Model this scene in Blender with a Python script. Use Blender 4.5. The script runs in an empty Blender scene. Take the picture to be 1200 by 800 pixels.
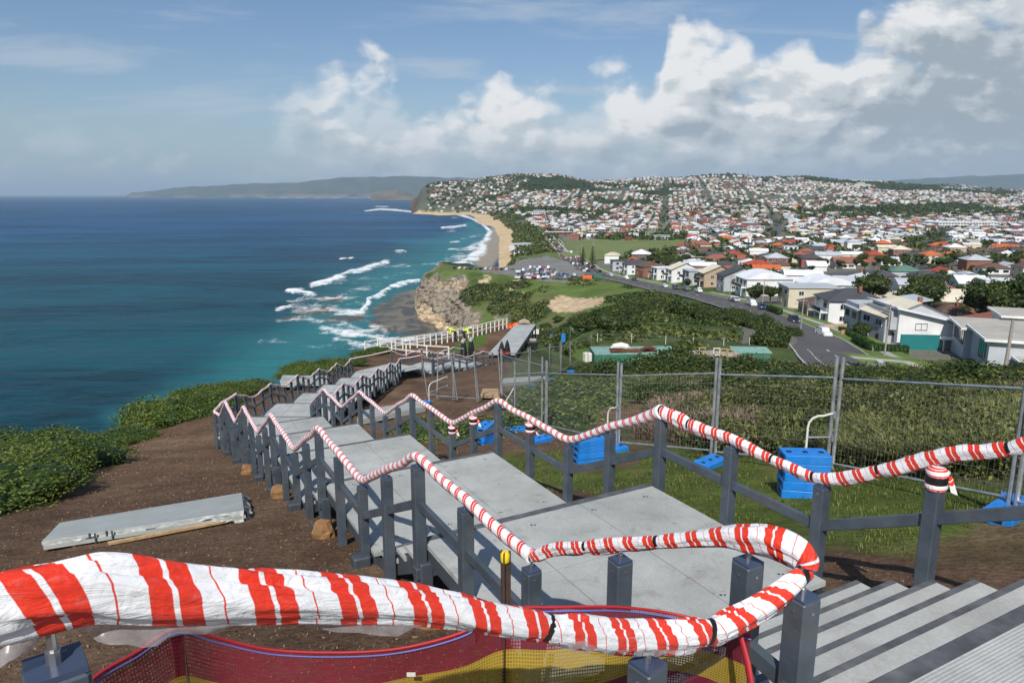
HAZE = 3.8e-5
import bpy, math, random
import numpy as np
from mathutils import Vector, Matrix

random.seed(7)
RNG = np.random.default_rng(11)
SC = bpy.context.scene
COL = SC.collection
R_ = math.radians

# ------------------------------------------------------------------ camera model (the eye is the world origin, sea level is z = -70)
F = 830.0
PITCH = math.atan(172.0 / F)
CP, SP = math.cos(PITCH), math.sin(PITCH)
SEA = -70.0

def ray(u, v):
    x = (u - 600) / F; y = -(v - 400) / F
    return np.array([x, CP + y * SP, -SP + y * CP])

def at(u, v, z):
    r = ray(u, v)
    return r * (z / r[2])

def proj(x, y, z):
    d = y * CP - z * SP
    h = y * SP + z * CP
    d = np.where(np.abs(d) < 1e-6, 1e-6, d)
    return 600 + F * x / d, 400 - F * h / d

def on_line(u, v, p0, p1):
    """the point of the vertical plane through p0-p1 seen at pixel (u, v)"""
    r = ray(u, v); k = r[0] / r[1]
    dx, dy = p1[0] - p0[0], p1[1] - p0[1]
    s = (k * p0[1] - p0[0]) / (dx - k * dy)
    y = p0[1] + dy * s
    return np.array([p0[0] + dx * s, y, r[2] * y / r[1]])

# ------------------------------------------------------------------ value noise for numpy
_P = RNG.random((256, 256))
def vnoise(x, y):
    x = np.asarray(x, float); y = np.asarray(y, float)
    xi = np.floor(x).astype(np.int64); yi = np.floor(y).astype(np.int64)
    fx = x - xi; fy = y - yi
    fx = fx * fx * (3 - 2 * fx); fy = fy * fy * (3 - 2 * fy)
    a = _P[xi & 255, yi & 255]; b = _P[(xi + 1) & 255, yi & 255]
    c = _P[xi & 255, (yi + 1) & 255]; d = _P[(xi + 1) & 255, (yi + 1) & 255]
    return (a * (1 - fx) + b * fx) * (1 - fy) + (c * (1 - fx) + d * fx) * fy

def fbm(x, y, o=4):
    s = 0; a = .5; t = 0
    for i in range(o):
        s = s + a * vnoise(x * 2 ** i + 17.3 * i, y * 2 ** i + 5.1 * i); t += a; a *= .5
    return s / t

def sstep(a, b, x):
    t = np.clip((np.asarray(x, float) - a) / (b - a), 0, 1)
    return t * t * (3 - 2 * t)

# ------------------------------------------------------------------ terrain
def plane_z(x, y):
    return -2.3 - .23 * y + .07 * x

COLS = [
 (-.90, [(40, -25), (90, -71), (2e5, -71.5)]),
 (-.72, [(24, -8.9), (46, -24), (95, -71), (2e5, -71.5)]),
 (-.43, [(30, -8.95), (35, -9.5), (58, -26), (110, -71), (2e5, -71.5)]),
 (-.30, [(30, -9.1), (40, -10.15), (47, -10.9), (72, -27), (130, -71), (2e5, -71.5)]),
 (-.20, [(30, -9.2), (40, -10.6), (52, -12.1), (60, -12.6), (85, -28), (150, -71), (2e5, -71.5)]),
 (-.14, [(40, -10.6), (52, -12.0), (62, -12.6), (75, -19), (95, -33), (190, -71), (2e5, -71.5)]),
 (-.122, [(40, -10.6), (52, -12.0), (63, -12.6), (75, -19), (97, -34), (200, -71), (385, -70.6), (425, -66), (448, -52), (470, -50), (520, -66), (540, -71), (2550, -71.5), (2700, -66), (2760, -28), (3000, 20), (3400, 30), (4200, 20)]),
 (-.10, [(40, -10.6), (52, -12.0), (65, -12.7), (75, -18), (100, -35), (210, -71), (350, -70.4), (385, -69.0), (408, -67), (440, -47.5), (520, -47), (560, -60), (600, -71), (2300, -71.5), (2650, -68), (2720, -30), (2950, 30), (3400, 42), (4200, 30)]),
 (-.06, [(40, -10.6), (52, -12.0), (68, -12.7), (80, -20), (110, -40), (220, -70.5), (300, -68), (330, -65), (385, -53), (425, -47), (520, -48), (560, -60), (600, -68), (640, -71.2), (2480, -71.2), (2650, -67), (2780, -40), (3000, 40), (3500, 58), (4300, 40)]),
 (-.03, [(40, -10.6), (52, -12.0), (71, -12.7), (80, -17), (110, -36), (200, -56), (280, -66), (330, -62), (410, -47), (470, -47), (530, -58), (580, -66), (640, -71.2), (1560, -71.2), (1700, -69), (2300, -65), (2500, -50), (2900, 10), (3300, 75), (4300, 80)]),
 (-.012, [(40, -10.6), (52, -12.0), (72, -12.7), (80, -16), (110, -31), (190, -50), (270, -62), (320, -60), (408, -47), (470, -47), (530, -56), (580, -66), (640, -69.3), (1200, -69.6), (1400, -68), (1800, -64), (2300, -45), (2900, 15), (3300, 82), (4300, 85)]),
 (.0, [(40, -10.6), (52, -12.1), (72, -12.7), (82, -16), (110, -28), (180, -43), (260, -58), (310, -58), (405, -47), (480, -47.5), (560, -58), (640, -64), (900, -66.5), (1300, -66), (1700, -58), (2200, -42), (2900, 20), (3300, 84), (4300, 88)]),
 (.012, [(40, -10.7), (52, -12.2), (72, -13.2), (82, -16.5), (110, -27), (180, -41), (260, -55), (305, -56.5), (400, -46.8), (480, -47.3), (600, -51), (700, -56), (900, -60), (1300, -60), (1700, -54), (2200, -40), (2900, 25), (3300, 86), (4300, 90)]),
 (.06, [(40, -10.9), (60, -14.0), (80, -17.5), (110, -24.5), (160, -34), (220, -44), (270, -51), (300, -51), (388, -46.5), (480, -47), (600, -50), (760, -53), (1000, -55), (1400, -56), (2200, -38), (2800, 15), (3400, 92), (4300, 95)]),
 (.12, [(45, None), (70, -17.4), (84, -20.3), (95, -20.8), (120, -22.3), (150, -26), (200, -36), (250, -43), (300, -44.5), (370, -45), (480, -48), (600, -51), (1000, -54.5), (1500, -55), (2300, -38), (3000, 25), (3600, 62), (4600, 70)]),
 (.20, [(45, None), (70, -17.6), (84, -20.5), (95, -21.0), (120, -22.8), (160, -27.5), (220, -34.2), (300, -41), (340, -42.5), (480, -47), (700, -52), (1500, -54), (2300, -38), (3100, 38), (3700, 88), (4600, 92)]),
 (.28, [(45, None), (60, -14.6), (90, -21), (120, -24.3), (160, -28), (215, -33.5), (255, -36.2), (400, -43.5), (700, -50.5), (1500, -54), (2400, -36), (3200, 40), (3900, 96), (4800, 98)]),
 (.36, [(45, -11.6), (60, -15.2), (90, -21.5), (120, -25.2), (160, -28.8), (200, -31.6), (300, -38), (500, -46), (800, -51.5), (1500, -54), (2500, -32), (3300, 38), (4000, 92), (5000, 95)]),
 (.46, [(45, -11.8), (60, -15.7), (90, -22.2), (128, -27.6), (150, -29.2), (200, -32.3), (300, -38.5), (500, -46), (800, -52), (1500, -53), (2500, -30), (3400, 34), (4200, 82), (5200, 80)]),
 (.56, [(45, -11.8), (60, -15.7), (85, -22), (110, -26.8), (130, -28.8), (200, -33.3), (300, -39), (500, -46), (800, -52), (1500, -52), (2600, -30), (3600, 18), (4400, 58), (5200, 60)]),
 (.66, [(45, -11.8), (60, -15.7), (80, -21.4), (100, -25.6), (130, -29), (200, -33.8), (300, -39), (500, -46), (800, -52), (1500, -52), (2600, -33), (3800, 2), (4600, 34), (5400, 30)]),
 (.80, [(45, -11.8), (60, -15.7), (80, -21.4), (100, -25.6), (130, -29), (200, -33.8), (300, -39), (500, -46), (800, -52), (1500, -52), (2600, -36), (3800, -8), (4600, 12), (5400, 8)]),
]
_T = np.array([c[0] for c in COLS])
_YS = np.concatenate([np.linspace(22, 160, 140), np.geomspace(161, 6000, 420), [2e5]])
_TAB = []
for t, pts in COLS:
    ys = [22.]; zs = [plane_z(22 * t, 22)]
    for (y, z) in pts:
        ys.append(y); zs.append(plane_z(y * t, y) if z is None else z)
    row = np.interp(_YS, ys, zs)
    if len(row):                                    # round the knots off a little
        for _ in range(3):
            row[1:-2] = (row[:-3] + 2 * row[1:-2] + row[2:-1]) / 4
    _TAB.append(row)
_TAB = np.array(_TAB)

def ground(x, y, rough=True):
    x = np.asarray(x, float); y = np.asarray(y, float)
    x, y = np.broadcast_arrays(x, y)
    yy = np.maximum(y, 22.0)
    xx = np.where(y < 22, x, x)
    t = np.clip(x / yy, _T[0], _T[-1])
    ti = np.clip(np.searchsorted(_T, t) - 1, 0, len(_T) - 2)
    ft = (t - _T[ti]) / (_T[ti + 1] - _T[ti]); ft = ft * ft * (3 - 2 * ft) * .6 + ft * .4
    yi = np.clip(np.searchsorted(_YS, yy) - 1, 0, len(_YS) - 2)
    fy = (yy - _YS[yi]) / (_YS[yi + 1] - _YS[yi])
    z = (_TAB[ti, yi] * (1 - fy) + _TAB[ti, yi + 1] * fy) * (1 - ft) + (_TAB[ti + 1, yi] * (1 - fy) + _TAB[ti + 1, yi + 1] * fy) * ft
    zp = plane_z(x, y)
    w = sstep(20, 22, y)
    near = np.where(y < 22, zp, z)
    z = np.where(y >= 22, z, near)
    left = -18 - .12 * np.maximum(y, 0)             # the sea cliff beyond the shrubs
    drop = np.clip((left - x) * 1.1, 0, None) * (y < 24)
    z = np.maximum(z - drop, -71.5)
    # past the modelled hills the land sinks out of sight
    if rough:
        r = np.hypot(x, y)
        z = z + (fbm(x * .9, y * .9, 3) - .5) * .10 * sstep(3, 12, r) * (r < 90)
        z = z + (fbm(x * .13 + 9, y * .13, 3) - .5) * .5 * sstep(60, 110, r)
        hill = sstep(80, 180, r) * (z < -44) * (r < 620) * (x / np.maximum(y, 1) < .1)
        z = z + hill * (fbm(x * .035, y * .035, 4) - .5) * 9 * sstep(-70.8, -64, z) * sstep(-44, -50, z)
        far = sstep(1700, 2600, r) * (z > -60)
        z = z + far * (fbm(x * .0035 + 3, y * .0035, 4) - .5) * 46
    return z

def gz(x, y):
    return float(ground(x, y))

GP_MIN = [1.0]
def gp(u, v, lift=0.0, ymin=None):
    """where the line of sight through pixel (u, v) meets the ground"""
    r = ray(u, v); r = r / r[1]
    Y = np.geomspace(ymin or GP_MIN[0], 6000, 4000)
    g = ground(r[0] * Y, Y) + lift
    below = np.nonzero(r[2] * Y < g)[0]
    if len(below) == 0:
        return None
    i = below[0]
    y = Y[i]
    if i:
        a, b = Y[i - 1], Y[i]
        for _ in range(18):
            m = (a + b) / 2
            if r[2] * m < float(ground(r[0] * m, m)) + lift: b = m
            else: a = m
        y = b
    return np.array([r[0] * y, y, float(ground(r[0] * y, y))])

# ------------------------------------------------------------------ object helpers
ORG = {}
def tag(o, label=None, cat=None, group=None, kind=None):
    if label: o['label'] = label
    if cat: o['category'] = cat
    if group: o['group'] = group
    if kind: o['kind'] = kind
    return o

def thing(name, loc, label, cat, group=None, rz=0.0):
    o = bpy.data.objects.new(name, None); COL.objects.link(o)
    o.empty_display_size = .2
    o.location = tuple(float(c) for c in loc); o.rotation_euler = (0, 0, rz)
    ORG[o.name] = Vector(o.location)
    return tag(o, label, cat, group)

def copy_tree(o, parent=None):
    c = o.copy(); COL.objects.link(c); c.parent = parent
    if o.name in ORG: ORG[c.name] = ORG[o.name].copy()
    for ch in list(o.children):
        copy_tree(ch, c)
    return c

class MB:
    def __init__(self):
        self.v = []; self.f = []; self.m = []; self.uv = []
    def add(self, vs, fs, mat=0, uvs=None):
        n = len(self.v)
        self.v.extend([tuple(map(float, p)) for p in vs])
        for i, f in enumerate(fs):
            self.f.append(tuple(n + k for k in f)); self.m.append(mat)
            self.uv.append(uvs[i] if uvs else None)
        return self
    def box(self, c, s, mat=0, rz=0.0, bev=0.0, M=None):
        hx, hy, hz = s[0] / 2, s[1] / 2, s[2] / 2
        if bev > 0:
            b = min(bev, hx * .9, hy * .9, hz * .9)
            ring = [(hx - b, -hy), (hx, -hy + b), (hx, hy - b), (hx - b, hy), (-hx + b, hy), (-hx, hy - b), (-hx, -hy + b), (-hx + b, -hy)]
            ins = [(px - math.copysign(b, px) * (.7), py - math.copysign(b, py) * .7) for px, py in ring]
            vs = [(x, y, -hz) for x, y in ins] + [(x, y, -hz + b) for x, y in ring] + [(x, y, hz - b) for x, y in ring] + [(x, y, hz) for x, y in ins]
            fs = [tuple(range(7, -1, -1)), tuple(range(24, 32))]
            for k in range(3):
                for i in range(8):
                    j = (i + 1) % 8
                    fs.append((k * 8 + i, k * 8 + j, k * 8 + 8 + j, k * 8 + 8 + i))
        else:
            vs = [(x, y, z) for z in (-hz, hz) for x, y in ((-hx, -hy), (hx, -hy), (hx, hy), (-hx, hy))]
            fs = [(3, 2, 1, 0), (4, 5, 6, 7), (0, 1, 5, 4), (1, 2, 6, 5), (2, 3, 7, 6), (3, 0, 4, 7)]
        ca, sa = math.cos(rz), math.sin(rz)
        out = []
        for x, y, z in vs:
            if M is not None:
                p = M @ Vector((x, y, z)); out.append((c[0] + p.x, c[1] + p.y, c[2] + p.z))
            else:
                out.append((c[0] + x * ca - y * sa, c[1] + x * sa + y * ca, c[2] + z))
        return self.add(out, fs, mat)
    def beam(self, p0, p1, w, h, mat=0, bev=0.0, up=(0, 0, 1), ext=0.0):
        p0 = Vector(p0); p1 = Vector(p1); d = p1 - p0; L = d.length
        if L < 1e-6: return self
        d.normalize(); p0 = p0 - d * ext; p1 = p1 + d * ext; L += 2 * ext
        s = d.cross(Vector(up))
        if s.length < 1e-4: s = d.cross(Vector((0, 1, 0)))
        s.normalize(); u = s.cross(d)
        M = Matrix((s, d, u)).transposed()
        return self.box((p0 + p1) / 2, (w, L, h), mat, bev=bev, M=M)
    def prism(self, poly, z0, z1, mat=0, mside=None):
        """poly: list of (x, y) counter-clockwise; z0/z1 numbers or per-vertex lists"""
        n = len(poly)
        a = [z0] * n if not hasattr(z0, '__len__') else z0
        b = [z1] * n if not hasattr(z1, '__len__') else z1
        vs = [(p[0], p[1], a[i]) for i, p in enumerate(poly)] + [(p[0], p[1], b[i]) for i, p in enumerate(poly)]
        self.add(vs, [tuple(range(n - 1, -1, -1))] + [tuple(range(n, 2 * n))], mat)
        self.add(vs, [(i, (i + 1) % n, n + (i + 1) % n, n + i) for i in range(n)], mat if mside is None else mside)
        return self
    def cyl(self, p0, p1, r0, r1=None, n=10, mat=0, caps=True):
        r1 = r0 if r1 is None else r1
        return self.tube([p0, p1], [r0, r1], n, mat, caps=caps)
    def tube(self, pts, rad, n=10, mat=0, caps=True, uvs=1.0, flat=1.0, twist=0.0):
        pts = [Vector(p) for p in pts]
        if not hasattr(rad, '__len__'): rad = [rad] * len(pts)
        rings = []; L = 0; ls = []
        side = None
        for i, p in enumerate(pts):
            if i == 0: d = pts[1] - pts[0]
            elif i == len(pts) - 1: d = pts[-1] - pts[-2]
            else: d = (pts[i + 1] - p).normalized() + (p - pts[i - 1]).normalized()
            if d.length < 1e-9: d = Vector((0, 0, 1))
            d.normalize()
            if side is None:
                side = d.cross(Vector((0, 0, 1)))
                if side.length < 1e-3: side = Vector((1, 0, 0))
            side = (side - d * side.dot(d))
            side.normalize()
            up = side.cross(d)
            if i: L += (p - pts[i - 1]).length
            ls.append(L)
            rings.append([p + (side * math.cos(2 * math.pi * k / n + twist * L) * flat + up * math.sin(2 * math.pi * k / n + twist * L)) * rad[i] for k in range(n)])
        vs = [q for r in rings for q in r]; fs = []; uv = []
        for i in range(len(pts) - 1):
            for k in range(n):
                j = (k + 1) % n
                fs.append((i * n + k, i * n + j, (i + 1) * n + j, (i + 1) * n + k))
                a, b = ls[i] * uvs, ls[i + 1] * uvs
                uv.append(((a, k / n), (a, (k + 1) / n), (b, (k + 1) / n), (b, k / n)))
        self.add(vs, fs, mat, uv)
        if caps:
            m = len(pts) - 1
            self.add(rings[0], [tuple(range(n - 1, -1, -1))], mat)
            self.add(rings[m], [tuple(range(n))], mat)
        return self
    def build(self, name, mats, parent=None, smooth=False, org=None):
        mats = mats if isinstance(mats, (list, tuple)) else [mats]
        if parent is not None:
            o0 = ORG[parent.name]
        elif org is not None:
            o0 = Vector(org)
        else:
            a = np.array(self.v); o0 = Vector((float(a[:, 0].mean()), float(a[:, 1].mean()), float(a[:, 2].min())))
        me = bpy.data.meshes.new(name)
        me.from_pydata([(p[0] - o0.x, p[1] - o0.y, p[2] - o0.z) for p in self.v], [], self.f)
        for m in mats: me.materials.append(m)
        me.polygons.foreach_set('material_index', self.m)
        if smooth: me.polygons.foreach_set('use_smooth', [True] * len(self.f))
        if any(u is not None for u in self.uv):
            lay = me.uv_layers.new(name='UVMap'); k = 0; buf = np.zeros((sum(len(f) for f in self.f), 2), np.float32)
            for f, u in zip(self.f, self.uv):
                if u is not None: buf[k:k + len(f)] = u
                k += len(f)
            lay.data.foreach_set('uv', buf.ravel())
        me.update()
        o = bpy.data.objects.new(name, me); COL.objects.link(o)
        if parent is not None:
            o.parent = parent; ORG[o.name] = o0.copy()
        else:
            o.location = o0; ORG[o.name] = o0.copy()
        return o

def fast_mesh(name, V, Fq, mats, matidx=None, attrs=None, org=(0, 0, 0), smooth=False, cols=None, parent=None):
    """V (n,3), Fq (m,k) with k = 3 or 4"""
    V = np.asarray(V, np.float32) - np.array(org, np.float32)
    Fq = np.asarray(Fq, np.int32); m, k = Fq.shape
    me = bpy.data.meshes.new(name)
    me.vertices.add(len(V)); me.vertices.foreach_set('co', V.ravel())
    me.loops.add(m * k); me.loops.foreach_set('vertex_index', Fq.ravel())
    me.polygons.add(m)
    me.polygons.foreach_set('loop_start', np.arange(0, m * k, k, dtype=np.int32))
    for mt in (mats if isinstance(mats, (list, tuple)) else [mats]): me.materials.append(mt)
    if matidx is not None: me.polygons.foreach_set('material_index', np.asarray(matidx, np.int32))
    if smooth: me.polygons.foreach_set('use_smooth', np.ones(m, bool))
    for nm, dom, arr in (attrs or []):
        a = me.attributes.new(nm, 'FLOAT', dom); a.data.foreach_set('value', np.asarray(arr, np.float32))
    for nm, arr in (cols or []):
        a = me.attributes.new(nm, 'FLOAT_COLOR', 'POINT')
        c = np.ones((len(V), 4), np.float32); c[:, :3] = arr; a.data.foreach_set('color', c.ravel())
    me.update(calc_edges=True); me.validate()
    o = bpy.data.objects.new(name, me); COL.objects.link(o)
    o.location = org; ORG[o.name] = Vector(org)
    if parent is not None:
        o.parent = parent; o.location = Vector(org) - ORG[parent.name]
    return o
# ------------------------------------------------------------------ materials
class NT:
    def __init__(s, nt): s.nt = nt
    def n(s, typ, ins=None, **kw):
        nd = s.nt.nodes.new(typ)
        for k, v in kw.items(): setattr(nd, k, v)
        for k, v in (ins or {}).items():
            if hasattr(v, 'is_output') or isinstance(v, bpy.types.NodeSocket): s.nt.links.new(v, nd.inputs[k])
            else: nd.inputs[k].default_value = v
        return nd
    def m(s, op, a, b=0.0, c=0.0, clamp=False):
        nd = s.nt.nodes.new('ShaderNodeMath'); nd.operation = op; nd.use_clamp = clamp
        for i, x in enumerate((a, b, c)):
            if isinstance(x, bpy.types.NodeSocket): s.nt.links.new(x, nd.inputs[i])
            else: nd.inputs[i].default_value = x
        return nd.outputs[0]
    def mix(s, f, a, b, mode='MIX'):
        nd = s.nt.nodes.new('ShaderNodeMix'); nd.data_type = 'RGBA'; nd.blend_type = mode
        for i, x in ((0, f), (6, a), (7, b)):
            if isinstance(x, bpy.types.NodeSocket): s.nt.links.new(x, nd.inputs[i])
            else: nd.inputs[i].default_value = (x if i == 0 else (*x, 1.0) if len(x) == 3 else x)
        return nd.outputs[2]
    def noise(s, vec, scale, detail=4, rough=.55, dist=0.0):
        nd = s.n('ShaderNodeTexNoise', {'Scale': scale, 'Detail': detail, 'Roughness': rough, 'Distortion': dist})
        if vec is not None: s.nt.links.new(vec, nd.inputs['Vector'])
        return nd.outputs['Fac']
    def ss(s, x, a, b, lo=0.0, hi=1.0):
        nd = s.nt.nodes.new('ShaderNodeMapRange'); nd.interpolation_type = 'SMOOTHSTEP'
        for i, q in enumerate((x, a, b, lo, hi)):
            if isinstance(q, bpy.types.NodeSocket): s.nt.links.new(q, nd.inputs[i])
            else: nd.inputs[i].default_value = q
        return nd.outputs[0]

def new_mat(name):
    m = bpy.data.materials.new(name); m.use_nodes = True
    nt = m.node_tree; nt.nodes.clear()
    t = NT(nt)
    out = t.n('ShaderNodeOutputMaterial')
    b = t.n('ShaderNodeBsdfPrincipled')
    nt.links.new(b.outputs[0], out.inputs[0])
    return m, t, b, out

def mat(name, col, rough=.6, var=.15, vs=3.0, metal=0.0, bump=0.0, bs=40.0, coat=0.0, spec=.5, dirt=None, dirt_amt=.3, attr=False):
    m, t, b, out = new_mat(name)
    g = t.n('ShaderNodeTexCoord').outputs['Object']
    n1 = t.noise(g, vs, 5, .6)
    f = t.ss(n1, .3, .7, 1 - var, 1 + var)
    c = t.mix(1.0, col, t.n('ShaderNodeCombineColor', {0: f, 1: f, 2: f}).outputs[0], 'MULTIPLY')
    if attr:                                       # each leaf or chip has its own tone
        a = t.n('ShaderNodeAttribute', attribute_name='rnd').outputs['Fac']
        k = t.ss(a, 0, 1, .55, 1.5)
        c = t.mix(1.0, c, t.n('ShaderNodeCombineColor', {0: k, 1: k, 2: t.m('POWER', k, .6)}).outputs[0], 'MULTIPLY')
    if dirt is not None:
        n2 = t.noise(g, vs * .37, 6, .65)
        c = t.mix(t.ss(n2, .45, .75, 0, dirt_amt), c, dirt)
    t.nt.links.new(c, b.inputs['Base Color'])
    b.inputs['Roughness'].default_value = rough; b.inputs['Metallic'].default_value = metal
    b.inputs['Specular IOR Level'].default_value = spec
    if coat: b.inputs['Coat Weight'].default_value = coat
    if bump:
        nb = t.noise(g, bs, 4, .6)
        bm = t.n('ShaderNodeBump', {'Height': nb, 'Distance': .01, 'Strength': bump})
        t.nt.links.new(bm.outputs[0], b.inputs['Normal'])
    return m

def ridged_mat(name, col, ridge, d2, strength=.6, rough=.7, dirt=(.10, .10, .095)):
    """slip-resistant plastic boarding: fine ridges along a world direction, worn and spotted"""
    m, t, b, out = new_mat(name)
    g = t.n('ShaderNodeNewGeometry').outputs['Position']
    sx = t.n('ShaderNodeSeparateXYZ', {0: g})
    q = t.m('ADD', t.m('MULTIPLY', sx.outputs[0], d2[0]), t.m('MULTIPLY', sx.outputs[1], d2[1]))
    w = t.m('SINE', t.m('MULTIPLY', q, 2 * math.pi / ridge))
    n1 = t.noise(g, 1.6, 6, .65); n2 = t.noise(g, 60, 3, .6); n3 = t.noise(g, .5, 3, .5)
    f = t.m('MULTIPLY', t.ss(n1, .25, .75, .82, 1.16), t.ss(n2, .2, .8, .9, 1.1))
    f = t.m('MULTIPLY', f, t.ss(w, -1, 1, 1 - .45 * strength, 1.08))
    f = t.m('MULTIPLY', f, t.ss(n3, .3, .7, .93, 1.06))
    c = t.mix(1.0, col, t.n('ShaderNodeCombineColor', {0: f, 1: f, 2: f}).outputs[0], 'MULTIPLY')
    sp = t.noise(g, 9, 2, .5)
    c = t.mix(t.ss(sp, .66, .74, 0, .35), c, dirt)
    mud = t.noise(g, 2.7, 7, .7, .4)
    c = t.mix(t.ss(mud, .52, .74, 0, .5), c, (.20, .17, .135))
    t.nt.links.new(c, b.inputs['Base Color'])
    b.inputs['Roughness'].default_value = rough
    bm = t.n('ShaderNodeBump', {'Height': w, 'Distance': .003, 'Strength': strength})
    t.nt.links.new(bm.outputs[0], b.inputs['Normal'])
    return m

def tape_mat(name, period, spiral=0.0, mode='print'):
    """red and white barrier plastic: a pair of red bars, then a hairline, repeated"""
    m, t, b, out = new_mat(name)
    uv = t.n('ShaderNodeUVMap').outputs[0]
    s = t.n('ShaderNodeSeparateXYZ', {0: uv})
    wob = t.noise(uv, 3.0, 2, .5)
    x = t.m('ADD', t.m('DIVIDE', s.outputs[0], period), t.m('MULTIPLY', s.outputs[1], spiral))
    x = t.m('ADD', x, t.m('MULTIPLY', t.m('SUBTRACT', wob, .5), .03 if mode == 'print' else .16))
    x = t.m('FRACT', x)
    def band(a, c):
        return t.m('MULTIPLY', t.ss(x, a - .006, a + .006), t.m('SUBTRACT', 1.0, t.ss(x, c - .006, c + .006)))
    if mode == 'print':
        r = t.m('ADD', t.m('ADD', band(.05, .265), band(.32, .535)), band(.745, .765), clamp=True)
    else:
        r = t.m('ADD', band(.06, .22), band(.27, .45), clamp=True)
    c = t.mix(r, (.86, .87, .88), (.78, .045, .02))
    n = t.noise(uv, 30, 4, .6)
    c = t.mix(t.ss(n, .5, .8, 0, .18), c, (.5, .48, .46))
    t.nt.links.new(c, b.inputs['Base Color'])
    b.inputs['Roughness'].default_value = .38
    b.inputs['Subsurface Weight'].default_value = 0.0
    g = t.n('ShaderNodeTexCoord').outputs['Object']
    gu = t.n('ShaderNodeVectorMath', {0: uv, 1: (5.0, 7.0, 1.0)}, operation='MULTIPLY').outputs[0]
    nb = t.m('ADD', t.noise(gu, 1.3, 5, .6, 1.4), t.m('MULTIPLY', t.noise(g, 26, 3, .5, .5), .35))
    bm = t.n('ShaderNodeBump', {'Height': nb, 'Distance': .03, 'Strength': .4})
    t.nt.links.new(bm.outputs[0], b.inputs['Normal'])
    return m

def see_through(name, col, alpha, rough=.4, weave=0.0):
    m, t, b, out = new_mat(name)
    b.inputs['Base Color'].default_value = (*col, 1); b.inputs['Roughness'].default_value = rough
    g = t.n('ShaderNodeTexCoord').outputs['Object']
    n = t.noise(g, 14, 4, .6)
    a = t.ss(n, .3, .7, alpha - .12, alpha + .12)
    if weave:
        s = t.n('ShaderNodeSeparateXYZ', {0: t.n('ShaderNodeUVMap').outputs[0]})
        wx = t.m('SINE', t.m('MULTIPLY', s.outputs[0], 2 * math.pi / weave))
        wy = t.m('SINE', t.m('MULTIPLY', s.outputs[1], 2 * math.pi / weave))
        wv = t.m('MAXIMUM', wx, wy)
        a = t.m('MULTIPLY', a, t.ss(wv, .0, .5, .55, 1.25), clamp=True)
    tr = t.n('ShaderNodeBsdfTransparent')
    tl = t.n('ShaderNodeBsdfTranslucent', {0: (*col, 1)})
    mx0 = t.n('ShaderNodeMixShader', {0: .3, 1: b.outputs[0], 2: tl.outputs[0]})
    mx = t.n('ShaderNodeMixShader', {0: a, 1: tr.outputs[0], 2: mx0.outputs[0]})
    t.nt.links.new(mx.outputs[0], out.inputs[0])
    return m

def leaf_mat(name, col, col2, rough=.5, trans=.25, fs=.35):
    """leaves: each has its own tone, drifting between two greens from plant to plant"""
    m, t, b, out = new_mat(name)
    a = t.n('ShaderNodeAttribute', attribute_name='rnd').outputs['Fac']
    g = t.n('ShaderNodeNewGeometry').outputs['Position']
    n = t.noise(g, fs, 4, .6)
    c = t.mix(t.ss(t.m('ADD', n, t.m('MULTIPLY', t.m('SUBTRACT', a, .5), .35)), .35, .65), col, col2)
    k = t.ss(a, 0, 1, .6, 1.45)
    c = t.mix(1.0, c, t.n('ShaderNodeCombineColor', {0: k, 1: k, 2: k}).outputs[0], 'MULTIPLY')
    t.nt.links.new(c, b.inputs['Base Color'])
    b.inputs['Roughness'].default_value = rough
    b.inputs['Specular IOR Level'].default_value = .3
    if trans:
        tl = t.n('ShaderNodeBsdfTranslucent'); t.nt.links.new(c, tl.inputs[0])
        mx = t.n('ShaderNodeMixShader', {0: trans, 1: b.outputs[0], 2: tl.outputs[0]})
        t.nt.links.new(mx.outputs[0], out.inputs[0])
    return m

M = {}
M['post'] = mat('slate grey recycled plastic', (.060, .078, .098), .45, .2, 5, bump=.15, bs=60, dirt=(.17, .15, .125), dirt_amt=.38)
M['cap'] = mat('post cap', (.05, .07, .12), .25, .1, 6)
M['bolt'] = mat('steel', (.5, .5, .5), .3, .1, 8, metal=.9)
M['under'] = mat('dark bearer', (.05, .062, .075), .55, .2, 4)
M['nose'] = mat('dark nosing strip', (.085, .09, .098), .65, .3, 7, dirt=(.25, .25, .24), dirt_amt=.35)
M['timberlog'] = mat('sandstone', (.27, .145, .06), .9, .25, 6, bump=.6, bs=20)
M['band'] = mat('black tape band', (.008, .008, .009), .5, .1, 5)
M['tape_a'] = tape_mat('barrier plastic wide', .205, 1.05)
M['tape_b'] = tape_mat('barrier plastic medium', .155, .4)
M['tape_c'] = tape_mat('barrier plastic spiral', .14, 1.0, 'wrap')
M['film'] = see_through('clear plastic film', (.62, .60, .61), .40, .25)
M['net'] = see_through('maroon shade net', (.27, .022, .04), .70, .6, weave=.012)
M['netyellow'] = see_through('yellow shade net', (.52, .35, .04), .86, .6, weave=.012)
M['hem'] = mat('red hem', (.42, .02, .03), .6)
M['cord'] = mat('blue cord', (.14, .14, .42), .6)
M['picket'] = mat('rusty star picket', (.06, .035, .025), .8, .3, 9)
M['yellowcap'] = mat('yellow cap', (.85, .62, .02), .4, .05)
M['galv'] = mat('galvanised tube', (.42, .44, .46), .38, .25, 6, metal=.55, dirt=(.25, .25, .25))
M['wire'] = mat('fence wire', (.30, .30, .29), .5, .1, 5, metal=.3)
M['blue'] = mat('blue plastic foot', (.012, .20, .62), .45, .12, 8, dirt=(.10, .2, .35), dirt_amt=.3)
M['whitepaint'] = mat('white paint', (.70, .68, .61), .55, .06, 5, dirt=(.5, .48, .42), dirt_amt=.3)
M['plast'] = mat('torn plastic wrap', (.40, .42, .40), .45, .12, 12, bump=.4, bs=18)
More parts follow.
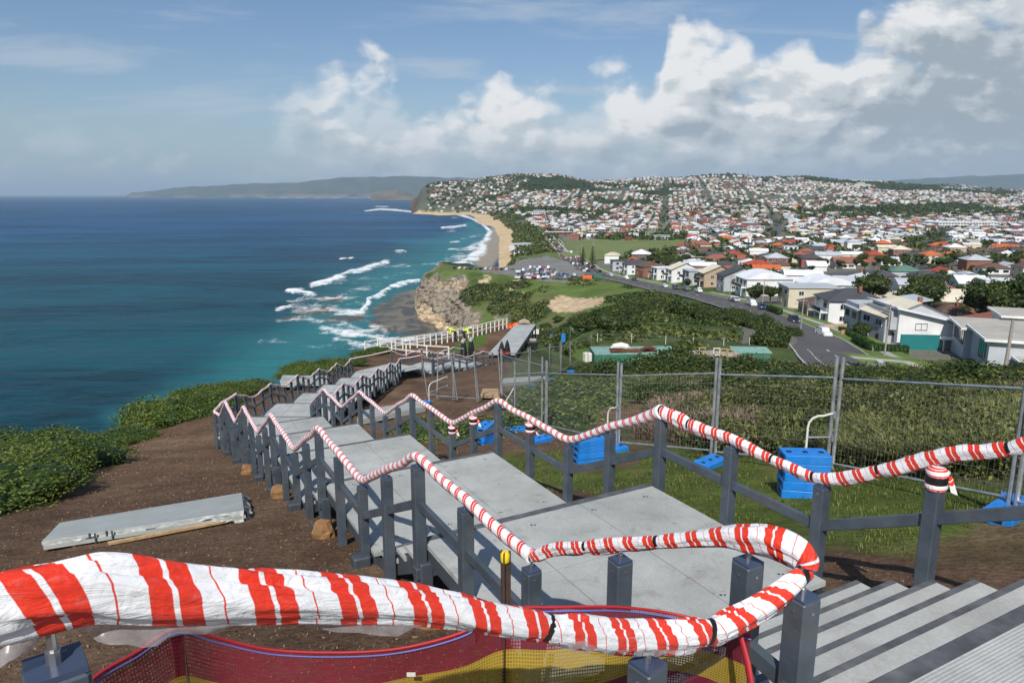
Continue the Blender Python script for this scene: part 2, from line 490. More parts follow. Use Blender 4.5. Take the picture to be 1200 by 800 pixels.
M['frp'] = mat('pale grey sheet', (.40, .42, .39), .5, .08, 3, dirt=(.24, .26, .26), dirt_amt=.4)
M['wood'] = mat('raw timber', (.46, .31, .16), .75, .2, 10)
M['galvpost'] = M['galv']
M['leafA'] = leaf_mat('coastal shrub leaves', (.050, .095, .016), (.135, .175, .03), fs=.55)
M['leafB'] = leaf_mat('dark shrub leaves', (.034, .062, .016), (.085, .11, .026))
M['leafS'] = leaf_mat('mixed scrub leaves', (.038, .062, .016), (.14, .14, .04), fs=.22)
M['leafH'] = leaf_mat('pale slope scrub leaves', (.065, .095, .022), (.135, .15, .045), fs=.15)
M['leafC'] = leaf_mat('ground cover leaves', (.070, .115, .028), (.15, .185, .05), fs=.8)
M['blade'] = leaf_mat('tussock blades', (.060, .095, .022), (.20, .20, .07), fs=.5)
M['dry'] = leaf_mat('dry stalks', (.12, .088, .06), (.21, .155, .105), trans=.1)
M['turf'] = leaf_mat('turf blades', (.07, .10, .016), (.13, .155, .03), fs=1.2)
M['bark'] = mat('bark', (.11, .08, .06), .9, .3, 4)
M['chip'] = mat('bark chips', (.155, .10, .065), .9, .2, 4, attr=True)
M['glass'] = mat('window glass', (.02, .028, .035), .08, .1, 1, spec=.8)
M['carglass'] = mat('car glass', (.012, .015, .02), .06, .1, 1, spec=.8)
M['tyre'] = mat('tyre', (.02, .02, .02), .8)
M['rim'] = mat('rim', (.35, .35, .36), .35, .1, 5, metal=.7)
M['lamp'] = mat('lamp glass', (.8, .8, .78), .15)
M['tail'] = mat('tail lamp', (.45, .02, .02), .2)
M['concrete'] = mat('concrete', (.34, .33, .30), .85, .15, 1.5, dirt=(.2, .2, .18))
M['polewood'] = mat('power pole timber', (.30, .27, .23), .85, .2, 6)
M['container'] = mat('green container', (.03, .16, .10), .55, .15, 1.5, dirt=(.2, .2, .15), dirt_amt=.4)
M['containertop'] = mat('faded green roof', (.20, .36, .30), .6, .2, 1.5, dirt=(.3, .3, .27), dirt_amt=.5)
M['graf'] = mat('white graffiti', (.75, .75, .75), .6)
M['rust'] = mat('rusty steel', (.17, .06, .035), .8, .3, 3)
M['hivis'] = mat('hi-vis yellow', (.62, .85, .05), .6)
M['navy'] = mat('navy cloth', (.02, .025, .05), .8)
M['skin'] = mat('skin', (.45, .26, .17), .6)
M['black'] = mat('black plastic', (.012, .012, .014), .5)
M['redp'] = mat('red plastic', (.65, .03, .02), .5)
M['orangenet'] = mat('orange barrier', (.75, .14, .03), .7)
M['hedge'] = leaf_mat('hedge leaves', (.028, .07, .012), (.05, .10, .02))
M['asphalt'] = mat('asphalt', (.085, .083, .082), .85, .12, .15, dirt=(.12, .12, .115), dirt_amt=.5)
M['line'] = mat('road paint', (.70, .70, .66), .6, .1, 1)
M['kerb'] = mat('kerb concrete', (.40, .39, .36), .85, .1, .7)
M['foot'] = mat('footpath', (.38, .36, .32), .85, .1, .7)
M['verge'] = mat('verge grass', (.11, .17, .03), .9, .25, .4)
M['park'] = mat('playing field grass', (.13, .17, .045), .95, .15, .03, dirt=(.17, .17, .07), dirt_amt=.5)
# ------------------------------------------------------------------ world: Nishita sky with a bank of cumulus to the south-west
SUN_EL = R_(44.0); SUN_AZ_VEC = (-.17, -.985)      # horizontal direction towards the sun (behind the photographer)
w = bpy.data.worlds.new("World"); SC.world = w; w.use_nodes = True
nt = w.node_tree; nt.nodes.clear(); t = NT(nt)
sky = t.n('ShaderNodeTexSky', sky_type='NISHITA', sun_disc=False, sun_elevation=SUN_EL,
          sun_rotation=math.atan2(SUN_AZ_VEC[0], SUN_AZ_VEC[1]), altitude=70, air_density=1.15, dust_density=.8, ozone_density=1.6)
tc = t.n('ShaderNodeTexCoord').outputs['Generated']
sx = t.n('ShaderNodeSeparateXYZ', {0: tc})
yy = t.m('MAXIMUM', sx.outputs[1], .12)
X = t.m('DIVIDE', sx.outputs[0], yy)               # azimuth (tangent)
Z = t.m('DIVIDE', sx.outputs[2], yy)               # elevation (tangent)
P3 = t.n('ShaderNodeCombineXYZ', {0: X, 1: t.m('MULTIPLY', Z, 1.5), 2: 0.0}).outputs[0]
wx = t.noise(P3, 5.5, 3, .5)
P3b = t.n('ShaderNodeVectorMath', {0: P3, 1: t.n('ShaderNodeCombineXYZ', {0: t.m('MULTIPLY', wx, .05), 1: t.m('MULTIPLY', wx, .03), 2: 0.0}).outputs[0]}, operation='ADD').outputs[0]
big = t.noise(P3b, 9, 2, .5)
med = t.noise(P3b, 22, 7, .60)
fine = t.noise(P3b, 70, 6, .62)
bil = t.n('ShaderNodeTexVoronoi', {'Scale': 26.0, 'Randomness': 1.0, 'Smoothness': .6}, feature='SMOOTH_F1')
nt.links.new(P3b, bil.inputs['Vector'])
bil2 = t.n('ShaderNodeTexVoronoi', {'Scale': 60.0, 'Randomness': 1.0, 'Smoothness': .5}, feature='SMOOTH_F1')
nt.links.new(P3b, bil2.inputs['Vector'])
puff = t.m('SUBTRACT', 1.0, t.m('MULTIPLY', bil.outputs[0], 1.25))
puff2 = t.m('SUBTRACT', 1.0, t.m('MULTIPLY', bil2.outputs[0], 1.25))

def sky_pt(u, v):
    r = ray(u, v); return r[0] / r[1], r[2] / r[1]

def ramp_curve(pts, xsock, lo, hi):
    """pts (u, v) in the photograph's frame -> elevation of that curve as a function of azimuth"""
    nd = nt.nodes.new('ShaderNodeFloatCurve')
    c = nd.mapping.curves[0]
    arr = [sky_pt(u, v) for u, v in pts]
    x0, x1 = -1.2, 1.2
    P = [((x - x0) / (x1 - x0), (z - lo) / (hi - lo)) for x, z in arr]
    P = [(0.0, P[0][1])] + P + [(1.0, P[-1][1])]
    c.points[0].location = P[0]; c.points[1].location = P[-1]
    for p in P[1:-1]: c.points.new(*p)
    for p in c.points: p.handle_type = 'AUTO_CLAMPED'
    nd.mapping.update()
    nt.links.new(t.m('DIVIDE', t.m('SUBTRACT', xsock, x0), x1 - x0), nd.inputs['Value'])
    return t.m('ADD', t.m('MULTIPLY', nd.outputs[0], hi - lo), lo)

tops = ramp_curve([(-200, 205), (120, 200), (250, 175), (300, 150), (332, 128), (345, 84), (368, 64), (395, 62), (410, 82), (425, 70), (448, 72), (468, 92), (488, 112), (520, 116), (555, 108), (572, 92), (590, 78), (615, 84), (640, 78), (668, 88), (700, 76), (735, 74), (756, 100), (772, 80), (783, 30), (800, 12), (825, 10), (850, 22), (868, 30), (882, 52), (905, 62), (930, 46), (965, 40), (990, 44), (1003, 20), (1020, -4), (1060, -20), (1200, -60), (1500, -100)], X, -.1, .62)
Xd = X
def cloudn(vec):
    n1 = t.noise(vec, 8, 8, .56, .15)
    v1 = t.n('ShaderNodeTexVoronoi', {'Scale': 17.0, 'Randomness': 1.0, 'Smoothness': .8}, feature='SMOOTH_F1'); nt.links.new(vec, v1.inputs['Vector'])
    v2 = t.n('ShaderNodeTexVoronoi', {'Scale': 42.0, 'Randomness': 1.0, 'Smoothness': .7}, feature='SMOOTH_F1'); nt.links.new(vec, v2.inputs['Vector'])
    q = t.m('ADD', n1, t.m('MULTIPLY', t.m('SUBTRACT', .45, v1.outputs[0]), .26))
    return t.m('ADD', q, t.m('MULTIPLY', t.m('SUBTRACT', .45, v2.outputs[0]), .12))
Pd0 = t.n('ShaderNodeVectorMath', {0: P3b, 1: t.n('ShaderNodeCombineXYZ', {0: t.m('MULTIPLY', t.noise(P3b, 30, 4, .6), .022), 1: t.m('MULTIPLY', t.noise(P3, 33, 4, .6), .022), 2: 0.0}).outputs[0]}, operation='ADD').outputs[0]
Pd1 = t.n('ShaderNodeVectorMath', {0: Pd0, 1: (-.010, .022, 0)}, operation='ADD').outputs[0]
c0 = cloudn(Pd0); c1 = cloudn(Pd1)
edge = t.m('MULTIPLY', t.m('SUBTRACT', c0, .52), .19)
depth = t.m('ADD', t.m('SUBTRACT', tops, Z), edge)         # how far below the cloud tops
mask = t.ss(depth, -.006, .034)
fadeL = t.ss(X, -.38, -.20)
hole = t.ss(t.m('ADD', c0, t.m('MULTIPLY', X, .18)), .36, .50, .45, 1.0)
mask = t.m('MULTIPLY', t.m('MULTIPLY', mask, hole), t.m('MAXIMUM', fadeL, t.m('MULTIPLY', t.ss(c0, .50, .70), .45)))
relief = t.m('MULTIPLY', t.m('SUBTRACT', c0, c1), 2.6)     # sides of the heads turned to the sun are bright
body = t.ss(t.m('ADD', depth, t.m('MULTIPLY', t.m('SUBTRACT', c0, .5), -.16)), .015, .15)
ovc = t.ss(t.m('ADD', X, t.m('MULTIPLY', t.m('SUBTRACT', big, .5), .35)), .34, .60)
rel = t.m('ADD', t.m('MULTIPLY', body, .62), t.m('MULTIPLY', ovc, .40))
rel = t.m('SUBTRACT', rel, relief)
rel = t.m('SUBTRACT', rel, t.m('MULTIPLY', t.m('SUBTRACT', t.noise(t.n('ShaderNodeVectorMath', {0: P3b, 1: (1.0, 2.2, 1.0)}, operation='MULTIPLY').outputs[0], 7, 7, .6), .5), 1.7), clamp=True)
ccol = t.mix(t.ss(rel, .06, .50), (.86, .87, .88), (.60, .65, .69))
ccol = t.mix(t.ss(rel, .48, 1.0), ccol, (.36, .425, .49))
ccol = t.mix(t.ss(Z, .11, .01, 0, .72), ccol, (.40, .50, .585))
# stretched thin cloud streaks, upper left and low over the sea
P4 = t.n('ShaderNodeCombineXYZ', {0: t.m('ADD', X, t.m('MULTIPLY', Z, .5)), 1: t.m('MULTIPLY', Z, 9.0), 2: 3.0}).outputs[0]
cir = t.noise(P4, 2.3, 6, .6, .4)
streak = t.m('MULTIPLY', t.ss(cir, .50, .70), t.m('MULTIPLY', t.ss(Z, .03, .10), .55))
lowl = t.m('MULTIPLY', t.ss(t.noise(P3b, 7, 6, .6), .50, .72), t.m('MULTIPLY', t.ss(Z, .14, .06), .5))
# one small cumulus low over the sea at the left
cx, cz = sky_pt(72, 166)
ex = t.m('DIVIDE', t.m('SUBTRACT', X, cx), .055); ez = t.m('DIVIDE', t.m('SUBTRACT', Z, cz), .020)
small = t.ss(t.m('ADD', t.m('SUBTRACT', 1.0, t.m('SQRT', t.m('ADD', t.m('MULTIPLY', ex, ex), t.m('MULTIPLY', ez, ez)))), t.m('MULTIPLY', t.m('SUBTRACT', med, .5), 2.2)), -.2, .9, 0, .6)
thin = t.m('MAXIMUM', t.m('MAXIMUM', streak, lowl), small)
skyc = t.mix(t.ss(Z, .16, .0, 0, .72), t.mix(1.0, sky.outputs[0], (.86, .96, 1.12), 'MULTIPLY'), (4.0, 5.7, 7.3))
bg_sky = t.n('ShaderNodeBackground', {0: skyc, 1: .080})
bg_thin = t.n('ShaderNodeBackground', {0: (.52, .60, .68, 1), 1: .95})
bg_cl = t.n('ShaderNodeBackground', {0: ccol, 1: .95})
m1 = t.n('ShaderNodeMixShader', {0: thin, 1: bg_sky.outputs[0], 2: bg_thin.outputs[0]})
front = t.ss(sx.outputs[1], .10, .2)
m2 = t.n('ShaderNodeMixShader', {0: t.m('MULTIPLY', mask, front), 1: m1.outputs[0], 2: bg_cl.outputs[0]})
wo = t.n('ShaderNodeOutputWorld'); nt.links.new(m2.outputs[0], wo.inputs[0])

sd = Vector((SUN_AZ_VEC[0] * math.cos(SUN_EL), SUN_AZ_VEC[1] * math.cos(SUN_EL), math.sin(SUN_EL))).normalized()
sl = bpy.data.lights.new('sun', 'SUN'); sl.energy = 4.6; sl.angle = R_(.53); sl.color = (1.0, .955, .89)
so = bpy.data.objects.new('sun', sl); COL.objects.link(so)
so.rotation_euler = (-sd).to_track_quat('-Z', 'Y').to_euler(); so.location = (-40, -200, 200)

cam = bpy.data.cameras.new('camera'); cam.sensor_width = 36; cam.lens = F / 1200 * 36
cam.clip_start = .05; cam.clip_end = 200000
co = bpy.data.objects.new('camera', cam); COL.objects.link(co)
co.location = (0, 0, 0); co.rotation_euler = (math.pi / 2 - PITCH, 0, 0)
SC.camera = co
SC.view_settings.view_transform = 'Standard'; SC.view_settings.look = 'None'
SC.view_settings.exposure = .06; SC.view_settings.gamma = 1; SC.view_settings.use_curve_mapping = False
SC.cycles.max_bounces = 6; SC.cycles.diffuse_bounces = 2; SC.cycles.glossy_bounces = 2
SC.cycles.transparent_max_bounces = 12; SC.cycles.transmission_bounces = 2; SC.cycles.volume_bounces = 0
SC.cycles.use_denoising = True
SC.cycles.caustics_reflective = False; SC.cycles.caustics_refractive = False

# ------------------------------------------------------------------ air
if HAZE:
    hb = MB(); hb.box((0, 9000, 28), (110000, 110000, 2 * 528)); 
    hm = bpy.data.materials.new('sea haze'); hm.use_nodes = True; hm.node_tree.nodes.clear(); th = NT(hm.node_tree)
    pv = th.n('ShaderNodeVolumePrincipled', {'Color': (.60, .78, .96, 1), 'Density': HAZE, 'Anisotropy': 0.0})
    ho_ = th.n('ShaderNodeOutputMaterial'); hm.node_tree.links.new(pv.outputs[0], ho_.inputs['Volume'])
    hz = hb.build('haze', hm); tag(hz, kind='stuff')
    hz['label'] = 'thin sea haze that fades the far headland'

# ------------------------------------------------------------------ the ground sheet
def seg_dist(u, v, pts, wv):
    """0..1 closeness to a pixel polyline [(u, v, halfwidth)]"""
    best = np.zeros(np.shape(u))
    for (a, b) in zip(pts[:-1], pts[1:]):
        du, dv = b[0] - a[0], b[1] - a[1]
        L = du * du + dv * dv + 1e-9
        s = np.clip(((u - a[0]) * du + (v - a[1]) * dv) / L, 0, 1)
        d = np.hypot((u - a[0] - s * du) * wv, v - a[1] - s * dv)
        r = a[2] + (b[2] - a[2]) * s
        best = np.maximum(best, 1 - d / r)
    return np.clip(best, 0, 1)

def in_poly(u, v, poly):
    u = np.asarray(u); v = np.asarray(v)
    c = np.zeros(u.shape, bool)
    n = len(poly)
    for i in range(n):
        x1, y1 = poly[i]; x2, y2 = poly[(i + 1) % n]
        with np.errstate(divide='ignore', invalid='ignore'):
            hit = ((y1 > v) != (y2 > v)) & (u < (x2 - x1) * (v - y1) / (y2 - y1 + 1e-12) + x1)
        c ^= hit
    return c

def ground_colour(x, y, z, slope):
    u, v = proj(x, y, z)
    r = np.hypot(x, y)
    n1 = fbm(x * .7, y * .7, 4); n2 = fbm(x * .11 + 40, y * .11, 4); n3 = fbm(x * .02 + 7, y * .02, 4); n4 = fbm(x * 3.1, y * 3.1, 2)
    one = np.ones(x.shape)[..., None]
    soil = np.array([.128, .078, .048]) * one * (.7 + .6 * n1[..., None]) * (.8 + .4 * n2[..., None])
    soil2 = np.array([.19, .13, .08]) * one
    soil = soil + (soil2 - soil) * (sstep(.56, .72, n1) * .5)[..., None]
    grass = np.array([.085, .115, .022]) * one * (.6 + .8 * n1[..., None])
    grass = grass + (np.array([.16, .14, .05]) - grass) * (sstep(.5, .68, n4 * .5 + n2 * .5) * .55)[..., None]
    scrub = np.array([.055, .085, .022]) * one * (.5 + n2[..., None])
    scrub = scrub + (np.array([.13, .12, .06]) - scrub) * (sstep(.52, .68, fbm(x * .3, y * .3, 3)) * .5)[..., None]
    sand = np.array([.56, .42, .25]) * one * (.85 + .3 * n3[..., None])
    # rock: strata and rubble
    st = fbm(z * .55 + fbm(x * .03, y * .03, 3) * 6, x * .01, 3)
    rock = (np.array([.20, .175, .14]) + (np.array([.35, .275, .175]) - np.array([.20, .175, .14])) * sstep(.45, .65, st)[..., None]) * (.55 + .9 * fbm(x * .22, y * .22, 4)[..., None])
    hillg = np.array([.105, .155, .036]) * one * (.65 + .7 * n2[..., None])
    hillg = hillg + (np.array([.15, .125, .06]) - hillg) * (sstep(.54, .66, fbm(x * .09 + 60, y * .04, 4)) * .6)[..., None]
    hillg = hillg + (np.array([.035, .055, .018]) - hillg) * (sstep(.44, .60, n3 * .4 + fbm(x * .05, y * .05, 4) * .6))[..., None]
    town = np.array([.16, .155, .125]) * one * (.7 + .6 * n3[..., None])
    forest = np.array([.030, .050, .022]) * one * (.6 + .8 * fbm(x * .01, y * .01, 4)[..., None])
    col = soil.copy()
    def put(k, c):
        nonlocal col
        k = np.clip(k, 0, 1)[..., None]; col = col + (c - col) * k
    # grass right of the stairs up to the fence, scrub beyond it
    fx = np.interp(y, [-5, 4, 9, 13.3, 16, 20, 26, 40], [9.5, 8, 6.2, 3.8, 2.35, .9, 0, -.5])   # the fence line
    rx = 1.53 - (y - 7.13) * .545                                                              # right edge of the stairs
    wob = (fbm(x * .8 + 3, y * .8, 3) - .5) * 1.6
    g = sstep(1.1, 1.7, x - rx + wob - 1.1 * sstep(7.5, 5.5, y)) * (1 - .8 * sstep(.56, .66, fbm(x * .6 + 20, y * .6, 3))) * sstep(16.5, 14.5, y + wob)
    put(g * sstep(3.6, 4.6, y + .1 * x + wob), grass)
    sb = sstep(.0, .8, x - fx + wob * .4)
    put(sb * (y > 2), scrub)
    bare = np.maximum(in_poly(u, v, [(758, 455), (745, 500), (700, 505), (690, 470), (720, 455)]), 0)
    put(bare * (y > 14) * (y < 45) * 1.0, soil * 1.5)
    # shrub margin over the sea cliff
    d = sstep(24, 34, y) * 0
    put(sstep(22, 24, y) * (z < plane_z(x, y) - 2.5) * (x / np.maximum(y, 1) < -.1) * 1.0, scrub)
    # terrace grass round the ramp
    for poly in ([(632, 388), (645, 384), (668, 392), (690, 402), (650, 415), (618, 410)], [(520, 412), (545, 396), (575, 390), (566, 404), (545, 414)]):
        put(in_poly(u + wob * 3, v, poly) * (y > 40) * (y < 90) * 1.0, np.array([.085, .135, .025]) * one)
    put(((y > 72) & (x / np.maximum(y, 1) > .02)) * 1.0, scrub)
    # the headland, cove and green slope
    head = (y > 78) & (y < 640) & (x / np.maximum(y, 1) < .09 + .02)
    put(head * 1.0, hillg)
    tt = x / np.maximum(y, 1)
    slopegreen = (y > 200) & (y < 420) & (tt >= .0) & (tt < .30)
    put(slopegreen * sstep(.28, .22, tt), hillg)
    put(head * sstep(.42, .72, slope + (n2 - .5) * .75) * sstep(.035, -.05, tt + (n3 - .5) * .12) * (z > -69), rock)
    put(head * sstep(-61, -66, z + (n1 - .5) * 6) * (tt < .0), rock * 1.1)
    put((head & (y < 430) & (z > -69.95) & (tt < -.02)) * sstep(-67.3, -68.2, z + (n1 - .5)), sand)
    for poly in ([(645, 352), (656, 345), (672, 349), (690, 350), (705, 347), (712, 350), (700, 358), (672, 366), (650, 366), (642, 360)], [(598, 334), (606, 325), (611, 327), (604, 338), (595, 346)], [(600, 352), (614, 342), (618, 344), (606, 354)], [(560, 332), (572, 322), (576, 326), (566, 340), (556, 352), (552, 346)]):
        pu = [(a + 0, b) for a, b in poly]
        put(in_poly(u + (n1 - .5) * 8, v + (n1 - .5) * 5, pu) * (y > 150) * (y < 430) * 1.0, np.array([.50, .38, .24]) * one * (.7 + .6 * n1[..., None]))
    # beach and dunes
    bz = (y > 560) & (y < 2720) & (tt < .066)
    put(bz * 1.0, sand)
    put(bz * sstep(-65, -62, z + (n3 - .5) * 3) * (y < 2700), np.array([.10, .13, .05]) * one * (.7 + .6 * n3[..., None]))
    # the town
    tw = (y > 118) & (tt > .33) | (y > 330) & (tt > .10) | (y > 470) & (tt > .066 + (n3 - .5) * .02) & (z < 200)
    tw = tw & ~((y < 420) & (tt < .30) & (y > 200) & (tt < (.28)))
    tw2 = tw & (z < -20) | (y > 1500) & (tt > -.13) & (z > -60)
    put(tw2 * 1.0, town)
    put(((y > 1500) & (z > -60) & (tt > -.13)) * sstep(1500, 2100, y) * .8, town * np.array([.55, .66, .56]))
    put(((y > 1500) & (z > -60) & (tt > -.13)) * sstep(.50, .60, fbm(x * .0022 + 5, y * .0022, 4)), forest)
    put(((y > 3000)) * (tt > -.13) * sstep(70, 95, z) * .8, forest)
    carp = in_poly(u, v, [(560, 318), (600, 306), (642, 300), (662, 306), (690, 322), (718, 326), (700, 332), (640, 330), (600, 323)]) & (y > 380) & (y < 620)
    put(carp * 1.0, np.array([.20, .195, .18]) * one * (.85 + .3 * n3[..., None]))
    global ROCKY
    ROCKY = np.clip(head * sstep(.42, .72, slope + (n2 - .5) * .75) * sstep(.035, -.05, tt + (n3 - .5) * .12) * (z > -69) + head * sstep(-61, -66, z) * (tt < 0), 0, 1)
    return col

def make_ground():
    th = np.concatenate([np.arange(-180, -52, 4.0), np.arange(-52, 52.01, .20), np.arange(56, 180.1, 4.0)])
    th = np.unique(np.round(th, 3)); th = th[th < 179.9]
    rr = [.6]
    while rr[-1] < 46000:
        r = rr[-1]
        k = .030 if r < 22 else .012 if r < 160 else .0085 if r < 5200 else .08
        rr.append(r * (1 + k))
    rr = np.array(rr)
    T, Rr = np.meshgrid(np.radians(th), rr)
    Xg = np.sin(T) * Rr; Yg = np.cos(T) * Rr
    Zg = ground(Xg, Yg)
    eps = np.maximum(Rr * .004, .25)
    sl = np.hypot(ground(Xg + eps, Yg, False) - ground(Xg - eps, Yg, False), ground(Xg, Yg + eps, False) - ground(Xg, Yg - eps, False)) / (2 * eps)
    C = ground_colour(Xg, Yg, Zg, sl)
    nr, na = Xg.shape
    V = np.stack([Xg, Yg, Zg], -1).reshape(-1, 3)
    idx = np.arange(nr * na).reshape(nr, na)
    a = idx[:-1]; b = idx[1:]
    a2 = np.roll(a, -1, 1); b2 = np.roll(b, -1, 1)
    Fq = np.stack([a, a2, b2, b], -1).reshape(-1, 4)[:, ::-1]
    # cap in the middle
    V = np.vstack([V, [[0, 0, float(plane_z(0, 0))]]])
    m, t, b_, out = new_mat('ground')
    at_ = t.n('ShaderNodeAttribute', attribute_name='zone').outputs['Color']
    g = t.n('ShaderNodeTexCoord').outputs['Object']
    n1 = t.noise(g, 14, 5, .7); n2 = t.noise(g, 1.7, 5, .65); n3 = t.noise(g, .12, 5, .65)
    f = t.m('MULTIPLY', t.m('MULTIPLY', t.ss(n1, .25, .75, .62, 1.38), t.ss(n2, .25, .75, .75, 1.25)), t.ss(n3, .25, .75, .82, 1.18))
    c = t.mix(1.0, at_, t.n('ShaderNodeCombineColor', {0: f, 1: f, 2: f}).outputs[0], 'MULTIPLY')
    rk = t.n('ShaderNodeAttribute', attribute_name='rocky').outputs['Fac']
    gs = t.n('ShaderNodeVectorMath', {0: g, 1: (.12, .12, 1.0)}, operation='MULTIPLY').outputs[0]
    st = t.noise(gs, .9, 5, .65, .6)
    vo = t.n('ShaderNodeTexVoronoi', {'Scale': .16, 'Randomness': 1.0}, feature='DISTANCE_TO_EDGE'); t.nt.links.new(t.n('ShaderNodeVectorMath', {0: g, 1: (1.0, 1.0, 2.2)}, operation='MULTIPLY').outputs[0], vo.inputs['Vector'])
    kf = t.m('MULTIPLY', t.ss(st, .3, .7, .5, 1.5), t.ss(vo.outputs[0], .0, .12, .45, 1.1))
    kf = t.m('ADD', t.m('MULTIPLY', kf, rk), t.m('SUBTRACT', 1.0, rk))
    c = t.mix(1.0, c, t.n('ShaderNodeCombineColor', {0: kf, 1: kf, 2: kf}).outputs[0], 'MULTIPLY')
    t.nt.links.new(c, b_.inputs['Base Color']); b_.inputs['Roughness'].default_value = .95
    b_.inputs['Specular IOR Level'].default_value = .15
    bm = t.n('ShaderNodeBump', {'Height': t.m('ADD', n1, t.m('MULTIPLY', n2, 2.5)), 'Distance': .035, 'Strength': .9})
    t.nt.links.new(bm.outputs[0], b_.inputs['Normal'])
    Cc = np.vstack([C.reshape(-1, 3), [[.08, .055, .04]]])
    o = fast_mesh('ground', V, Fq, m, attrs=[('rocky', 'POINT', np.append(ROCKY.ravel(), 0))], cols=[('zone', np.clip(Cc, .005, .8))], smooth=True)
    tag(o, kind='structure')
    return o
make_ground()

# ------------------------------------------------------------------ the sea
def make_sea():
    vs_ = np.concatenate([[228.95, 229.1, 229.25, 229.4], np.arange(229.55, 300, .33), np.arange(300, 520, .8), np.geomspace(522, 1500, 30)])
    Yr = np.array([70 / (-(ray(600, v)[2] / ray(600, v)[1])) for v in vs_])
    tt = np.concatenate([np.arange(-5, -1.0, .2), np.arange(-1.0, .14, .0023), [.16, .2, .3]])
    Tt, Y = np.meshgrid(tt, Yr)
    Xg = Tt * Y
    u, v = proj(Xg, Y, SEA + 0 * Xg)
    n = fbm(Xg * .02, Y * .008, 4); n2 = fbm(Xg * .006 + 4, Y * .003, 4); n3 = fbm(u * .05, v * .22, 4)
    foam = np.zeros(Xg.shape)
    lines = [
     ([(368, 334, 3), (385, 328, 4.5), (402, 323, 5), (425, 316, 4.5), (440, 311, 4), (452, 307, 3)], .5, 1.0),
     ([(338, 341, 3), (352, 342, 6), (366, 345, 5)], .5, 1.0), ([(352, 350, 3), (372, 346, 3)], .5, .8),
     ([(325, 362, 3), (338, 360, 3.5)], .5, .9),
     ([(425, 362, 3), (432, 352, 4), (448, 344, 4.5), (458, 336, 4), (470, 333, 3), (478, 330, 3), (492, 329, 2)], .6, 1.0),
     ([(400, 303, 1.5), (412, 302, 1.5)], .5, .9), ([(463, 295, 1.8), (477, 294, 1.8)], .5, .9),
     ([(518, 267, 2), (530, 266, 3), (545, 264, 2.5)], .5, .95), ([(522, 271, 1.5), (533, 271, 1.5)], .5, .7), ([(526, 283.5, 1.5), (538, 283.5, 1.5)], .5, .8), ([(528, 255, 1.2), (536, 255, 1.2)], .5, .7),
     ([(430, 247, 1.6), (445, 245, 2.2), (462, 246, 2.4), (480, 248, 1.6), (497, 249, 1.5)], .4, .9), ([(442, 242, 1.1), (455, 242, 1.1)], .4, .8),
     ([(500, 248, 1.2), (530, 250, 1.5), (552, 255, 2.5), (566, 262, 3), (573, 271, 4), (570, 281, 6), (565, 291, 8), (556, 300, 10), (545, 308, 11), (530, 313, 9)], .7, .95),
     ([(526, 292, 2.5), (545, 293, 6), (560, 288, 8)], .6, .75), ([(508, 312, 4), (530, 303, 7), (548, 300, 8)], .6, .62), ([(540, 280, 2), (560, 276, 5)], .6, .55),
     ([(440, 313, 5), (480, 312, 6), (510, 310, 6)], .5, .48), ([(395, 330, 9), (430, 325, 10), (480, 322, 9)], .5, .46), ([(400, 345, 8), (440, 335, 10)], .5, .5),
     ([(345, 360, 8), (380, 358, 12), (420, 372, 12), (450, 385, 10)], .5, .62), ([(340, 352, 4), (390, 350, 8), (415, 352, 8)], .5, .62),
     ([(330, 376, 5), (360, 372, 7), (400, 378, 8), (430, 390, 8)], .5, .68), ([(380, 386, 6), (420, 392, 8), (450, 398, 7), (475, 398, 5), (500, 395, 4), (520, 391, 3)], .5, .85),
     ([(395, 398, 5), (430, 404, 6), (455, 403, 4)], .5, .7), ([(300, 400, 6), (360, 404, 8), (420, 410, 6)], .4, .36), ([(400, 365, 4), (425, 366, 5)], .5, .8),
     ([(505, 318, 3), (508, 330, 3), (500, 337, 3)], .6, .6)]
    for pts, wv, amp in lines:
        uu = u + (n3 - .5) * 10; vv = v + (fbm(u * .09, v * .3 + 9, 3) - .5) * 5 * sstep(245, 300, v)
        foam = np.maximum(foam, amp * seg_dist(uu, vv, pts, wv) ** .6)
    caps = sstep(.70, .80, fbm(Xg * .012 + 3, Y * .004, 3) * .5 + vnoise(Xg * .05, Y * .012) * .5) * .0
    foam = np.maximum(foam, caps)
    # shallow water over sand and rock
    shoal = seg_dist(u + (n2 - .5) * 50, v, [(560, 262, 12), (545, 285, 30), (515, 305, 50), (470, 325, 55), (420, 350, 60), (400, 390, 60), (330, 430, 60), (240, 465, 50), (150, 490, 30)], .55)
    reef = np.maximum.reduce([
        seg_dist(u, v, [(445, 380, 12), (480, 372, 26), (505, 372, 26), (525, 382, 12)], .62),
        seg_dist(u, v, [(500, 345, 14), (478, 352, 16), (455, 366, 16)], .6),
        seg_dist(u, v, [(376, 350, 4), (398, 350, 6)], .5), seg_dist(u, v, [(352, 366, 4), (385, 363, 7)], .5),
        seg_dist(u, v, [(333, 374, 3), (350, 372, 4)], .5), seg_dist(u, v, [(385, 375, 6), (420, 372, 8)], .5) * .7,
        seg_dist(u, v, [(405, 392, 3), (420, 390, 4)], .5), seg_dist(u, v, [(440, 401, 2), (462, 400, 4)], .5), seg_dist(u, v, [(470, 396, 4), (500, 394, 6)], .5) * .9])
    wet = seg_dist(u, v, [(580, 262, 6), (584, 275, 10), (578, 290, 15), (568, 303, 16)], .9)
    nr, na = Xg.shape
    Zg = np.full(Xg.shape, SEA) + np.clip(foam - .55, 0, 1) * 3.2 * (v > 262) * (1 - np.clip(reef * 3, 0, 1))
    V = np.stack([Xg, Y, Zg], -1).reshape(-1, 3)
    idx = np.arange(nr * na).reshape(nr, na)
    Fq = np.stack([idx[:-1, :-1], idx[1:, :-1], idx[1:, 1:], idx[:-1, 1:]], -1).reshape(-1, 4)
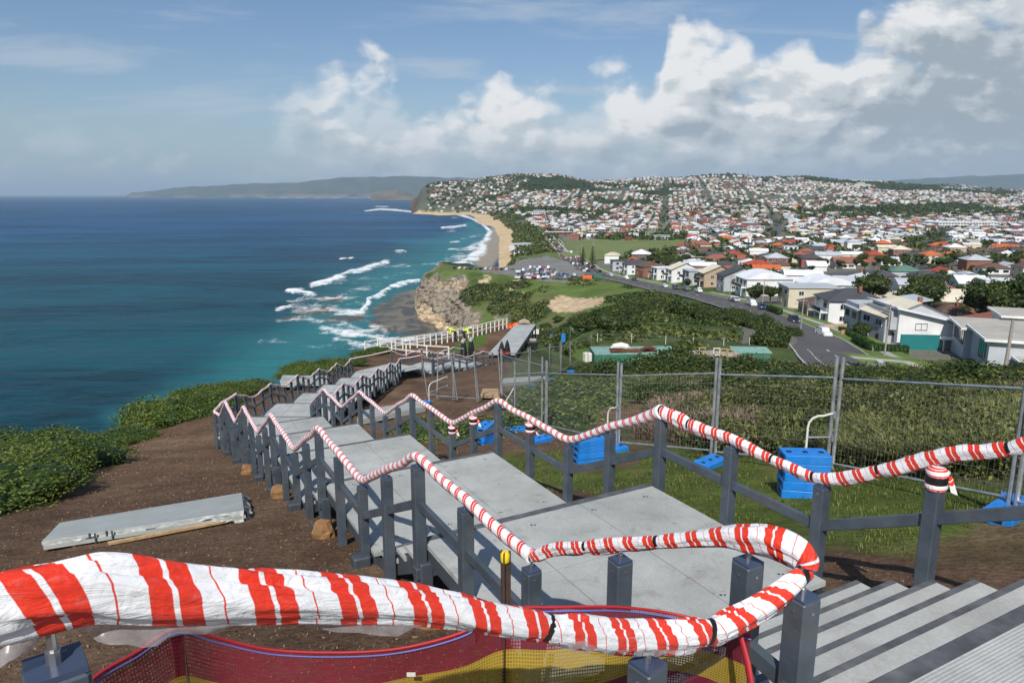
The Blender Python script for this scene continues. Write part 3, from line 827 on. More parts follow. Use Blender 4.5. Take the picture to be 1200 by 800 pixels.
    m, t, b, out = new_mat('sea water')
    A = lambda nm: t.n('ShaderNodeAttribute', attribute_name=nm).outputs['Fac']
    pos = t.n('ShaderNodeNewGeometry').outputs['Position']
    s = t.n('ShaderNodeSeparateXYZ', {0: pos})
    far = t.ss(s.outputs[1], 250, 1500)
    pst = t.n('ShaderNodeVectorMath', {0: pos, 1: (1.0, .42, 1.0)}, operation='MULTIPLY').outputs[0]
    psl = t.n('ShaderNodeVectorMath', {0: pos, 1: (.3, 1.0, 1.0)}, operation='MULTIPLY').outputs[0]
    nA = t.noise(psl, .006, 6, .65, .8); nB = t.noise(pst, .09, 5, .62, .6); nC = t.noise(psl, .05, 5, .68, .5)
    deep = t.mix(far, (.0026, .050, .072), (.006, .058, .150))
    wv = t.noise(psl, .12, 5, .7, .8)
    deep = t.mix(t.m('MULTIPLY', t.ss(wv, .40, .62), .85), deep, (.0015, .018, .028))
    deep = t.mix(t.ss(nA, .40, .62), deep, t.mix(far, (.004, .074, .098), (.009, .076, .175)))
    c = t.mix(t.ss(t.m('ADD', A('shoal'), t.m('MULTIPLY', t.m('SUBTRACT', nA, .5), .6)), .15, 1.0, 0, .72), deep, (.026, .190, .200))
    rk = t.m('ADD', A('reef'), t.m('MULTIPLY', t.m('SUBTRACT', nC, .5), .7))
    c = t.mix(t.ss(rk, .15, .5, 0, .92), c, t.mix(t.ss(nB, .42, .58), (.085, .075, .06), (.19, .16, .12)))
    c = t.mix(t.ss(A('wet'), .05, .45, 0, .9), c, (.33, .27, .19))
    nD = t.noise(pst, .35, 5, .7, 1.2)
    fo = t.m('ADD', A('foam'), t.m('MULTIPLY', t.m('SUBTRACT', nB, .5), 1.3))
    fo = t.m('ADD', fo, t.m('MULTIPLY', t.m('SUBTRACT', nC, .5), 1.1)); fo = t.m('ADD', fo, t.m('MULTIPLY', t.m('SUBTRACT', nD, .5), .9))
    fm = t.m('MULTIPLY', t.ss(fo, .40, .98), t.ss(A('foam'), .02, .15))
    c = t.mix(fm, c, (.80, .83, .83))
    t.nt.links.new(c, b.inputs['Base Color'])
    t.nt.links.new(t.m('ADD', t.m('MULTIPLY', fm, .5), .34), b.inputs['Roughness'])
    b.inputs['IOR'].default_value = 1.333; b.inputs['Specular IOR Level'].default_value = .10
    w1 = t.noise(psl, .22, 5, .62, .5); w2 = t.noise(psl, .035, 4, .6, .3)
    h = t.m('ADD', t.m('MULTIPLY', w1, 1.0), t.m('MULTIPLY', w2, 4.0))
    bm = t.n('ShaderNodeBump', {'Height': h, 'Distance': 2.2, 'Strength': .8})
    t.nt.links.new(bm.outputs[0], b.inputs['Normal'])
    o = fast_mesh('sea', V, Fq, m, attrs=[('foam', 'POINT', foam.ravel()), ('shoal', 'POINT', shoal.ravel()), ('reef', 'POINT', reef.ravel()), ('wet', 'POINT', wet.ravel())], smooth=True)
    tag(o, kind='structure')
make_sea()

# ------------------------------------------------------------------ far land across the bay, and the range inland
def ridge(name, prof, Y0, depth, col, z0, seed, label=None):
    us = np.arange(prof[0][0], prof[-1][0] + .1, 1.5)
    top = np.interp(us, [p[0] for p in prof], [p[1] for p in prof]) + (fbm(us * .08 + seed, us * 0 + 3, 4) - .5) * 2.2
    X_ = []; Z_ = []
    rows = 9
    V = []
    for j in range(rows):
        f = j / (rows - 1)
        Yj = Y0 + depth * f + (fbm(us * .05 + seed, us * 0 + j * .1, 3) - .5) * depth * .25 * (j > 0)
        tn = -(228 - top) / F * 1.02
        zt = -(tn) * (Y0 + depth)
        zz = z0 + (zt - z0) * (min(1, f * 1.25) ** .75)
        zz = zz + (fbm(us * .12 + j, us * 0 + j * 1.7 + seed, 3) - .5) * 35 * math.sin(math.pi * min(1, f * 1.1)) 
        if j == rows - 1: zz = np.full(us.shape, z0)
        xx = (us - 600) / F / 1.02 * Yj
        V.append(np.stack([xx, Yj + 0 * us, zz], -1))
    V = np.array(V); nr, na = V.shape[:2]
    idx = np.arange(nr * na).reshape(nr, na)
    Fq = np.stack([idx[:-1, :-1], idx[:-1, 1:], idx[1:, 1:], idx[1:, :-1]], -1).reshape(-1, 4)
    o = fast_mesh(name, V.reshape(-1, 3), Fq, col, smooth=True)
    return tag(o, kind='structure')
m, t, b, out = new_mat('far bush')
g = t.n('ShaderNodeNewGeometry').outputs['Position']
n = t.noise(g, .0016, 6, .65); n2 = t.noise(g, .012, 4, .7)
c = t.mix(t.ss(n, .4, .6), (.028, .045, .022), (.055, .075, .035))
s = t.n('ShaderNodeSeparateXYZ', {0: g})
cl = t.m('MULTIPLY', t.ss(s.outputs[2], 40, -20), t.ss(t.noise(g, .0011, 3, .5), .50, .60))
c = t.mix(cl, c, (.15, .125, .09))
c = t.mix(t.m('MULTIPLY', t.ss(n2, .66, .70), .6), c, (.5, .5, .46))
nt_ = t.nt; nt_.links.new(c, b.inputs['Base Color']); b.inputs['Roughness'].default_value = 1
FARM = m
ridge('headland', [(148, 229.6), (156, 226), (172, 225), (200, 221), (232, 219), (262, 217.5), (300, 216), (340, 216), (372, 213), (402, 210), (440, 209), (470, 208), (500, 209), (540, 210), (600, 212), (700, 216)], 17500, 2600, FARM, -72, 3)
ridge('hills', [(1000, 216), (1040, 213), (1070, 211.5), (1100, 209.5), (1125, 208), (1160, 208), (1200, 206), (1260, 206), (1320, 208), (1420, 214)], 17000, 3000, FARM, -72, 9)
ridge('point', [(434, 229.5), (438, 225), (446, 224), (455, 223.5), (466, 223), (474, 224.5), (480, 227.5), (484, 229.4)], 9000, 500, mat('far sandstone', (.12, .105, .075), .95, .3, .004), -72, 5)
# line of surf along the far shore
sf = MB()
for (a, b_) in ((300, 436), (470, 500)):
    for k in range(a, b_, 4):
        p = (k - 600) / F / 1.02 * 15500; q = (k + 4 - 600) / F / 1.02 * 15500
        yv = 15500 + 300 * math.sin(k * .3)
        sf.add([(p, yv, -69.5), (q, yv, -69.5), (q, yv + 700 + 200 * math.sin(k), -69.5), (p, yv + 700 + 200 * math.sin(k - 4), -69.5)], [(0, 1, 2, 3)])
o = sf.build('surf', mat('distant surf', (.8, .82, .82), .9)); tag(o, kind='structure')
# ------------------------------------------------------------------ the stair walk
PH = .75            # post height over the deck
def V2(a): return np.array(a, float)
class Leg:
    def __init__(s, x0, y0, hd, per, drop, w, zA, dl, first_q=-2.0):
        s.hd = hd; s.o = V2((x0, y0)); s.d = V2((-math.sin(hd), math.cos(hd))); s.r = V2((math.cos(hd), math.sin(hd)))
        s.per, s.drop, s.w, s.zA, s.dl = per, drop, w, zA, dl
    def p(s, q, side=0.0):          # q along, side = metres to the left of the right-hand post line
        return s.o + s.d * q - s.r * side
LEG1 = Leg(1.53, 7.134, R_(28.57), 3.756, .860, 2.629, -3.073, .994)
LEG2 = Leg(-6.545, 22.93, R_(-.24), 3.329, .530, 2.676, -7.373, .90)
LEG3 = Leg(-3.8, 43.3, R_(-31.0), 3.5, .530, 2.3, -10.55, .95)

DECKM1 = ridged_mat('ribbed pale grey boarding', (.385, .40, .38), .019, LEG1.d, .28)
TREADM = ridged_mat('worn grey tread', (.40, .41, .39), .009, LEG1.d, .10)
DECKM2 = ridged_mat('ribbed pale grey boarding far', (.39, .41, .395), .05, LEG2.d, .15)
DECKM3 = ridged_mat('ribbed pale grey boarding further', (.39, .41, .395), .05, LEG3.d, .1)

def post(parent, x, y, ztop, zbot, rz, name='post', size=.1, spike=True, capm=None):
    mb = MB(); zc = (ztop + zbot) / 2
    mb.box((x, y, zc - .004), (size, size, ztop - zbot - .008), 0, rz, bev=.006)
    mb.box((x, y, ztop - .002), (size * .93, size * .93, .012), 1, rz)
    n = V2((math.cos(rz), math.sin(rz)))
    for sgn in (-1, 1):
        for (ax, ay) in ((n[0], n[1]), (-n[1], n[0])):
            c = (x + ax * sgn * size * .5, y + ay * sgn * size * .5, ztop - .055)
            mb.cyl((c[0] - ax * sgn * .004, c[1] - ay * sgn * .004, c[2]), (c[0] + ax * sgn * .004, c[1] + ay * sgn * .004, c[2]), .007, n=8, mat=2)
    o = mb.build(name, [M['post'], M['cap'], M['bolt']], parent)
    if spike:
        sp = MB(); sp.cyl((x, y, ztop - .01), (x, y, ztop + .09), .008, n=8); sp.cyl((x, y, ztop), (x, y, ztop + .03), .013, n=8)
        sp.build('spike', M['bolt'], o)
    return o

def midrail(parent, a, b, za, zb, name='mid_rail'):
    mb = MB(); mb.beam((a[0], a[1], za), (b[0], b[1], zb), .045, .085, 0, bev=.006)
    return mb.build(name, M['post'], parent)

def deck_slab(parent, leg, q0, q1, z, w0, w1, mt, name='deck', nose=True):
    """boards laid in three lengths with a seam and fixings; a dark strip along the lower edge"""
    mb = MB()
    cut = [w0, w0 + (w1 - w0) * .36, w0 + (w1 - w0) * .70, w1]
    qm = (q0 + q1) / 2 + .07
    for a, b in zip(cut[:-1], cut[1:]):
        for c, d in ((q0, qm - .004), (qm + .004, q1)):
            P = [leg.p(c, b - .005), leg.p(c, a + .005), leg.p(d, a + .005), leg.p(d, b - .005)]
            mb.prism(P, z - .045, z, 0)
    n0 = len(mb.f)
    for side in (w0 + .25, w0 + .9, w0 + 1.6, w1 - .35):
        for q in (q0 + .25, q1 - .25):
            p = leg.p(q, side); mb.cyl((p[0] - .01, p[1], z - .002), (p[0] - .01, p[1], z + .003), .012, n=8)
            mb.cyl((p[0] + .022, p[1], z - .002), (p[0] + .022, p[1], z + .003), .010, n=8)
    mb.m[n0:] = [1] * (len(mb.f) - n0)
    o = mb.build(name, [mt, M['under']], parent)
    if nose:
        nb = MB(); nb.prism([leg.p(q1 - .07, w1 - .01), leg.p(q1 - .07, w0 + .01), leg.p(q1 + .012, w0 + .01), leg.p(q1 + .012, w1 - .01)], z - .05, z + .004)
        nb.build('nosing', M['nose'], o)
    return o

def flight(parent, leg, q0, q1, z0, z1, n, w0, w1, mt, strings=True):
    """n risers from z0 (top, at q0) down to z1 (bottom, at q1)"""
    rise = (z0 - z1) / n; go = (q1 - q0) / n
    for i in range(1, n):
        z = z0 - rise * i; a = q0 + go * (i - 1) - .0; b = q0 + go * i
        mb = MB()
        mb.prism([leg.p(a, w1 - .01), leg.p(a, w0 + .01), leg.p(b, w0 + .01), leg.p(b, w1 - .01)], z - .045, z)
        tr = mb.build('tread', TREADM if mt is DECKM1 else mt, parent)
        nb = MB(); nb.prism([leg.p(b - .032, w1 - .012), leg.p(b - .032, w0 + .012), leg.p(b + .010, w0 + .012), leg.p(b + .010, w1 - .012)], z - .049, z + .004)
        nb.build('nosing', M['nose'], tr)
    if strings:
        for k, sd in enumerate((w0 + .06, (w0 + w1) / 2, w1 - .06)):
            mb = MB(); P0 = leg.p(q0 - .05, sd); P1 = leg.p(q1 + .02, sd)
            mb.beam((P0[0], P0[1], z0 - .20), (P1[0], P1[1], z1 - .20), .06, .20)
            mb.build('stringer', M['under'], parent)

def bearers(parent, leg, q0, q1, z, w0, w1, deep=.14):
    for k, sd in enumerate((w0 + .04, w0 + (w1 - w0) * .5, w1 - .04)):
        mb = MB(); a = leg.p(q0 + .02, sd); b = leg.p(q1 - .02, sd)
        mb.beam((a[0], a[1], z - .05 - deep / 2), (b[0], b[1], z - .05 - deep / 2), .06, deep)
        mb.build('joist', M['under'], parent)
    for q in (q0 + .12, q1 - .12):
        mb = MB(); a = leg.p(q, w0 - .06); b = leg.p(q, w1 + .12)
        mb.beam((a[0], a[1], z - .05 - deep - .06), (b[0], b[1], z - .05 - deep - .06), .10, .11, bev=.008)
        mb.build('bearer', M['under'], parent)

def footings(parent, leg, q0, q1, z, w1):
    """cut posts and bolted blocks that carry the outer edge"""
    for q, s in ((q0 + .10, w1 + .02), (q1 - .12, w1 + .02), (q0 + .10, .1), (q1 - .12, .1)):
        p = leg.p(q, s); g = gz(p[0], p[1])
        mb = MB(); mb.box((p[0], p[1], (g - .1 + z - .16) / 2), (.12, .12, max(.06, z - .16 - g + .1)), rz=leg.hd, bev=.01)
        mb.box((p[0] - leg.r[0] * .1, p[1] - leg.r[1] * .1, g + .06), (.20, .16, .16), rz=leg.hd, bev=.02)
        mb.build('footing', M['under'], parent)

RUNS = {}
TOPS = {}
def run(name, leg, k0, k1, label, nr, q_first, mt, skip_first_flight=False, log=None):
    base = leg.p(leg.per * k0 + q_first, leg.w / 2)
    T = thing(name, (base[0], base[1], gz(*base)), label, 'stairway')
    tops = {0: [], 1: []}
    for k in range(k0, k1 + 1):
        z = leg.zA - leg.drop * (k)
        qe = leg.per * k + .10; qs = leg.per * k - 2 * leg.dl - .16
        deck_slab(T, leg, qs, qe, z, 0, leg.w, mt)
        bearers(T, leg, qs, qe, z, 0, leg.w)
        footings(T, leg, qs, qe, z, leg.w)
        qs_next = leg.per * (k + 1) - 2 * leg.dl - .16
        if k < k1: flight(T, leg, qe, qs_next, z, z - leg.drop, nr, 0, leg.w, mt)
        for side in (0, 1):
            sx_ = -.055 if side == 0 else leg.w + .055
            prev = None
            for i, q in enumerate((-2 * leg.dl, -leg.dl, 0.0)):
                P = leg.p(leg.per * k + q, sx_)
                zb = gz(*P) - .05
                if side == 0: zb = z - .25 if i != 1 else z - .3
                post(T, P[0], P[1], z + PH, min(zb, z - .22), leg.hd)
                tops[side].append((P[0], P[1], z + PH, k * leg.per + q))
                if prev is not None:
                    midrail(T, prev - (prev - P) * .0, P, z + .40, z + .40)
                prev = P
            if k < k1:
                q = leg.per * k + (leg.per - 2 * leg.dl) / 2
                P = leg.p(q, sx_); zm = z - leg.drop / 2
                zb = gz(*P) - .05 if side else zm - .35
                post(T, P[0], P[1], zm + PH, min(zb, zm - .35), leg.hd)
                tops[side].append((P[0], P[1], zm + PH, q))
                Pn = leg.p(leg.per * (k + 1) - 2 * leg.dl, sx_)
                midrail(T, prev, P, z + .40, zm + .40); midrail(T, P, Pn, zm + .40, z - leg.drop + .40)
    TOPS[label[:6]] = tops
    RUNS[name] = T
    return T

# the first run, five decks down to the turn
S1 = run('stairway', LEG1, 0, 4, 'long grey stairway of five decks descending from the red mesh barrier to the turn', 6, 0, DECKM1)

# the top landing with the flight down to the first deck, and the flight the photographer stands on
L = LEG1
zL = L.zA + .86
TL = thing('stair_landing', (1.9, 2.4, gz(1.9, 2.4)), 'ribbed grey top landing with a dark-edged flight of steps beside the striped bent tape', 'landing')
qs0 = -2 * L.dl - .16; qL = qs0 - 6 * .275
flight(TL, L, qL, qs0, zL, L.zA, 6, 0, L.w, DECKM1)
nl = L.p(qL, L.w); nr_ = L.p(qL, 0)
PL = [(-.83, 1.14), (.44, 2.15)]
fd = V2((.783, .622)); fr = V2((.622, -.783))
p752 = V2((.46, 2.13)); p943 = V2((1.16, 2.56)); p884 = V2((1.03, 2.83))
mb = MB()
poly = [(p752[0], p752[1]), tuple(p752 + fr * 2.7), (4.2, .2), (5.6, 2.4), (5.2, 3.3), tuple(L.p(qL - 1.1, 0)), tuple(nr_), tuple(nl), (p943[0] - .02, p943[1] + .03)]
mb.prism(poly, zL - .045, zL); n0 = len(mb.f)
for (a, b) in ((-.5, .3), (-.5, 1.0), (-.5, 1.7), (-1.3, .5), (-1.3, 1.4), (-.2, .75), (-.2, 1.9), (-.2, .25)):
    P = L.p(qL + a, b)
    for dx in (-.012, .016): mb.cyl((P[0] + dx, P[1], zL - .001), (P[0] + dx, P[1], zL + .003), .008, n=8)
mb.m[n0:] = [1] * (len(mb.f) - n0)
ld = mb.build('deck', [DECKM1, M['under']], TL)
nb = MB(); nb.prism([L.p(qL - .075, L.w - .02), L.p(qL - .075, .01), L.p(qL + .012, .01), L.p(qL + .012, L.w - .02)], zL - .049, zL + .004); nb.build('nosing', M['nose'], ld)
mb = MB(); mb.prism([(x * .985 + .03, y * .985 + .03) for x, y in poly], zL - .22, zL - .05); mb.build('joist', M['under'], TL)
# posts of this landing: (x, y, top z, group of a rail line)
def LP(xy, zt, zb=None, **k): return post(TL, xy[0], xy[1], zt, zb if zb is not None else gz(*xy) - .05, k.pop('rz', L.hd), **k)
rR = []
for q, zt in ((-2.88, -1.98 + .13), (-3.72, zL + PH), (-4.75, zL + PH)):
    P = L.p(q, -.055); LP(P, zt if q != -2.88 else L.zA + .44 + PH, zt - PH - .3); rR.append((P[0], P[1], zt if q != -2.88 else L.zA + .44 + PH))
pA = L.p(-2 * L.dl, -.055)
midrail(TL, pA, rR[0][:2], L.zA + .40, L.zA + .44 + .40); midrail(TL, rR[0][:2], rR[1][:2], L.zA + .84, zL + .40); midrail(TL, rR[1][:2], rR[2][:2], zL + .40, zL + .40)
lA = L.p(-2 * L.dl, L.w + .055)
lm = on_line(727, 655, lA, p884); LP(lm[:2], lm[2])
z884 = on_line(884, 660, lA, p884)[2]; LP(p884, z884)
z943 = float((ray(943, 697) / ray(943, 697)[1] * p943[1])[2]); z752 = float((ray(752, 776) / ray(752, 776)[1] * p752[1])[2])
LP(p943, z943); LP(p752, z752, rz=math.atan2(.622, .783))
p60 = V2((-.83, 1.14)); z60 = -.835
post(TL, p60[0], p60[1], z60, gz(*p60) - .05, math.atan2(.622, .783), size=.1)
midrail(TL, lA, lm[:2], L.zA + .40, lm[2] - .35); midrail(TL, lm[:2], p884, lm[2] - .35, z884 - .38)
midrail(TL, p884, p943, z884 - .40, z943 - .42); midrail(TL, p943, p752, z943 - .42, z752 - .40); midrail(TL, p752, p60, z752 - .40, z60 - .36)
# upper flight towards the photographer
class Up: pass
U = Leg(*tuple(p752 + fr * .06), math.atan2(-.783, .622), 3, .5, 2.6, -2.2, 1)
U.d = fd; U.r = fr * -1; U.o = p752 + fr * 0.055
def up_p(q, s): return p752 + fd * q + fr * (s + .055)
U.p = lambda q, s=0.0: up_p(q, s)
for i in range(1, 6):
    mb = MB(); z = zL + .15 * i
    P = [up_p(-.30 * i, 0), up_p(-.30 * i, 2.6), up_p(-.30 * (i - 1), 2.6), up_p(-.30 * (i - 1), 0)]
    mb.prism(P, z - .045, z); mb.build('tread', DECKM1, TL)

# the turn platform and the second run
zF = LEG2.zA
TF = thing('turn_platform', (-7.9, 21.6, gz(-7.9, 21.6)), 'grey turning platform at the seaward corner where the striped rail doubles back', 'landing')
a = LEG1.p(5 * LEG1.per - 2 * LEG1.dl - .16, 0); b_ = LEG1.p(5 * LEG1.per - 2 * LEG1.dl - .16, LEG1.w)
c_ = V2((-6.55, 23.03)); d_ = LEG2.p(.1, LEG2.w)
flight(S1, LEG1, 4 * LEG1.per + .10, 5 * LEG1.per - 2 * LEG1.dl - .16, LEG1.zA - 4 * .86, zF, 6, 0, LEG1.w, DECKM1)
mb = MB(); polyF = [tuple(b_), tuple(a), (-6.52, 22.2), tuple(c_), tuple(d_), (-9.27, 21.1)]
mb.prism(polyF, zF - .045, zF); dk = mb.build('deck', DECKM1, TF)
mb = MB(); mb.prism([(x * .99 - .08, y * .99 + .2) for x, y in polyF], zF - .3, zF - .05); mb.build('joist', M['under'], TF)
mb = MB(); mb.prism([LEG2.p(.03, LEG2.w - .01), LEG2.p(.03, .01), LEG2.p(.112, .01), LEG2.p(.112, LEG2.w - .01)][::1], zF - .05, zF + .004); mb.build('nosing', M['nose'], dk)
fo_pts = [tuple(LEG1.p(5 * LEG1.per - 2 * LEG1.dl, LEG1.w + .055)), (-9.2, 21.0), (-9.33, 21.9), tuple(LEG2.p(0, LEG2.w + .055))]
fi_pts = [tuple(LEG1.p(5 * LEG1.per - 2 * LEG1.dl, -.055)), (-6.46, 22.25), tuple(LEG2.p(0, -.055))]
prev = None
for P in fo_pts:
    post(TF, P[0], P[1], zF + PH, gz(*P) - .05, 0)
    if prev: midrail(TF, prev, P, zF + .4, zF + .4)
    prev = P
prev = None
for P in fi_pts:
    post(TF, P[0], P[1], zF + PH, zF - .3, 0)
    if prev: midrail(TF, prev, P, zF + .4, zF + .4)
    prev = P
for side, sd in ((0, -.055), (1, LEG1.w + .055)):
    z4 = LEG1.zA - 4 * .86
    q = 4 * LEG1.per; qm = 4 * LEG1.per + (LEG1.per - 2 * LEG1.dl) / 2; qn = 5 * LEG1.per - 2 * LEG1.dl
    A_, B_, C_ = LEG1.p(q, sd), LEG1.p(qm, sd), LEG1.p(qn, sd)
    post(S1, B_[0], B_[1], z4 - .43 + PH, gz(*B_) - .05 if side else z4 - .9, LEG1.hd)
    midrail(S1, A_, B_, z4 + .4, z4 - .03); midrail(S1, B_, C_, z4 - .03, zF + .4)
    TOPS['long g'][side].append((B_[0], B_[1], z4 - .43 + PH, qm))

L2 = LEG2
S2 = run('stairway', L2, 1, 5, 'second grey stairway run of five decks below the seaward corner, above bare soil', 4, 0, DECKM2)
# flight from the turn platform to the first deck of the second run
flight(S2, L2, .10, L2.per - 2 * L2.dl - .16, zF, zF - L2.drop, 4, 0, L2.w, DECKM2)
for side, sd in ((0, -.055), (1, L2.w + .055)):
    A_, B_, C_ = L2.p(0, sd), L2.p((L2.per - 2 * L2.dl) / 2, sd), L2.p(L2.per - 2 * L2.dl, sd)
    post(S2, B_[0], B_[1], zF - .26 + PH, min(gz(*B_) - .05, zF - .8), L2.hd)
    midrail(S2, A_, B_, zF + .4, zF + .14); midrail(S2, B_, C_, zF + .14, zF - L2.drop + .4)
    TOPS['second'][side].insert(0, (B_[0], B_[1], zF - .26 + PH, 1))
# lower turn and third run to the ramp
z5 = L2.zA - 5 * L2.drop
L3 = LEG3; L3.zA = z5 - L3.drop
S3 = run('stairway', L3, 0, 1, 'short last stairway run turning inland to the long flat ramp', 4, 0, DECKM3)
qa = -2 * L3.dl - .16
tp = [tuple(L2.p(5 * L2.per + .1, L2.w)), tuple(L2.p(5 * L2.per + .1, 0)), tuple(L3.p(qa - .9, 0)), tuple(L3.p(qa - .9, L3.w))]
mb = MB(); mb.prism(tp, z5 - .045, z5); mb.build('deck', DECKM3, S3)
flight(S3, L3, qa - .9, qa, z5, L3.zA, 3, 0, L3.w, DECKM3)
qe = L3.per + .1
z6 = L3.zA - L3.drop
flight(S3, L3, qe, qe + 1.0, z6, z6 - .45, 4, 0, L3.w, DECKM3)
for P in (L3.p(qa - .9, L3.w + .05), L3.p(qa - .9, -.05), L3.p(qa - .9 + .95, -.05)):
    post(S3, P[0], P[1], z5 + PH - .05, z5 - 1.2, L3.hd)
for P in (L3.p(qe + .6, -.05), L3.p(qe + 1.1, -.05), L3.p(qe + .6, L3.w + .05), L3.p(qe + 1.1, L3.w + .05)):
    post(S3, P[0], P[1], z6 - .3 + PH, z6 - 1.2, L3.hd)
# ramp
zr0, zr1 = z6 - .47, -12.05
ra = at(572, 414.5, zr0); rb = at(603.5, 415.5, zr0); rc = at(628, 379.6, zr1); rd = at(604.5, 379.6, zr1)
TR = thing('ramp', (float((ra[0] + rc[0]) / 2), float((ra[1] + rc[1]) / 2), -12.6), 'long straight pale grey ramp running away beside the white post fence', 'ramp')
mb = MB(); n = 6
for i in range(n):
    f0, f1 = i / n + .002, (i + 1) / n - .002
    q = [ra + (rd - ra) * f0, rb + (rc - rb) * f0, rb + (rc - rb) * f1, ra + (rd - ra) * f1]
    mb.prism([p[:2] for p in q], [p[2] - .06 for p in q], [p[2] for p in q])
mb.build('deck', DECKM3, TR)
for e0, e1 in ((ra, rd), (rb, rc)):
    mb = MB(); mb.beam((e0[0], e0[1], e0[2] - .19), (e1[0], e1[1], e1[2] - .19), .06, .22); mb.build('joist', M['under'], TR)
for f in np.linspace(.03, .97, 7):
    for e0, e1 in ((ra, rd), (rb, rc)):
        p = e0 + (e1 - e0) * f; g = gz(p[0], p[1])
        mb = MB(); mb.box((p[0], p[1], (g - .1 + p[2] - .2) / 2), (.12, .12, max(.1, p[2] - .2 - g + .1))); mb.build('footing', M['under'], TR)

# sandstone lumps packed under the outer edge
for k, (q, lab) in enumerate(((.75, 'under the outer edge of the nearest deck'), (4.6, 'under the second deck'), (8.2, 'under the third deck'), (11.9, 'under the fourth deck'))):
    P = LEG1.p(q - 1.2, LEG1.w + .10 + .05 * (k % 2)); g = gz(*P)
    mb = MB(); rng = random.Random(k)
    ring = []
    for j in range(5):
        f = j / 4; zz = g - .05 + .27 * f
        for i in range(9):
            an = i / 9 * 2 * math.pi; rr_ = (.15 - .03 * f) * (1 + rng.uniform(-.18, .18)) * (.8 if j == 4 else 1)
            ring.append((P[0] + math.cos(an) * rr_, P[1] + math.sin(an) * rr_ * .9, zz + rng.uniform(-.015, .015)))
    fs = [(j * 9 + i, j * 9 + (i + 1) % 9, (j + 1) * 9 + (i + 1) % 9, (j + 1) * 9 + i) for j in range(4) for i in range(9)]
    mb.add(ring, fs + [tuple(36 + i for i in range(9))])
    o = mb.build('sandstone_block', M['timberlog'], smooth=False)
    tag(o, 'sandstone lump packed ' + lab, 'rock', 'sandstone lumps under the stairs')
# ------------------------------------------------------------------ barrier tape
def catmull(pts, rad, sub):
    P = [np.array(p, float) for p in pts]; out = []; ro = []
    n = len(P)
    for i in range(n - 1):
        p0 = P[max(i - 1, 0)]; p1 = P[i]; p2 = P[i + 1]; p3 = P[min(i + 2, n - 1)]
        for k in range(sub):
            s = k / sub
            q = .5 * ((2 * p1) + (-p0 + p2) * s + (2 * p0 - 5 * p1 + 4 * p2 - p3) * s * s + (-p0 + 3 * p1 - 3 * p2 + p3) * s ** 3)
            out.append(q); ro.append(rad[i] + (rad[i + 1] - rad[i]) * s)
    out.append(P[-1]); ro.append(rad[-1])
    return out, ro

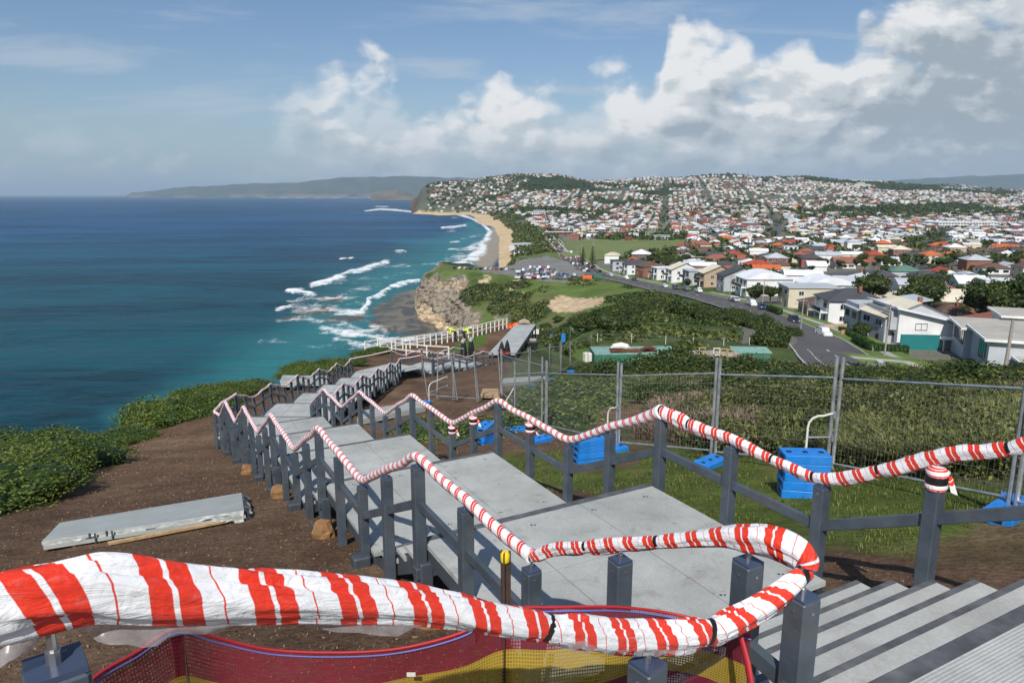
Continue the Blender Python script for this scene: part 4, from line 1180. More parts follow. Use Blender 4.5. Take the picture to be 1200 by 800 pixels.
def tape_tube(name, pts, rad, mt, label=None, n=14, step=.03, crumple=.14, seed=1, parent=None, bands=(), flat=1.0, group=None, folds=0.0):
    """a sleeve of crumpled plastic sheet round the line pts"""
    tot = sum(np.linalg.norm(np.array(pts[i + 1]) - np.array(pts[i])) for i in range(len(pts) - 1))
    sub = max(2, int(tot / step / max(1, len(pts) - 1)))
    path, rr = catmull(pts, rad, sub)
    mb = MB(); path_v = [Vector(p) for p in path]
    Ls = [0]
    for i in range(1, len(path_v)): Ls.append(Ls[-1] + (path_v[i] - path_v[i - 1]).length)
    Ls = np.array(Ls)
    PW = [0.0] * len(path_v)
    for u_px in bands:                             # pinched where it is tied
        best = min(range(len(path_v)), key=lambda i: (float(proj(*path_v[i])[0]) - u_px[0]) ** 2 + (float(proj(*path_v[i])[1]) - u_px[1]) ** 2)
        for i in range(len(path_v)):
            g_ = math.exp(-((Ls[i] - Ls[best]) / .045) ** 2); rr[i] *= 1 - .22 * g_; PW[i] = max(PW[i], g_)
    ang = np.arange(n) / n * 2 * math.pi - .75
    vs = []; side = None
    for i, p in enumerate(path_v):
        d = (path_v[min(i + 1, len(path_v) - 1)] - path_v[max(i - 1, 0)]).normalized()
        s = d.cross(Vector((0, 0, 1))).normalized(); up = s.cross(d)
        for k, a in enumerate(ang):
            w_ = float(fbm(Ls[i] * 9 + seed * 7, k * .9 + math.cos(a) * .8, 3)) - .5
            w2 = float(vnoise(Ls[i] * 3.2 + seed, math.sin(a) * 1.1 + 4)) - .5
            kq = 1 - PW[i]; r = rr[i] * (1 + (crumple * 1.6 * w_ + crumple * 1.2 * w2) * kq)
            if -2.5 < a - math.pi * 1.5 < .6 and a > math.pi: r *= 1 + crumple * .6 * (1 if math.sin(a) < -.6 else 0)
            if folds:
                fz = float(fbm(Ls[i] * 2.2 + seed, a * 2.3 + Ls[i] * 1.6 + 30, 2)); fz = abs(fz - .5) * 2
                fy = float(vnoise(Ls[i] * 1.3 + seed * 3, a * 1.1 + 9))
                r *= 1 - kq * (folds * max(0, .36 - fz) * 1.4 - folds * (fy - .5) * .8)
            q = p + s * math.cos(a) * r * flat + up * math.sin(a) * r
            vs.append(q)
    fs = []; uv = []
    for i in range(len(path_v) - 1):
        for k in range(n):
            j = (k + 1) % n
            fs.append((i * n + j, i * n + k, (i + 1) * n + k, (i + 1) * n + j))
            uv.append(((Ls[i], (k + 1) / n), (Ls[i], k / n), (Ls[i + 1], k / n), (Ls[i + 1], (k + 1) / n)))
    mb.add(vs, fs, 0, uv)
    mb.add([vs[k] for k in range(n)], [tuple(range(n))]); mb.add([vs[(len(path_v) - 1) * n + k] for k in range(n)], [tuple(range(n - 1, -1, -1))])
    if parent is None:
        T = thing(name, tuple(path_v[len(path_v) // 2]), label, 'barrier tape', group)
    else: T = parent
    mb.build('sleeve', mt, T, smooth=True)
    for u_px in bands:
        best = min(range(len(path_v)), key=lambda i: (float(proj(*path_v[i])[0]) - u_px[0]) ** 2 + (float(proj(*path_v[i])[1]) - u_px[1]) ** 2)
        i0 = max(0, best - 1); i1 = min(len(path_v) - 1, best + 1)
        p = path_v[best]; d = (path_v[i1] - path_v[i0]).normalized(); r = rr[best] * 1.05
        bb = MB(); bb.tube([p - d * .015, p - d * .012, p + d * .012, p + d * .015], [r * .94, r, r, r * .94], 14, flat=flat)
        bb.build('black_band', M['band'], T, smooth=True)
    return T

up = lambda p, dz: (p[0], p[1], p[2] + dz)
# right-hand rail of the first run
Rt = sorted(TOPS['long g'][0], key=lambda p: p[3])
Lt = sorted(TOPS['long g'][1], key=lambda p: p[3])
pr = [(rR[2][0], rR[2][1], rR[2][2] + .13), (rR[1][0], rR[1][1], rR[1][2] + .12), (rR[0][0], rR[0][1], rR[0][2] + .115)]
rad = [.060, .058, .056]
mid = []
for i, p in enumerate(Rt):
    pr.append(up(p, .085 if i else .06)); rad.append(.055 if i < 3 else .05 if i < 5 else .045)
pr.append((fi_pts[0][0], fi_pts[0][1], zF + PH + .07)); rad.append(.045)
# little sags between the posts
def sag(pts, rad, s=.03):
    o = [pts[0]]; r = [rad[0]]
    for i in range(1, len(pts)):
        m_ = tuple((np.array(pts[i - 1]) + np.array(pts[i])) / 2 + np.array([0, 0, -s]))
        o += [m_, pts[i]]; r += [(rad[i - 1] + rad[i]) / 2 * .95, rad[i]]
    return o, r
pr1, rad1 = sag(pr[:6], rad[:6], .02)
pk = pr1.index(pr[5])
rad1[pk] = .085; rad1[pk - 1] = .07
T1 = tape_tube('barrier_tape', pr1, rad1, M['tape_b'], 'red and white striped tape sleeve on the landward rail, dipping beside the blue fence blocks', step=.022, crumple=.18, seed=2, n=20, folds=.4,
               bands=((1183, 516), (1027, 541), (955, 552), (905, 537), (809, 495), (739, 486)), flat=.8)
pr2, rad2 = sag(pr[5:], rad[5:], .012); rad2[0] = .085
tape_tube('barrier_tape', pr2, rad2, M['tape_c'], 'red and white tape wound tightly along the landward rail down to the corner', step=.04, crumple=.12, seed=5, n=10)
# seaward rail, from the bent corner by the near post to the turn
pl_ = [up(p, .085) for p in Lt] + [(fo_pts[0][0], fo_pts[0][1], zF + PH + .07), (fo_pts[1][0], fo_pts[1][1], zF + PH + .07), (fo_pts[2][0], fo_pts[2][1], zF + PH + .07), (fo_pts[3][0], fo_pts[3][1], zF + PH + .07)]
q1, r1 = sag(pl_, [.043] * 3 + [.045] * (len(pl_) - 3), .012)
tape_tube('barrier_tape', q1, r1, M['tape_c'], 'red and white tape wound tightly along the seaward rail of the first run', step=.035, crumple=.12, seed=8, n=12)

# the big loose sleeve across the bottom of the view
def on(l, a, b): return [on_line(u, v, a, b) for u, v, w_ in l]
plane1 = (p60, p752)
l1 = [(-150, 735, 105), (-60, 716, 100), (0, 705, 96), (60, 694, 92), (120, 688, 84), (200, 694, 76), (300, 699, 68), (400, 703, 58), (500, 711, 46), (600, 729, 42), (690, 742, 42), (752, 746, 42)]
l2 = [(800, 744, 42), (845, 736, 40), (890, 712, 38), (930, 682, 34), (946, 668, 34)]
l3 = [(944, 655, 38), (925, 643, 40), (900, 634, 40), (870, 630, 34), (840, 629, 24), (780, 634, 19), (727, 638, 18), (680, 641, 16), (650, 642, 14)]
A1 = on(l1, *plane1); A2 = on(l2, p752, p943); A3 = on(l3, p943 + V2((.02, .02)), lA)
def px_r(P, w_): return w_ / 2 * (P[1] * CP - P[2] * SP) / F
r1_ = [px_r(P, w_[2]) for P, w_ in zip(A1, l1)]; r2_ = [px_r(P, w_[2]) for P, w_ in zip(A2, l2)]; r3_ = [px_r(P, w_[2]) for P, w_ in zip(A3, l3)]
bnd = ((637, 733), (829, 741), (941, 674))
TB = tape_tube('barrier_tape', A1 + A2, r1_ + r2_, M['tape_a'], 'broad loose red and white plastic sleeve sagging over the red mesh barrier', step=.014, crumple=.10, seed=3, n=40, bands=bnd, flat=.58, folds=.55)
TC = tape_tube('barrier_tape', [A2[-1]] + A3 + [np.array(up(Lt[0], .085))], [r2_[-1]] + r3_ + [.043], M['tape_b'], 'red and white sleeve looping round the square post beside the landing steps', step=.016, crumple=.12, seed=4, n=30, folds=.45, bands=((772, 633), (686, 639), (619, 641)), flat=.7)
pj = [A3[-1], up(Lt[0], .085)]
# clear film edge hanging under the broad sleeve
fm_ = MB(); cols_ = []
for i in range(0, 46):
    f = i / 45; k = f * (len(A1) - 2); i0 = int(k); fr_ = k - i0
    P = A1[i0] + (A1[i0 + 1] - A1[i0]) * fr_; r = r1_[i0] + (r1_[i0 + 1] - r1_[i0]) * fr_
    drop_ = r * (1.12 + .55 * math.exp(-((f - .42) / .26) ** 2) + .45 * math.exp(-(f / .16) ** 2)) + .006 * math.sin(i * 1.9)
    off = -.02 + .012 * math.sin(i * .8)
    nrm = fr
    cols_.append([(P[0] + nrm[0] * (off + .012 * j * math.sin(i * .5 + j)), P[1] + nrm[1] * (off + .012 * j * math.sin(i * .5 + j)), P[2] - r * .55 - (drop_ - r * .55) * j / 4) for j in range(5)])
vs = [p for c in cols_ for p in c]; fs = [(i * 5 + j, i * 5 + 5 + j, i * 5 + 6 + j, i * 5 + 1 + j) for i in range(45) for j in range(4)]
fm_.add(vs, fs); fm_.build('film_edge', M['film'], TB, smooth=True)
fm_ = MB(); cols_ = []
for i in range(30):
    f = i / 29; u = 665 + f * 155; 
    P = on_line(u, 752 - 6 * math.sin(f * 3), p752 - fd * .0, p752 + fd) if u < 752 else on_line(u, 752, p752, p943)
    cols_.append([(P[0], P[1] - .03, P[2] + .02 - (.02 + .035 * math.sin(f * math.pi) + .006 * math.sin(i * 1.7)) * j / 3) for j in range(4)])
vs = [p for c in cols_ for p in c]; fs = [(i * 4 + j, i * 4 + 4 + j, i * 4 + 5 + j, i * 4 + 1 + j) for i in range(29) for j in range(3)]
fm_.add(vs, fs); fm_.build('film_edge', M['film'], TB, smooth=True)
# the flap of sheet hanging open inside the loop
# second and third runs
for key, fpts, lab0, lab1 in (('second', [(LEG2.p(0, -.055), zF), (LEG2.p(0, LEG2.w + .055), zF)], 'thin striped tape zigzagging down the inland rail of the second run', 'thin striped tape zigzagging down the seaward rail of the second run'),
                              ('short ', None, 'thin striped tape on the near rail of the short last run', 'thin striped tape on the far rail of the short last run, before the white fence')):
    for side, lab in ((0, lab0), (1, lab1)):
        tp_ = sorted(TOPS[key][side], key=lambda p: p[3])
        pts = [up(p, .06) for p in tp_]
        if fpts:
            pts = [(fpts[side][0][0], fpts[side][0][1], zF + PH + .06)] + [up(p, .06) for p in TOPS[key][side]]
            e = L3.p(qa - .9, -.05 if side == 0 else L3.w + .05); pts.append((e[0], e[1], z5 + PH + .02))
        else:
            e = L3.p(qa - .9, -.05 if side == 0 else L3.w + .05); pts = [(e[0], e[1], z5 + PH + .02)] + pts
            e = L3.p(qe + 1.1, -.05 if side == 0 else L3.w + .05); pts.append((e[0], e[1], z6 - .3 + PH + .06))
        q_, r_ = sag(pts, [.036] * len(pts), .03)
        tape_tube('barrier_tape', q_, r_, M['tape_c'], lab, step=.12, crumple=.1, seed=side + 11, n=6)
# knots of tape round single posts
def knot(P, lab, s=1.0, seed=0):
    rng = random.Random(seed); T = thing('tape_knot', P, lab, 'tape knot', 'knots of striped tape on post tops')
    mb = MB(); mb.tube([(P[0], P[1], P[2] + dz) for dz in (-.13 * s, -.10 * s, -.075 * s)], [.062, .075, .066], 12, uvs=3.0)
    mb.tube([(P[0], P[1], P[2] + dz) for dz in (-.03 * s, .01 * s, .04 * s)], [.066, .078, .04], 12, uvs=3.0)
    mb.build('wrap', M['tape_b'], T, smooth=True)
    mb = MB(); mb.tube([(P[0], P[1], P[2] + dz) for dz in (-.078 * s, -.028 * s)], [.071, .071], 12); mb.build('black_band', M['band'], T, smooth=True)
    mb = MB(); a = (P[0] + .06, P[1] - .02, P[2] - .03); mb.add([a, (a[0] + .03, a[1], a[2] + .01), (a[0] + .075, a[1] - .02, a[2] - .13), (a[0] + .03, a[1] - .01, a[2] - .11)], [(0, 1, 2, 3)], 0, [((0, 0), (0, .3), (.15, .3), (.15, 0))])
    mb.build('tail', M['tape_b'], T)
kp = rR[0]; knot((kp[0], kp[1], kp[2]), 'crumpled striped tape knotted on the post above the landing steps, with a torn tail', seed=1)
for idx, lab in ((5, 'striped tape knotted on the middle post of the second deck'), (8, 'striped tape knot hanging on the first post of the third deck'), (7, 'striped tape knot on the post halfway down to the third deck')):
    p = Rt[idx]; knot((p[0], p[1], p[2]), lab, .9, idx)

# ------------------------------------------------------------------ red mesh barrier on steel pickets
TN = thing('mesh_barrier', (0, 2.4, gz(0, 2.4)), 'maroon mesh barrier with a yellow band sagging behind the broad striped sleeve', 'mesh barrier')
def Pd(u, v, Y): r = ray(u, v); return r / r[1] * Y
top = [Pd(60, 850, 1.75), Pd(110, 795, 1.95), Pd(160, 765, 2.1), Pd(207, 737, 2.25), Pd(255, 748, 2.4), Pd(320, 762, 2.5), Pd(400, 765, 2.55), Pd(470, 760, 2.55), Pd(540, 742, 2.55), Pd(592, 715, 2.6), Pd(650, 712, 2.65), Pd(730, 712, 2.75), Pd(800, 722, 2.8), Pd(880, 745, 2.6)]
tp, _r = catmull(top, [1] * len(top), 7)
H_ = .95; rows = 14
vs = []; fs = []; uv = []; ml = []
Ls = [0]
for i in range(1, len(tp)): Ls.append(Ls[-1] + float(np.linalg.norm(tp[i] - tp[i - 1])))
for i, p in enumerate(tp):
    g = gz(p[0], p[1])
    for j in range(rows + 1):
        f = j / rows; zz = p[2] + (g + .02 - p[2]) * f
        bl = .07 * math.sin(f * math.pi) * math.sin(Ls[i] * 5) + .03 * math.sin(Ls[i] * 17 + f * 6) * f
        vs.append((p[0], p[1] + bl, zz))
for i in range(len(tp) - 1):
    for j in range(rows):
        fs.append((i * (rows + 1) + j, (i + 1) * (rows + 1) + j, (i + 1) * (rows + 1) + j + 1, i * (rows + 1) + j + 1))
        y0, y1 = j / rows * .95, (j + 1) / rows * .95
        uv.append(((Ls[i], y0), (Ls[i + 1], y0), (Ls[i + 1], y1), (Ls[i], y1))); ml.append(1 if 2 <= j <= 3 else 0)
mb = MB(); mb.add(vs, fs, 0, uv); mb.m = ml
mb.build('netting', [M['net'], M['netyellow']], TN, smooth=True)
mb = MB(); mb.tube([tuple(p + np.array([0, 0, .004])) for p in tp], .006, 6); mb.build('hem', M['hem'], TN, smooth=True)
mb = MB(); mb.tube([tuple(p + np.array([0, -.006, -.012])) for p in tp], .0035, 6); mb.build('cord', M['cord'], TN, smooth=True)
mb = MB(); mb.box(tuple(Pd(483, 784, 2.53) + np.array([0, -.03, 0])), (.035, .002, .018)); mb.build('label', M['whitepaint'], TN)
def picket(P, zt, lab, cap=True):
    T = thing('star_picket', (P[0], P[1], gz(P[0], P[1])), lab, 'star picket', 'steel pickets of the mesh barrier')
    mb = MB()
    for a in range(3):
        an = a * 2.094 + .3; mb.beam((P[0] + .011 * math.cos(an), P[1] + .011 * math.sin(an), gz(P[0], P[1]) - .1), (P[0] + .011 * math.cos(an), P[1] + .011 * math.sin(an), zt), .006, .024, up=(math.cos(an), math.sin(an), 0))
    mb.build('stake', M['picket'], T)
    if cap:
        mb = MB(); mb.tube([(P[0], P[1], zt - .045), (P[0], P[1], zt - .04), (P[0], P[1], zt - .01), (P[0], P[1], zt)], [.016, .019, .019, .013], 12); mb.build('cap', M['yellowcap'], T, smooth=True)
P = Pd(592, 646, 2.6); picket(P, P[2], 'brown star picket with a yellow cap poking above the mesh barrier')
P = Pd(206, 737, 2.27); picket(P, P[2] + .03, 'bare dark star picket at the seaward end of the mesh barrier', False)
# a red hem strap tied round the near post
mb = MB(); a = Pd(868, 745, 2.45); b2 = Pd(880, 800, 2.35)
mb.tube([tuple(a), tuple((a + b2) / 2 + np.array([.0, -.02, 0])), tuple(b2)], [.016, .022, .02], 8, flat=.5); mb.build('strap', M['hem'], TN, smooth=True)
# ------------------------------------------------------------------ temporary fence
def fence_panel(a, b, lab, Htop=2.1, wires=True, lean=0.0, ends=None):
    """a, b: feet (x, y); frame stands on the ground between them"""
    a = np.array([a[0], a[1], gz(*a[:2]) + .12]); b = np.array([b[0], b[1], gz(*b[:2]) + .12])
    T = thing('temporary_fence', tuple((a + b) / 2), lab, 'temporary fence', 'temporary wire fence panels')
    d = (b - a); L_ = np.linalg.norm(d[:2]); dn = d / L_
    side = np.array([-dn[1], dn[0], 0]) * lean
    e = dn * .05; e[2] = 0
    (ta, ra_), (tb, rb_) = ends or ((Htop, 1.84), (Htop, 1.84))          # upright and rail heights at each end
    for p, ht in ((a + e, ta), (b - e, tb)):
        mb = MB(); mb.cyl(tuple(p), tuple(p + side + np.array([0, 0, ht])), .029, n=8); mb.build('upright', M['galv'], T)
    for k, r in ((1.0, .019), (.06, .019)):
        mb = MB(); mb.cyl(tuple(a + e + side * k + [0, 0, ra_ * k]), tuple(b - e + side * k + [0, 0, rb_ * k]), r, n=8); mb.build('rail', M['galv'], T)
    if wires:
        mb = MB(); nv = max(6, int(L_ / .075))
        def wire(p, q, r=.0022):
            mb.tube([tuple(p), tuple(q)], r, 3, caps=False)
        for i in range(1, nv):
            f = i / nv; p = a + (b - a) * f
            wire(p + side * .06 + [0, 0, .10], p + side + [0, 0, ra_ + (rb_ - ra_) * f], .0010)
        for k in (.17, .29, .41, .53, .65, .77, .89):
            wire(a + side * k + [0, 0, ra_ * k], b + side * k + [0, 0, rb_ * k], .0024)
        mb.build('wire_mesh', M['wire'], T)
    return T

def block_foot(x, y, z, rz, parent=None):
    mb = MB()
    mb.box((x, y, z + .064), (.62, .34, .126), 0, rz, bev=.006)
    c, s = math.cos(rz), math.sin(rz)
    for k in (-.22, 0, .22):
        mb.box((x + c * k, y + s * k, z + .128), (.07, .07, .006), 1, rz)
    for sg in (-1, 1):
        mb.box((x + c * sg * .31, y + s * sg * .31, z + .062), (.008, .14, .05), 1, rz)
    return mb

FT = {}
def feet_at(u, v):
    p = gp(u, v); return p[:2]
joints = [(1440, 668), (1184, 604), (972, 556), (835, 541), (723, 528), (640, 506), (602, 500)]
JP = [feet_at(*j) for j in joints]
TR_ = [(420, 470), (420, 457), (418, 443), (420, 438), (425, 440), (423, 437), (424, 438)]
def hpx(u, v, q): r = ray(u, v); return float(r[2] / r[1] * q[1] - gz(*q) - .12)
HJ = [(1.9, 1.6)] + [(hpx(joints[i][0], TR_[i][0], JP[i]), hpx(joints[i][0], TR_[i][1], JP[i])) for i in range(1, 7)]
print('fence heights', [(round(a, 2), round(b, 2)) for a, b in HJ])
labs = ['wire fence panel running out of view at the inland end of the grass', 'wide sagging wire fence panel above the blue block stack, in front of tall tussocks', 'wire fence panel behind the big blue block stack', 'wire fence panel in front of the dry bare shrubs', 'wire fence panel by the smaller blue block stack', 'narrow wire fence panel at the corner where the fence turns to the bare soil']
for i in range(len(JP) - 1):
    a, b = JP[i], JP[i + 1]
    fence_panel(a, b, labs[i], lean=.012 * (-1) ** i, ends=(HJ[i], HJ[i + 1]))
far_feet = [(640, 506), (588, 466), (560, 473), (532, 471), (511, 470)]
FP = [feet_at(*f) for f in far_feet]
fence_panel(FP[0] + V2((-.1, .4)), FP[1], 'wire fence panel running from the corner across the bare soil')
for i, lab in ((1, 'short wire fence panel standing on bare soil behind the rail, inland one'), (2, 'short wire fence panel standing on bare soil, middle of the far cluster'), (3, 'leaning wire fence panel at the seaward end, by the bent white brace')):
    fence_panel(FP[i], FP[i + 1], lab, lean=.16 * (-1) ** i)
fence_panel(FP[3] + V2((.2, -.3)), FP[4] + V2((-.5, .9)), 'tilted wire fence panel crossing the seaward end of the cluster', lean=.3)
G = [(588, 466), (620, 454), (644, 442), (657, 438), (668, 432), (693, 413)]
GP = [feet_at(*g) for g in G]
lb = ['far wire fence panel beside the stacked pale sheets', 'far wire fence panel beyond the ground cover, by a flat blue foot', 'far wire fence panel beside the worn soil track', 'far wire fence panel with its foot in a blue block', 'farthest wire fence panel of the inland row, ending by the container']
for i in range(len(GP) - 1): fence_panel(GP[i], GP[i + 1], lb[i], wires=i < 3, lean=.05 * (-1) ** i)
K = [(693, 413), (668, 398), (655, 390), (648, 386), (630, 384)]
KP = [feet_at(*g) for g in K]
lb = ['grey wire panel leaning among others left of the green container roof', 'wire panel beyond the terrace grass, near the hanging blue sheet', 'wire panel at the back of the terrace grass', 'wire panel beside the white board at the ramp head']
for i in range(len(KP) - 1): fence_panel(KP[i], KP[i + 1], lb[i], wires=False, lean=.1 * (-1) ** i, Htop=2.4)

def stack(u, v, n, rz, lab, brace=None, jit=.0, up_to=None):
    p = gp(u, v); rng = random.Random(int(u))
    for k in range(n):
        mb = block_foot(p[0] + rng.uniform(-jit, jit), p[1] + rng.uniform(-jit, jit), p[2] + k * .130, rz + rng.uniform(-.06, .06) + (.12 if k == n - 1 and n > 2 else 0))
        o = mb.build('fence_block', [M['blue'], M['black']])
        nm = ['lowest', 'second lowest', 'middle', 'second from the top', 'topmost'][k] if n == 5 else ['lowest', 'second lowest', 'second from the top', 'topmost'][k] if n == 4 else ['single'][0]
        tag(o, f'blue foot, {nm} of {lab}' if n > 1 else f'flat blue plastic fence foot {lab}', 'fence foot', 'blue plastic fence feet')
    return p
s1 = stack(940, 580, 5, R_(-8), 'the big stack against the fence', jit=.015)
s2 = stack(690, 541, 4, R_(20), 'the stack seen between two rail posts', jit=.015)
s3 = stack(569, 519, 4, R_(60), 'the stack seen through the rail near the corner', jit=.02)
for u, v, lab in ((1178, 607, 'under the fence joint at the inland edge of the grass'), (1190, 601, 'beside another at the inland fence joint'), (832, 546, 'under the middle fence joint'), (718, 530, 'under the joint by the smaller block stack'), (632, 518, 'lying alone by the worn corner of the grass'), (604, 506, 'under the corner upright'), (622, 454, 'lying beyond the ground cover'), (668, 436, 'at the far worn track'), (497, 474, 'by the bent brace at the seaward cluster'), (644, 446, 'beside the ground cover edge')):
    stack(u, v, 1, R_(10 + u % 50), lab)
def brace(base, top, lab, h=1.25):
    T = thing('fence_brace', tuple(base), lab, 'fence brace', 'bent tube braces of the fence')
    b = Vector(base); t_ = Vector((top[0], top[1], top[2]))
    k = t_.z + h
    pts = [(b.x, b.y, b.z + .1), (b.x, b.y, k - .28)] + [tuple(Vector((b.x, b.y, k - .28)) + (Vector((t_.x, t_.y, k)) - Vector((b.x, b.y, k))).normalized() * (.22 * (1 - math.cos(a))) + Vector((0, 0, .22 * math.sin(a)))) for a in (.4, .8, 1.2, 1.57)] + [(t_.x, t_.y, k + .02)]
    mb = MB(); mb.tube(pts, .019, 8); mb.build('tube', M['whitepaint'] if 'white' in lab else M['galv'], T, smooth=True)
    mb = MB(); mb.cyl((b.x, b.y, k - .46), (t_.x, t_.y, k - .38), .016, n=8); mb.build('strut', M['galv'], T)
    for z_ in (k - .02, k - .40):
        mb = MB(); mb.cyl((t_.x, t_.y, z_ - .05), (t_.x, t_.y, z_ + .05), .034, n=8); mb.build('clamp', M['galv'], T)
def bbase(i, z): d = JP[i + 1] - JP[i]; d = d / np.linalg.norm(d); q = JP[i] + d * .50 + V2((-.05, -.22)); return (q[0], q[1], gz(*q) + z)
brace(bbase(2, .10), (JP[2][0], JP[2][1], gz(*JP[2])), 'white bent tube brace rising from the big blue stack', 1.02)
brace(bbase(4, .10), (JP[4][0], JP[4][1], gz(*JP[4])), 'white bent tube brace above the smaller blue stack', 1.02)
brace((s3[0] + .05, s3[1], s3[2] + .3), (JP[6][0], JP[6][1], gz(*JP[6])), 'white bent tube brace beside the corner upright', 1.25)
pb = gp(503, 474); brace(tuple(pb), (FP[4][0] + .5, FP[4][1], gz(*FP[4])), 'white bent tube brace at the seaward end of the fence cluster', 1.1)

# ------------------------------------------------------------------ sheets and timber lying about
def sheet_stack(px, th, lift, lab, layers=1, wrap=False, mt=None, name='panel_stack'):
    top = [gp(u, v, lift) for u, v in px]
    zt = [gz(p[0], p[1]) + lift for p in top]
    c = np.mean(top, axis=0)
    T = thing(name, (c[0], c[1], c[2]), lab, 'panel stack')
    for k in range(layers):
        mb = MB(); o = .03 * k
        mb.prism([(p[0] + o, p[1] - o) for p in top][::-1], [z - th * (k + 1) + .006 for z in zt][::-1], [z - th * k for z in zt][::-1]); 
        mb.build('panel', mt or M['frp'], T)
    return T, top, zt
TP, tpp, ztp = sheet_stack([(49, 634), (70, 612), (283, 577), (286, 598)], .06, .165, 'long pale grey panel stack lying on bare soil with torn plastic wrapping', 2)
tpp = [np.array(p) for p in tpp]
a, b = tpp[0], tpp[3]
mb = MB(); mb.beam((a[0] + .9, a[1] + .02, gz(a[0] + .9, a[1]) + .035), (b[0] - .1, b[1] - .03, gz(*b[:2]) + .045), .06, .035); mb.build('timber', M['wood'], TP)
mb = MB(); e = (b - a); rng = random.Random(4)
rows = []
for i in range(46):
    f = i / 45; p = a + e * f; n_ = np.array([.14, -.99]); z = ztp[0] + (ztp[3] - ztp[0]) * f
    long_ = .075 + (.03 * max(0, math.sin(i * .45)) if f > .45 else 0) + rng.uniform(-.006, .006) + (.06 + rng.uniform(-.03, .03) if f > .86 else 0)
    rows.append([(p[0] + n_[0] * (.004 + rng.uniform(0, .006 if f < .8 else .03) * j), p[1] + n_[1] * (.004 + rng.uniform(0, .007 if f < .8 else .03) * j), z + .006 - long_ * j / 4 + rng.uniform(-.003, .003) * j) for j in range(5)])
vs = [p for c in rows for p in c]; fs = [(i * 5 + j, i * 5 + 5 + j, i * 5 + 6 + j, i * 5 + 1 + j) for i in range(45) for j in range(4) if not (j == 3 and 8 < i % 13 < 11)]
mb.add(vs, fs); mb.build('wrap', M['plast'], TP)
mb = MB(); c0 = tpp[3]; c1 = tpp[2]; rows = []
for i in range(20):
    f = i / 19; p = c0 + (c1 - c0) * f; z = ztp[3] + (ztp[2] - ztp[3]) * f
    rows.append([(p[0] + .015 + rng.uniform(0, .05) * j, p[1] + rng.uniform(-.03, .03), z + .01 - (.10 + .03 * math.sin(i)) * j / 2) for j in range(4)])
vs = [p for c in rows for p in c]; mb.add(vs, [(i * 4 + j, i * 4 + 1 + j, i * 4 + 5 + j, i * 4 + 4 + j) for i in range(19) for j in range(3)]); mb.build('wrap', M['plast'], TP)
for u, w_, lab in ((.22, .1, ''), (.30, .1, '')):
    mb = MB(); p = a + e * u; z = ztp[0] + (ztp[3] - ztp[0]) * u; mb.box((p[0], p[1] - .02, z - .06), (.02, .012, .16)); mb.box((p[0] + .08, p[1] - .02, z - .06), (.02, .012, .16)); mb.build('strap', M['under'], TP)
sheet_stack([(328, 446), (331, 439.5), (349, 439.5), (349, 446.5)], .10, .5, 'small pale panel stack beyond the second run, by the cliff shrubs', 3)
sheet_stack([(350, 445), (352, 440), (384, 439.5), (384, 445)], .10, .45, 'pale sheet stack half hidden behind the seaward rail', 3)
sheet_stack([(418, 492), (422, 481), (492, 469), (498, 476)], .10, .22, 'pale sheets lying on soil behind the landward rail', 2)
sheet_stack([(588, 449), (590, 443), (640, 440), (642, 445)], .10, .25, 'pale sheets lying on soil beyond the fence cluster', 2)
sheet_stack([(563, 462), (566, 455), (584, 455), (584, 462)], .05, .25, 'raw timber pallet on bare soil behind the fence uprights', 3, mt=M['wood'], name='pallet')

# ------------------------------------------------------------------ white post and rail fences
def rail_fence(pxs, n, h, lab):
    P = [gp(u, v) for u, v in pxs]
    T = thing('post_fence', tuple(P[0]), lab, 'fence')
    seg = [0]
    for i in range(1, len(P)): seg.append(seg[-1] + np.linalg.norm(P[i][:2] - P[i - 1][:2]))
    pts = []
    for k in range(n):
        s = seg[-1] * k / (n - 1); i = min(np.searchsorted(seg, s, 'right') - 1, len(P) - 2); f = (s - seg[i]) / (seg[i + 1] - seg[i])
        q = P[i] + (P[i + 1] - P[i]) * f; pts.append(np.array([q[0], q[1], gz(q[0], q[1])]))
    for q in pts:
        mb = MB(); mb.box((q[0], q[1], q[2] + h / 2 - .1), (.10, .10, h + .2), bev=.01); mb.build('post', M['whitepaint'], T)
    for hh in (h - .02, h * .45):
        for a, b in zip(pts[:-1], pts[1:]):
            mb = MB(); mb.beam(tuple(a + [0, 0, hh]), tuple(b + [0, 0, hh]), .05, .09, ext=.02); mb.build('rail', M['whitepaint'], T)
rail_fence([(446, 414), (500, 405.5), (550, 396), (594, 385)], 24, 1.0, 'long white post and rail fence along the cliff top beside the ramp')
rail_fence([(428, 413), (478, 417), (526, 421)], 6, .95, 'short white rail fence crossing behind the last stairs')

# ------------------------------------------------------------------ site clutter round the ramp
def small(name, mb, mats, lab, cat, group=None):
    o = mb.build(name, mats); tag(o, lab, cat, group); return o
p = np.array([2.15, 68.2, gz(2.15, 68.2)]); T = thing('notice_board', tuple(p), 'white board in a black frame standing at the head of the ramp', 'board')
mb = MB(); mb.box((p[0], p[1] - .03, p[2] + .82), (.98, .03, .52)); mb.build('panel', M['whitepaint'], T)
mb = MB(); mb.box((p[0], p[1] + .03, p[2] + .80), (1.12, .06, .70), bev=.02); mb.build('frame', M['black'], T)
for sx_ in (-.4, .4):
    mb = MB(); mb.box((p[0] + sx_, p[1] + .04, p[2] + .25), (.06, .06, .5)); mb.build('leg', M['black'], T)
p = np.array([.95, 68.6, gz(.95, 68.6) + .1]); mb = MB(); mb.tube([tuple(p + [0, 0, z]) for z in (0, .04, .6, .72)], [.2, .24, .27, .2], 12); mb.tube([tuple(p + [0, 0, .72]), tuple(p + [0, 0, .86])], [.12, .08], 10); small('drum', mb, M['redp'], 'red plastic drum beside the white board', 'drum')
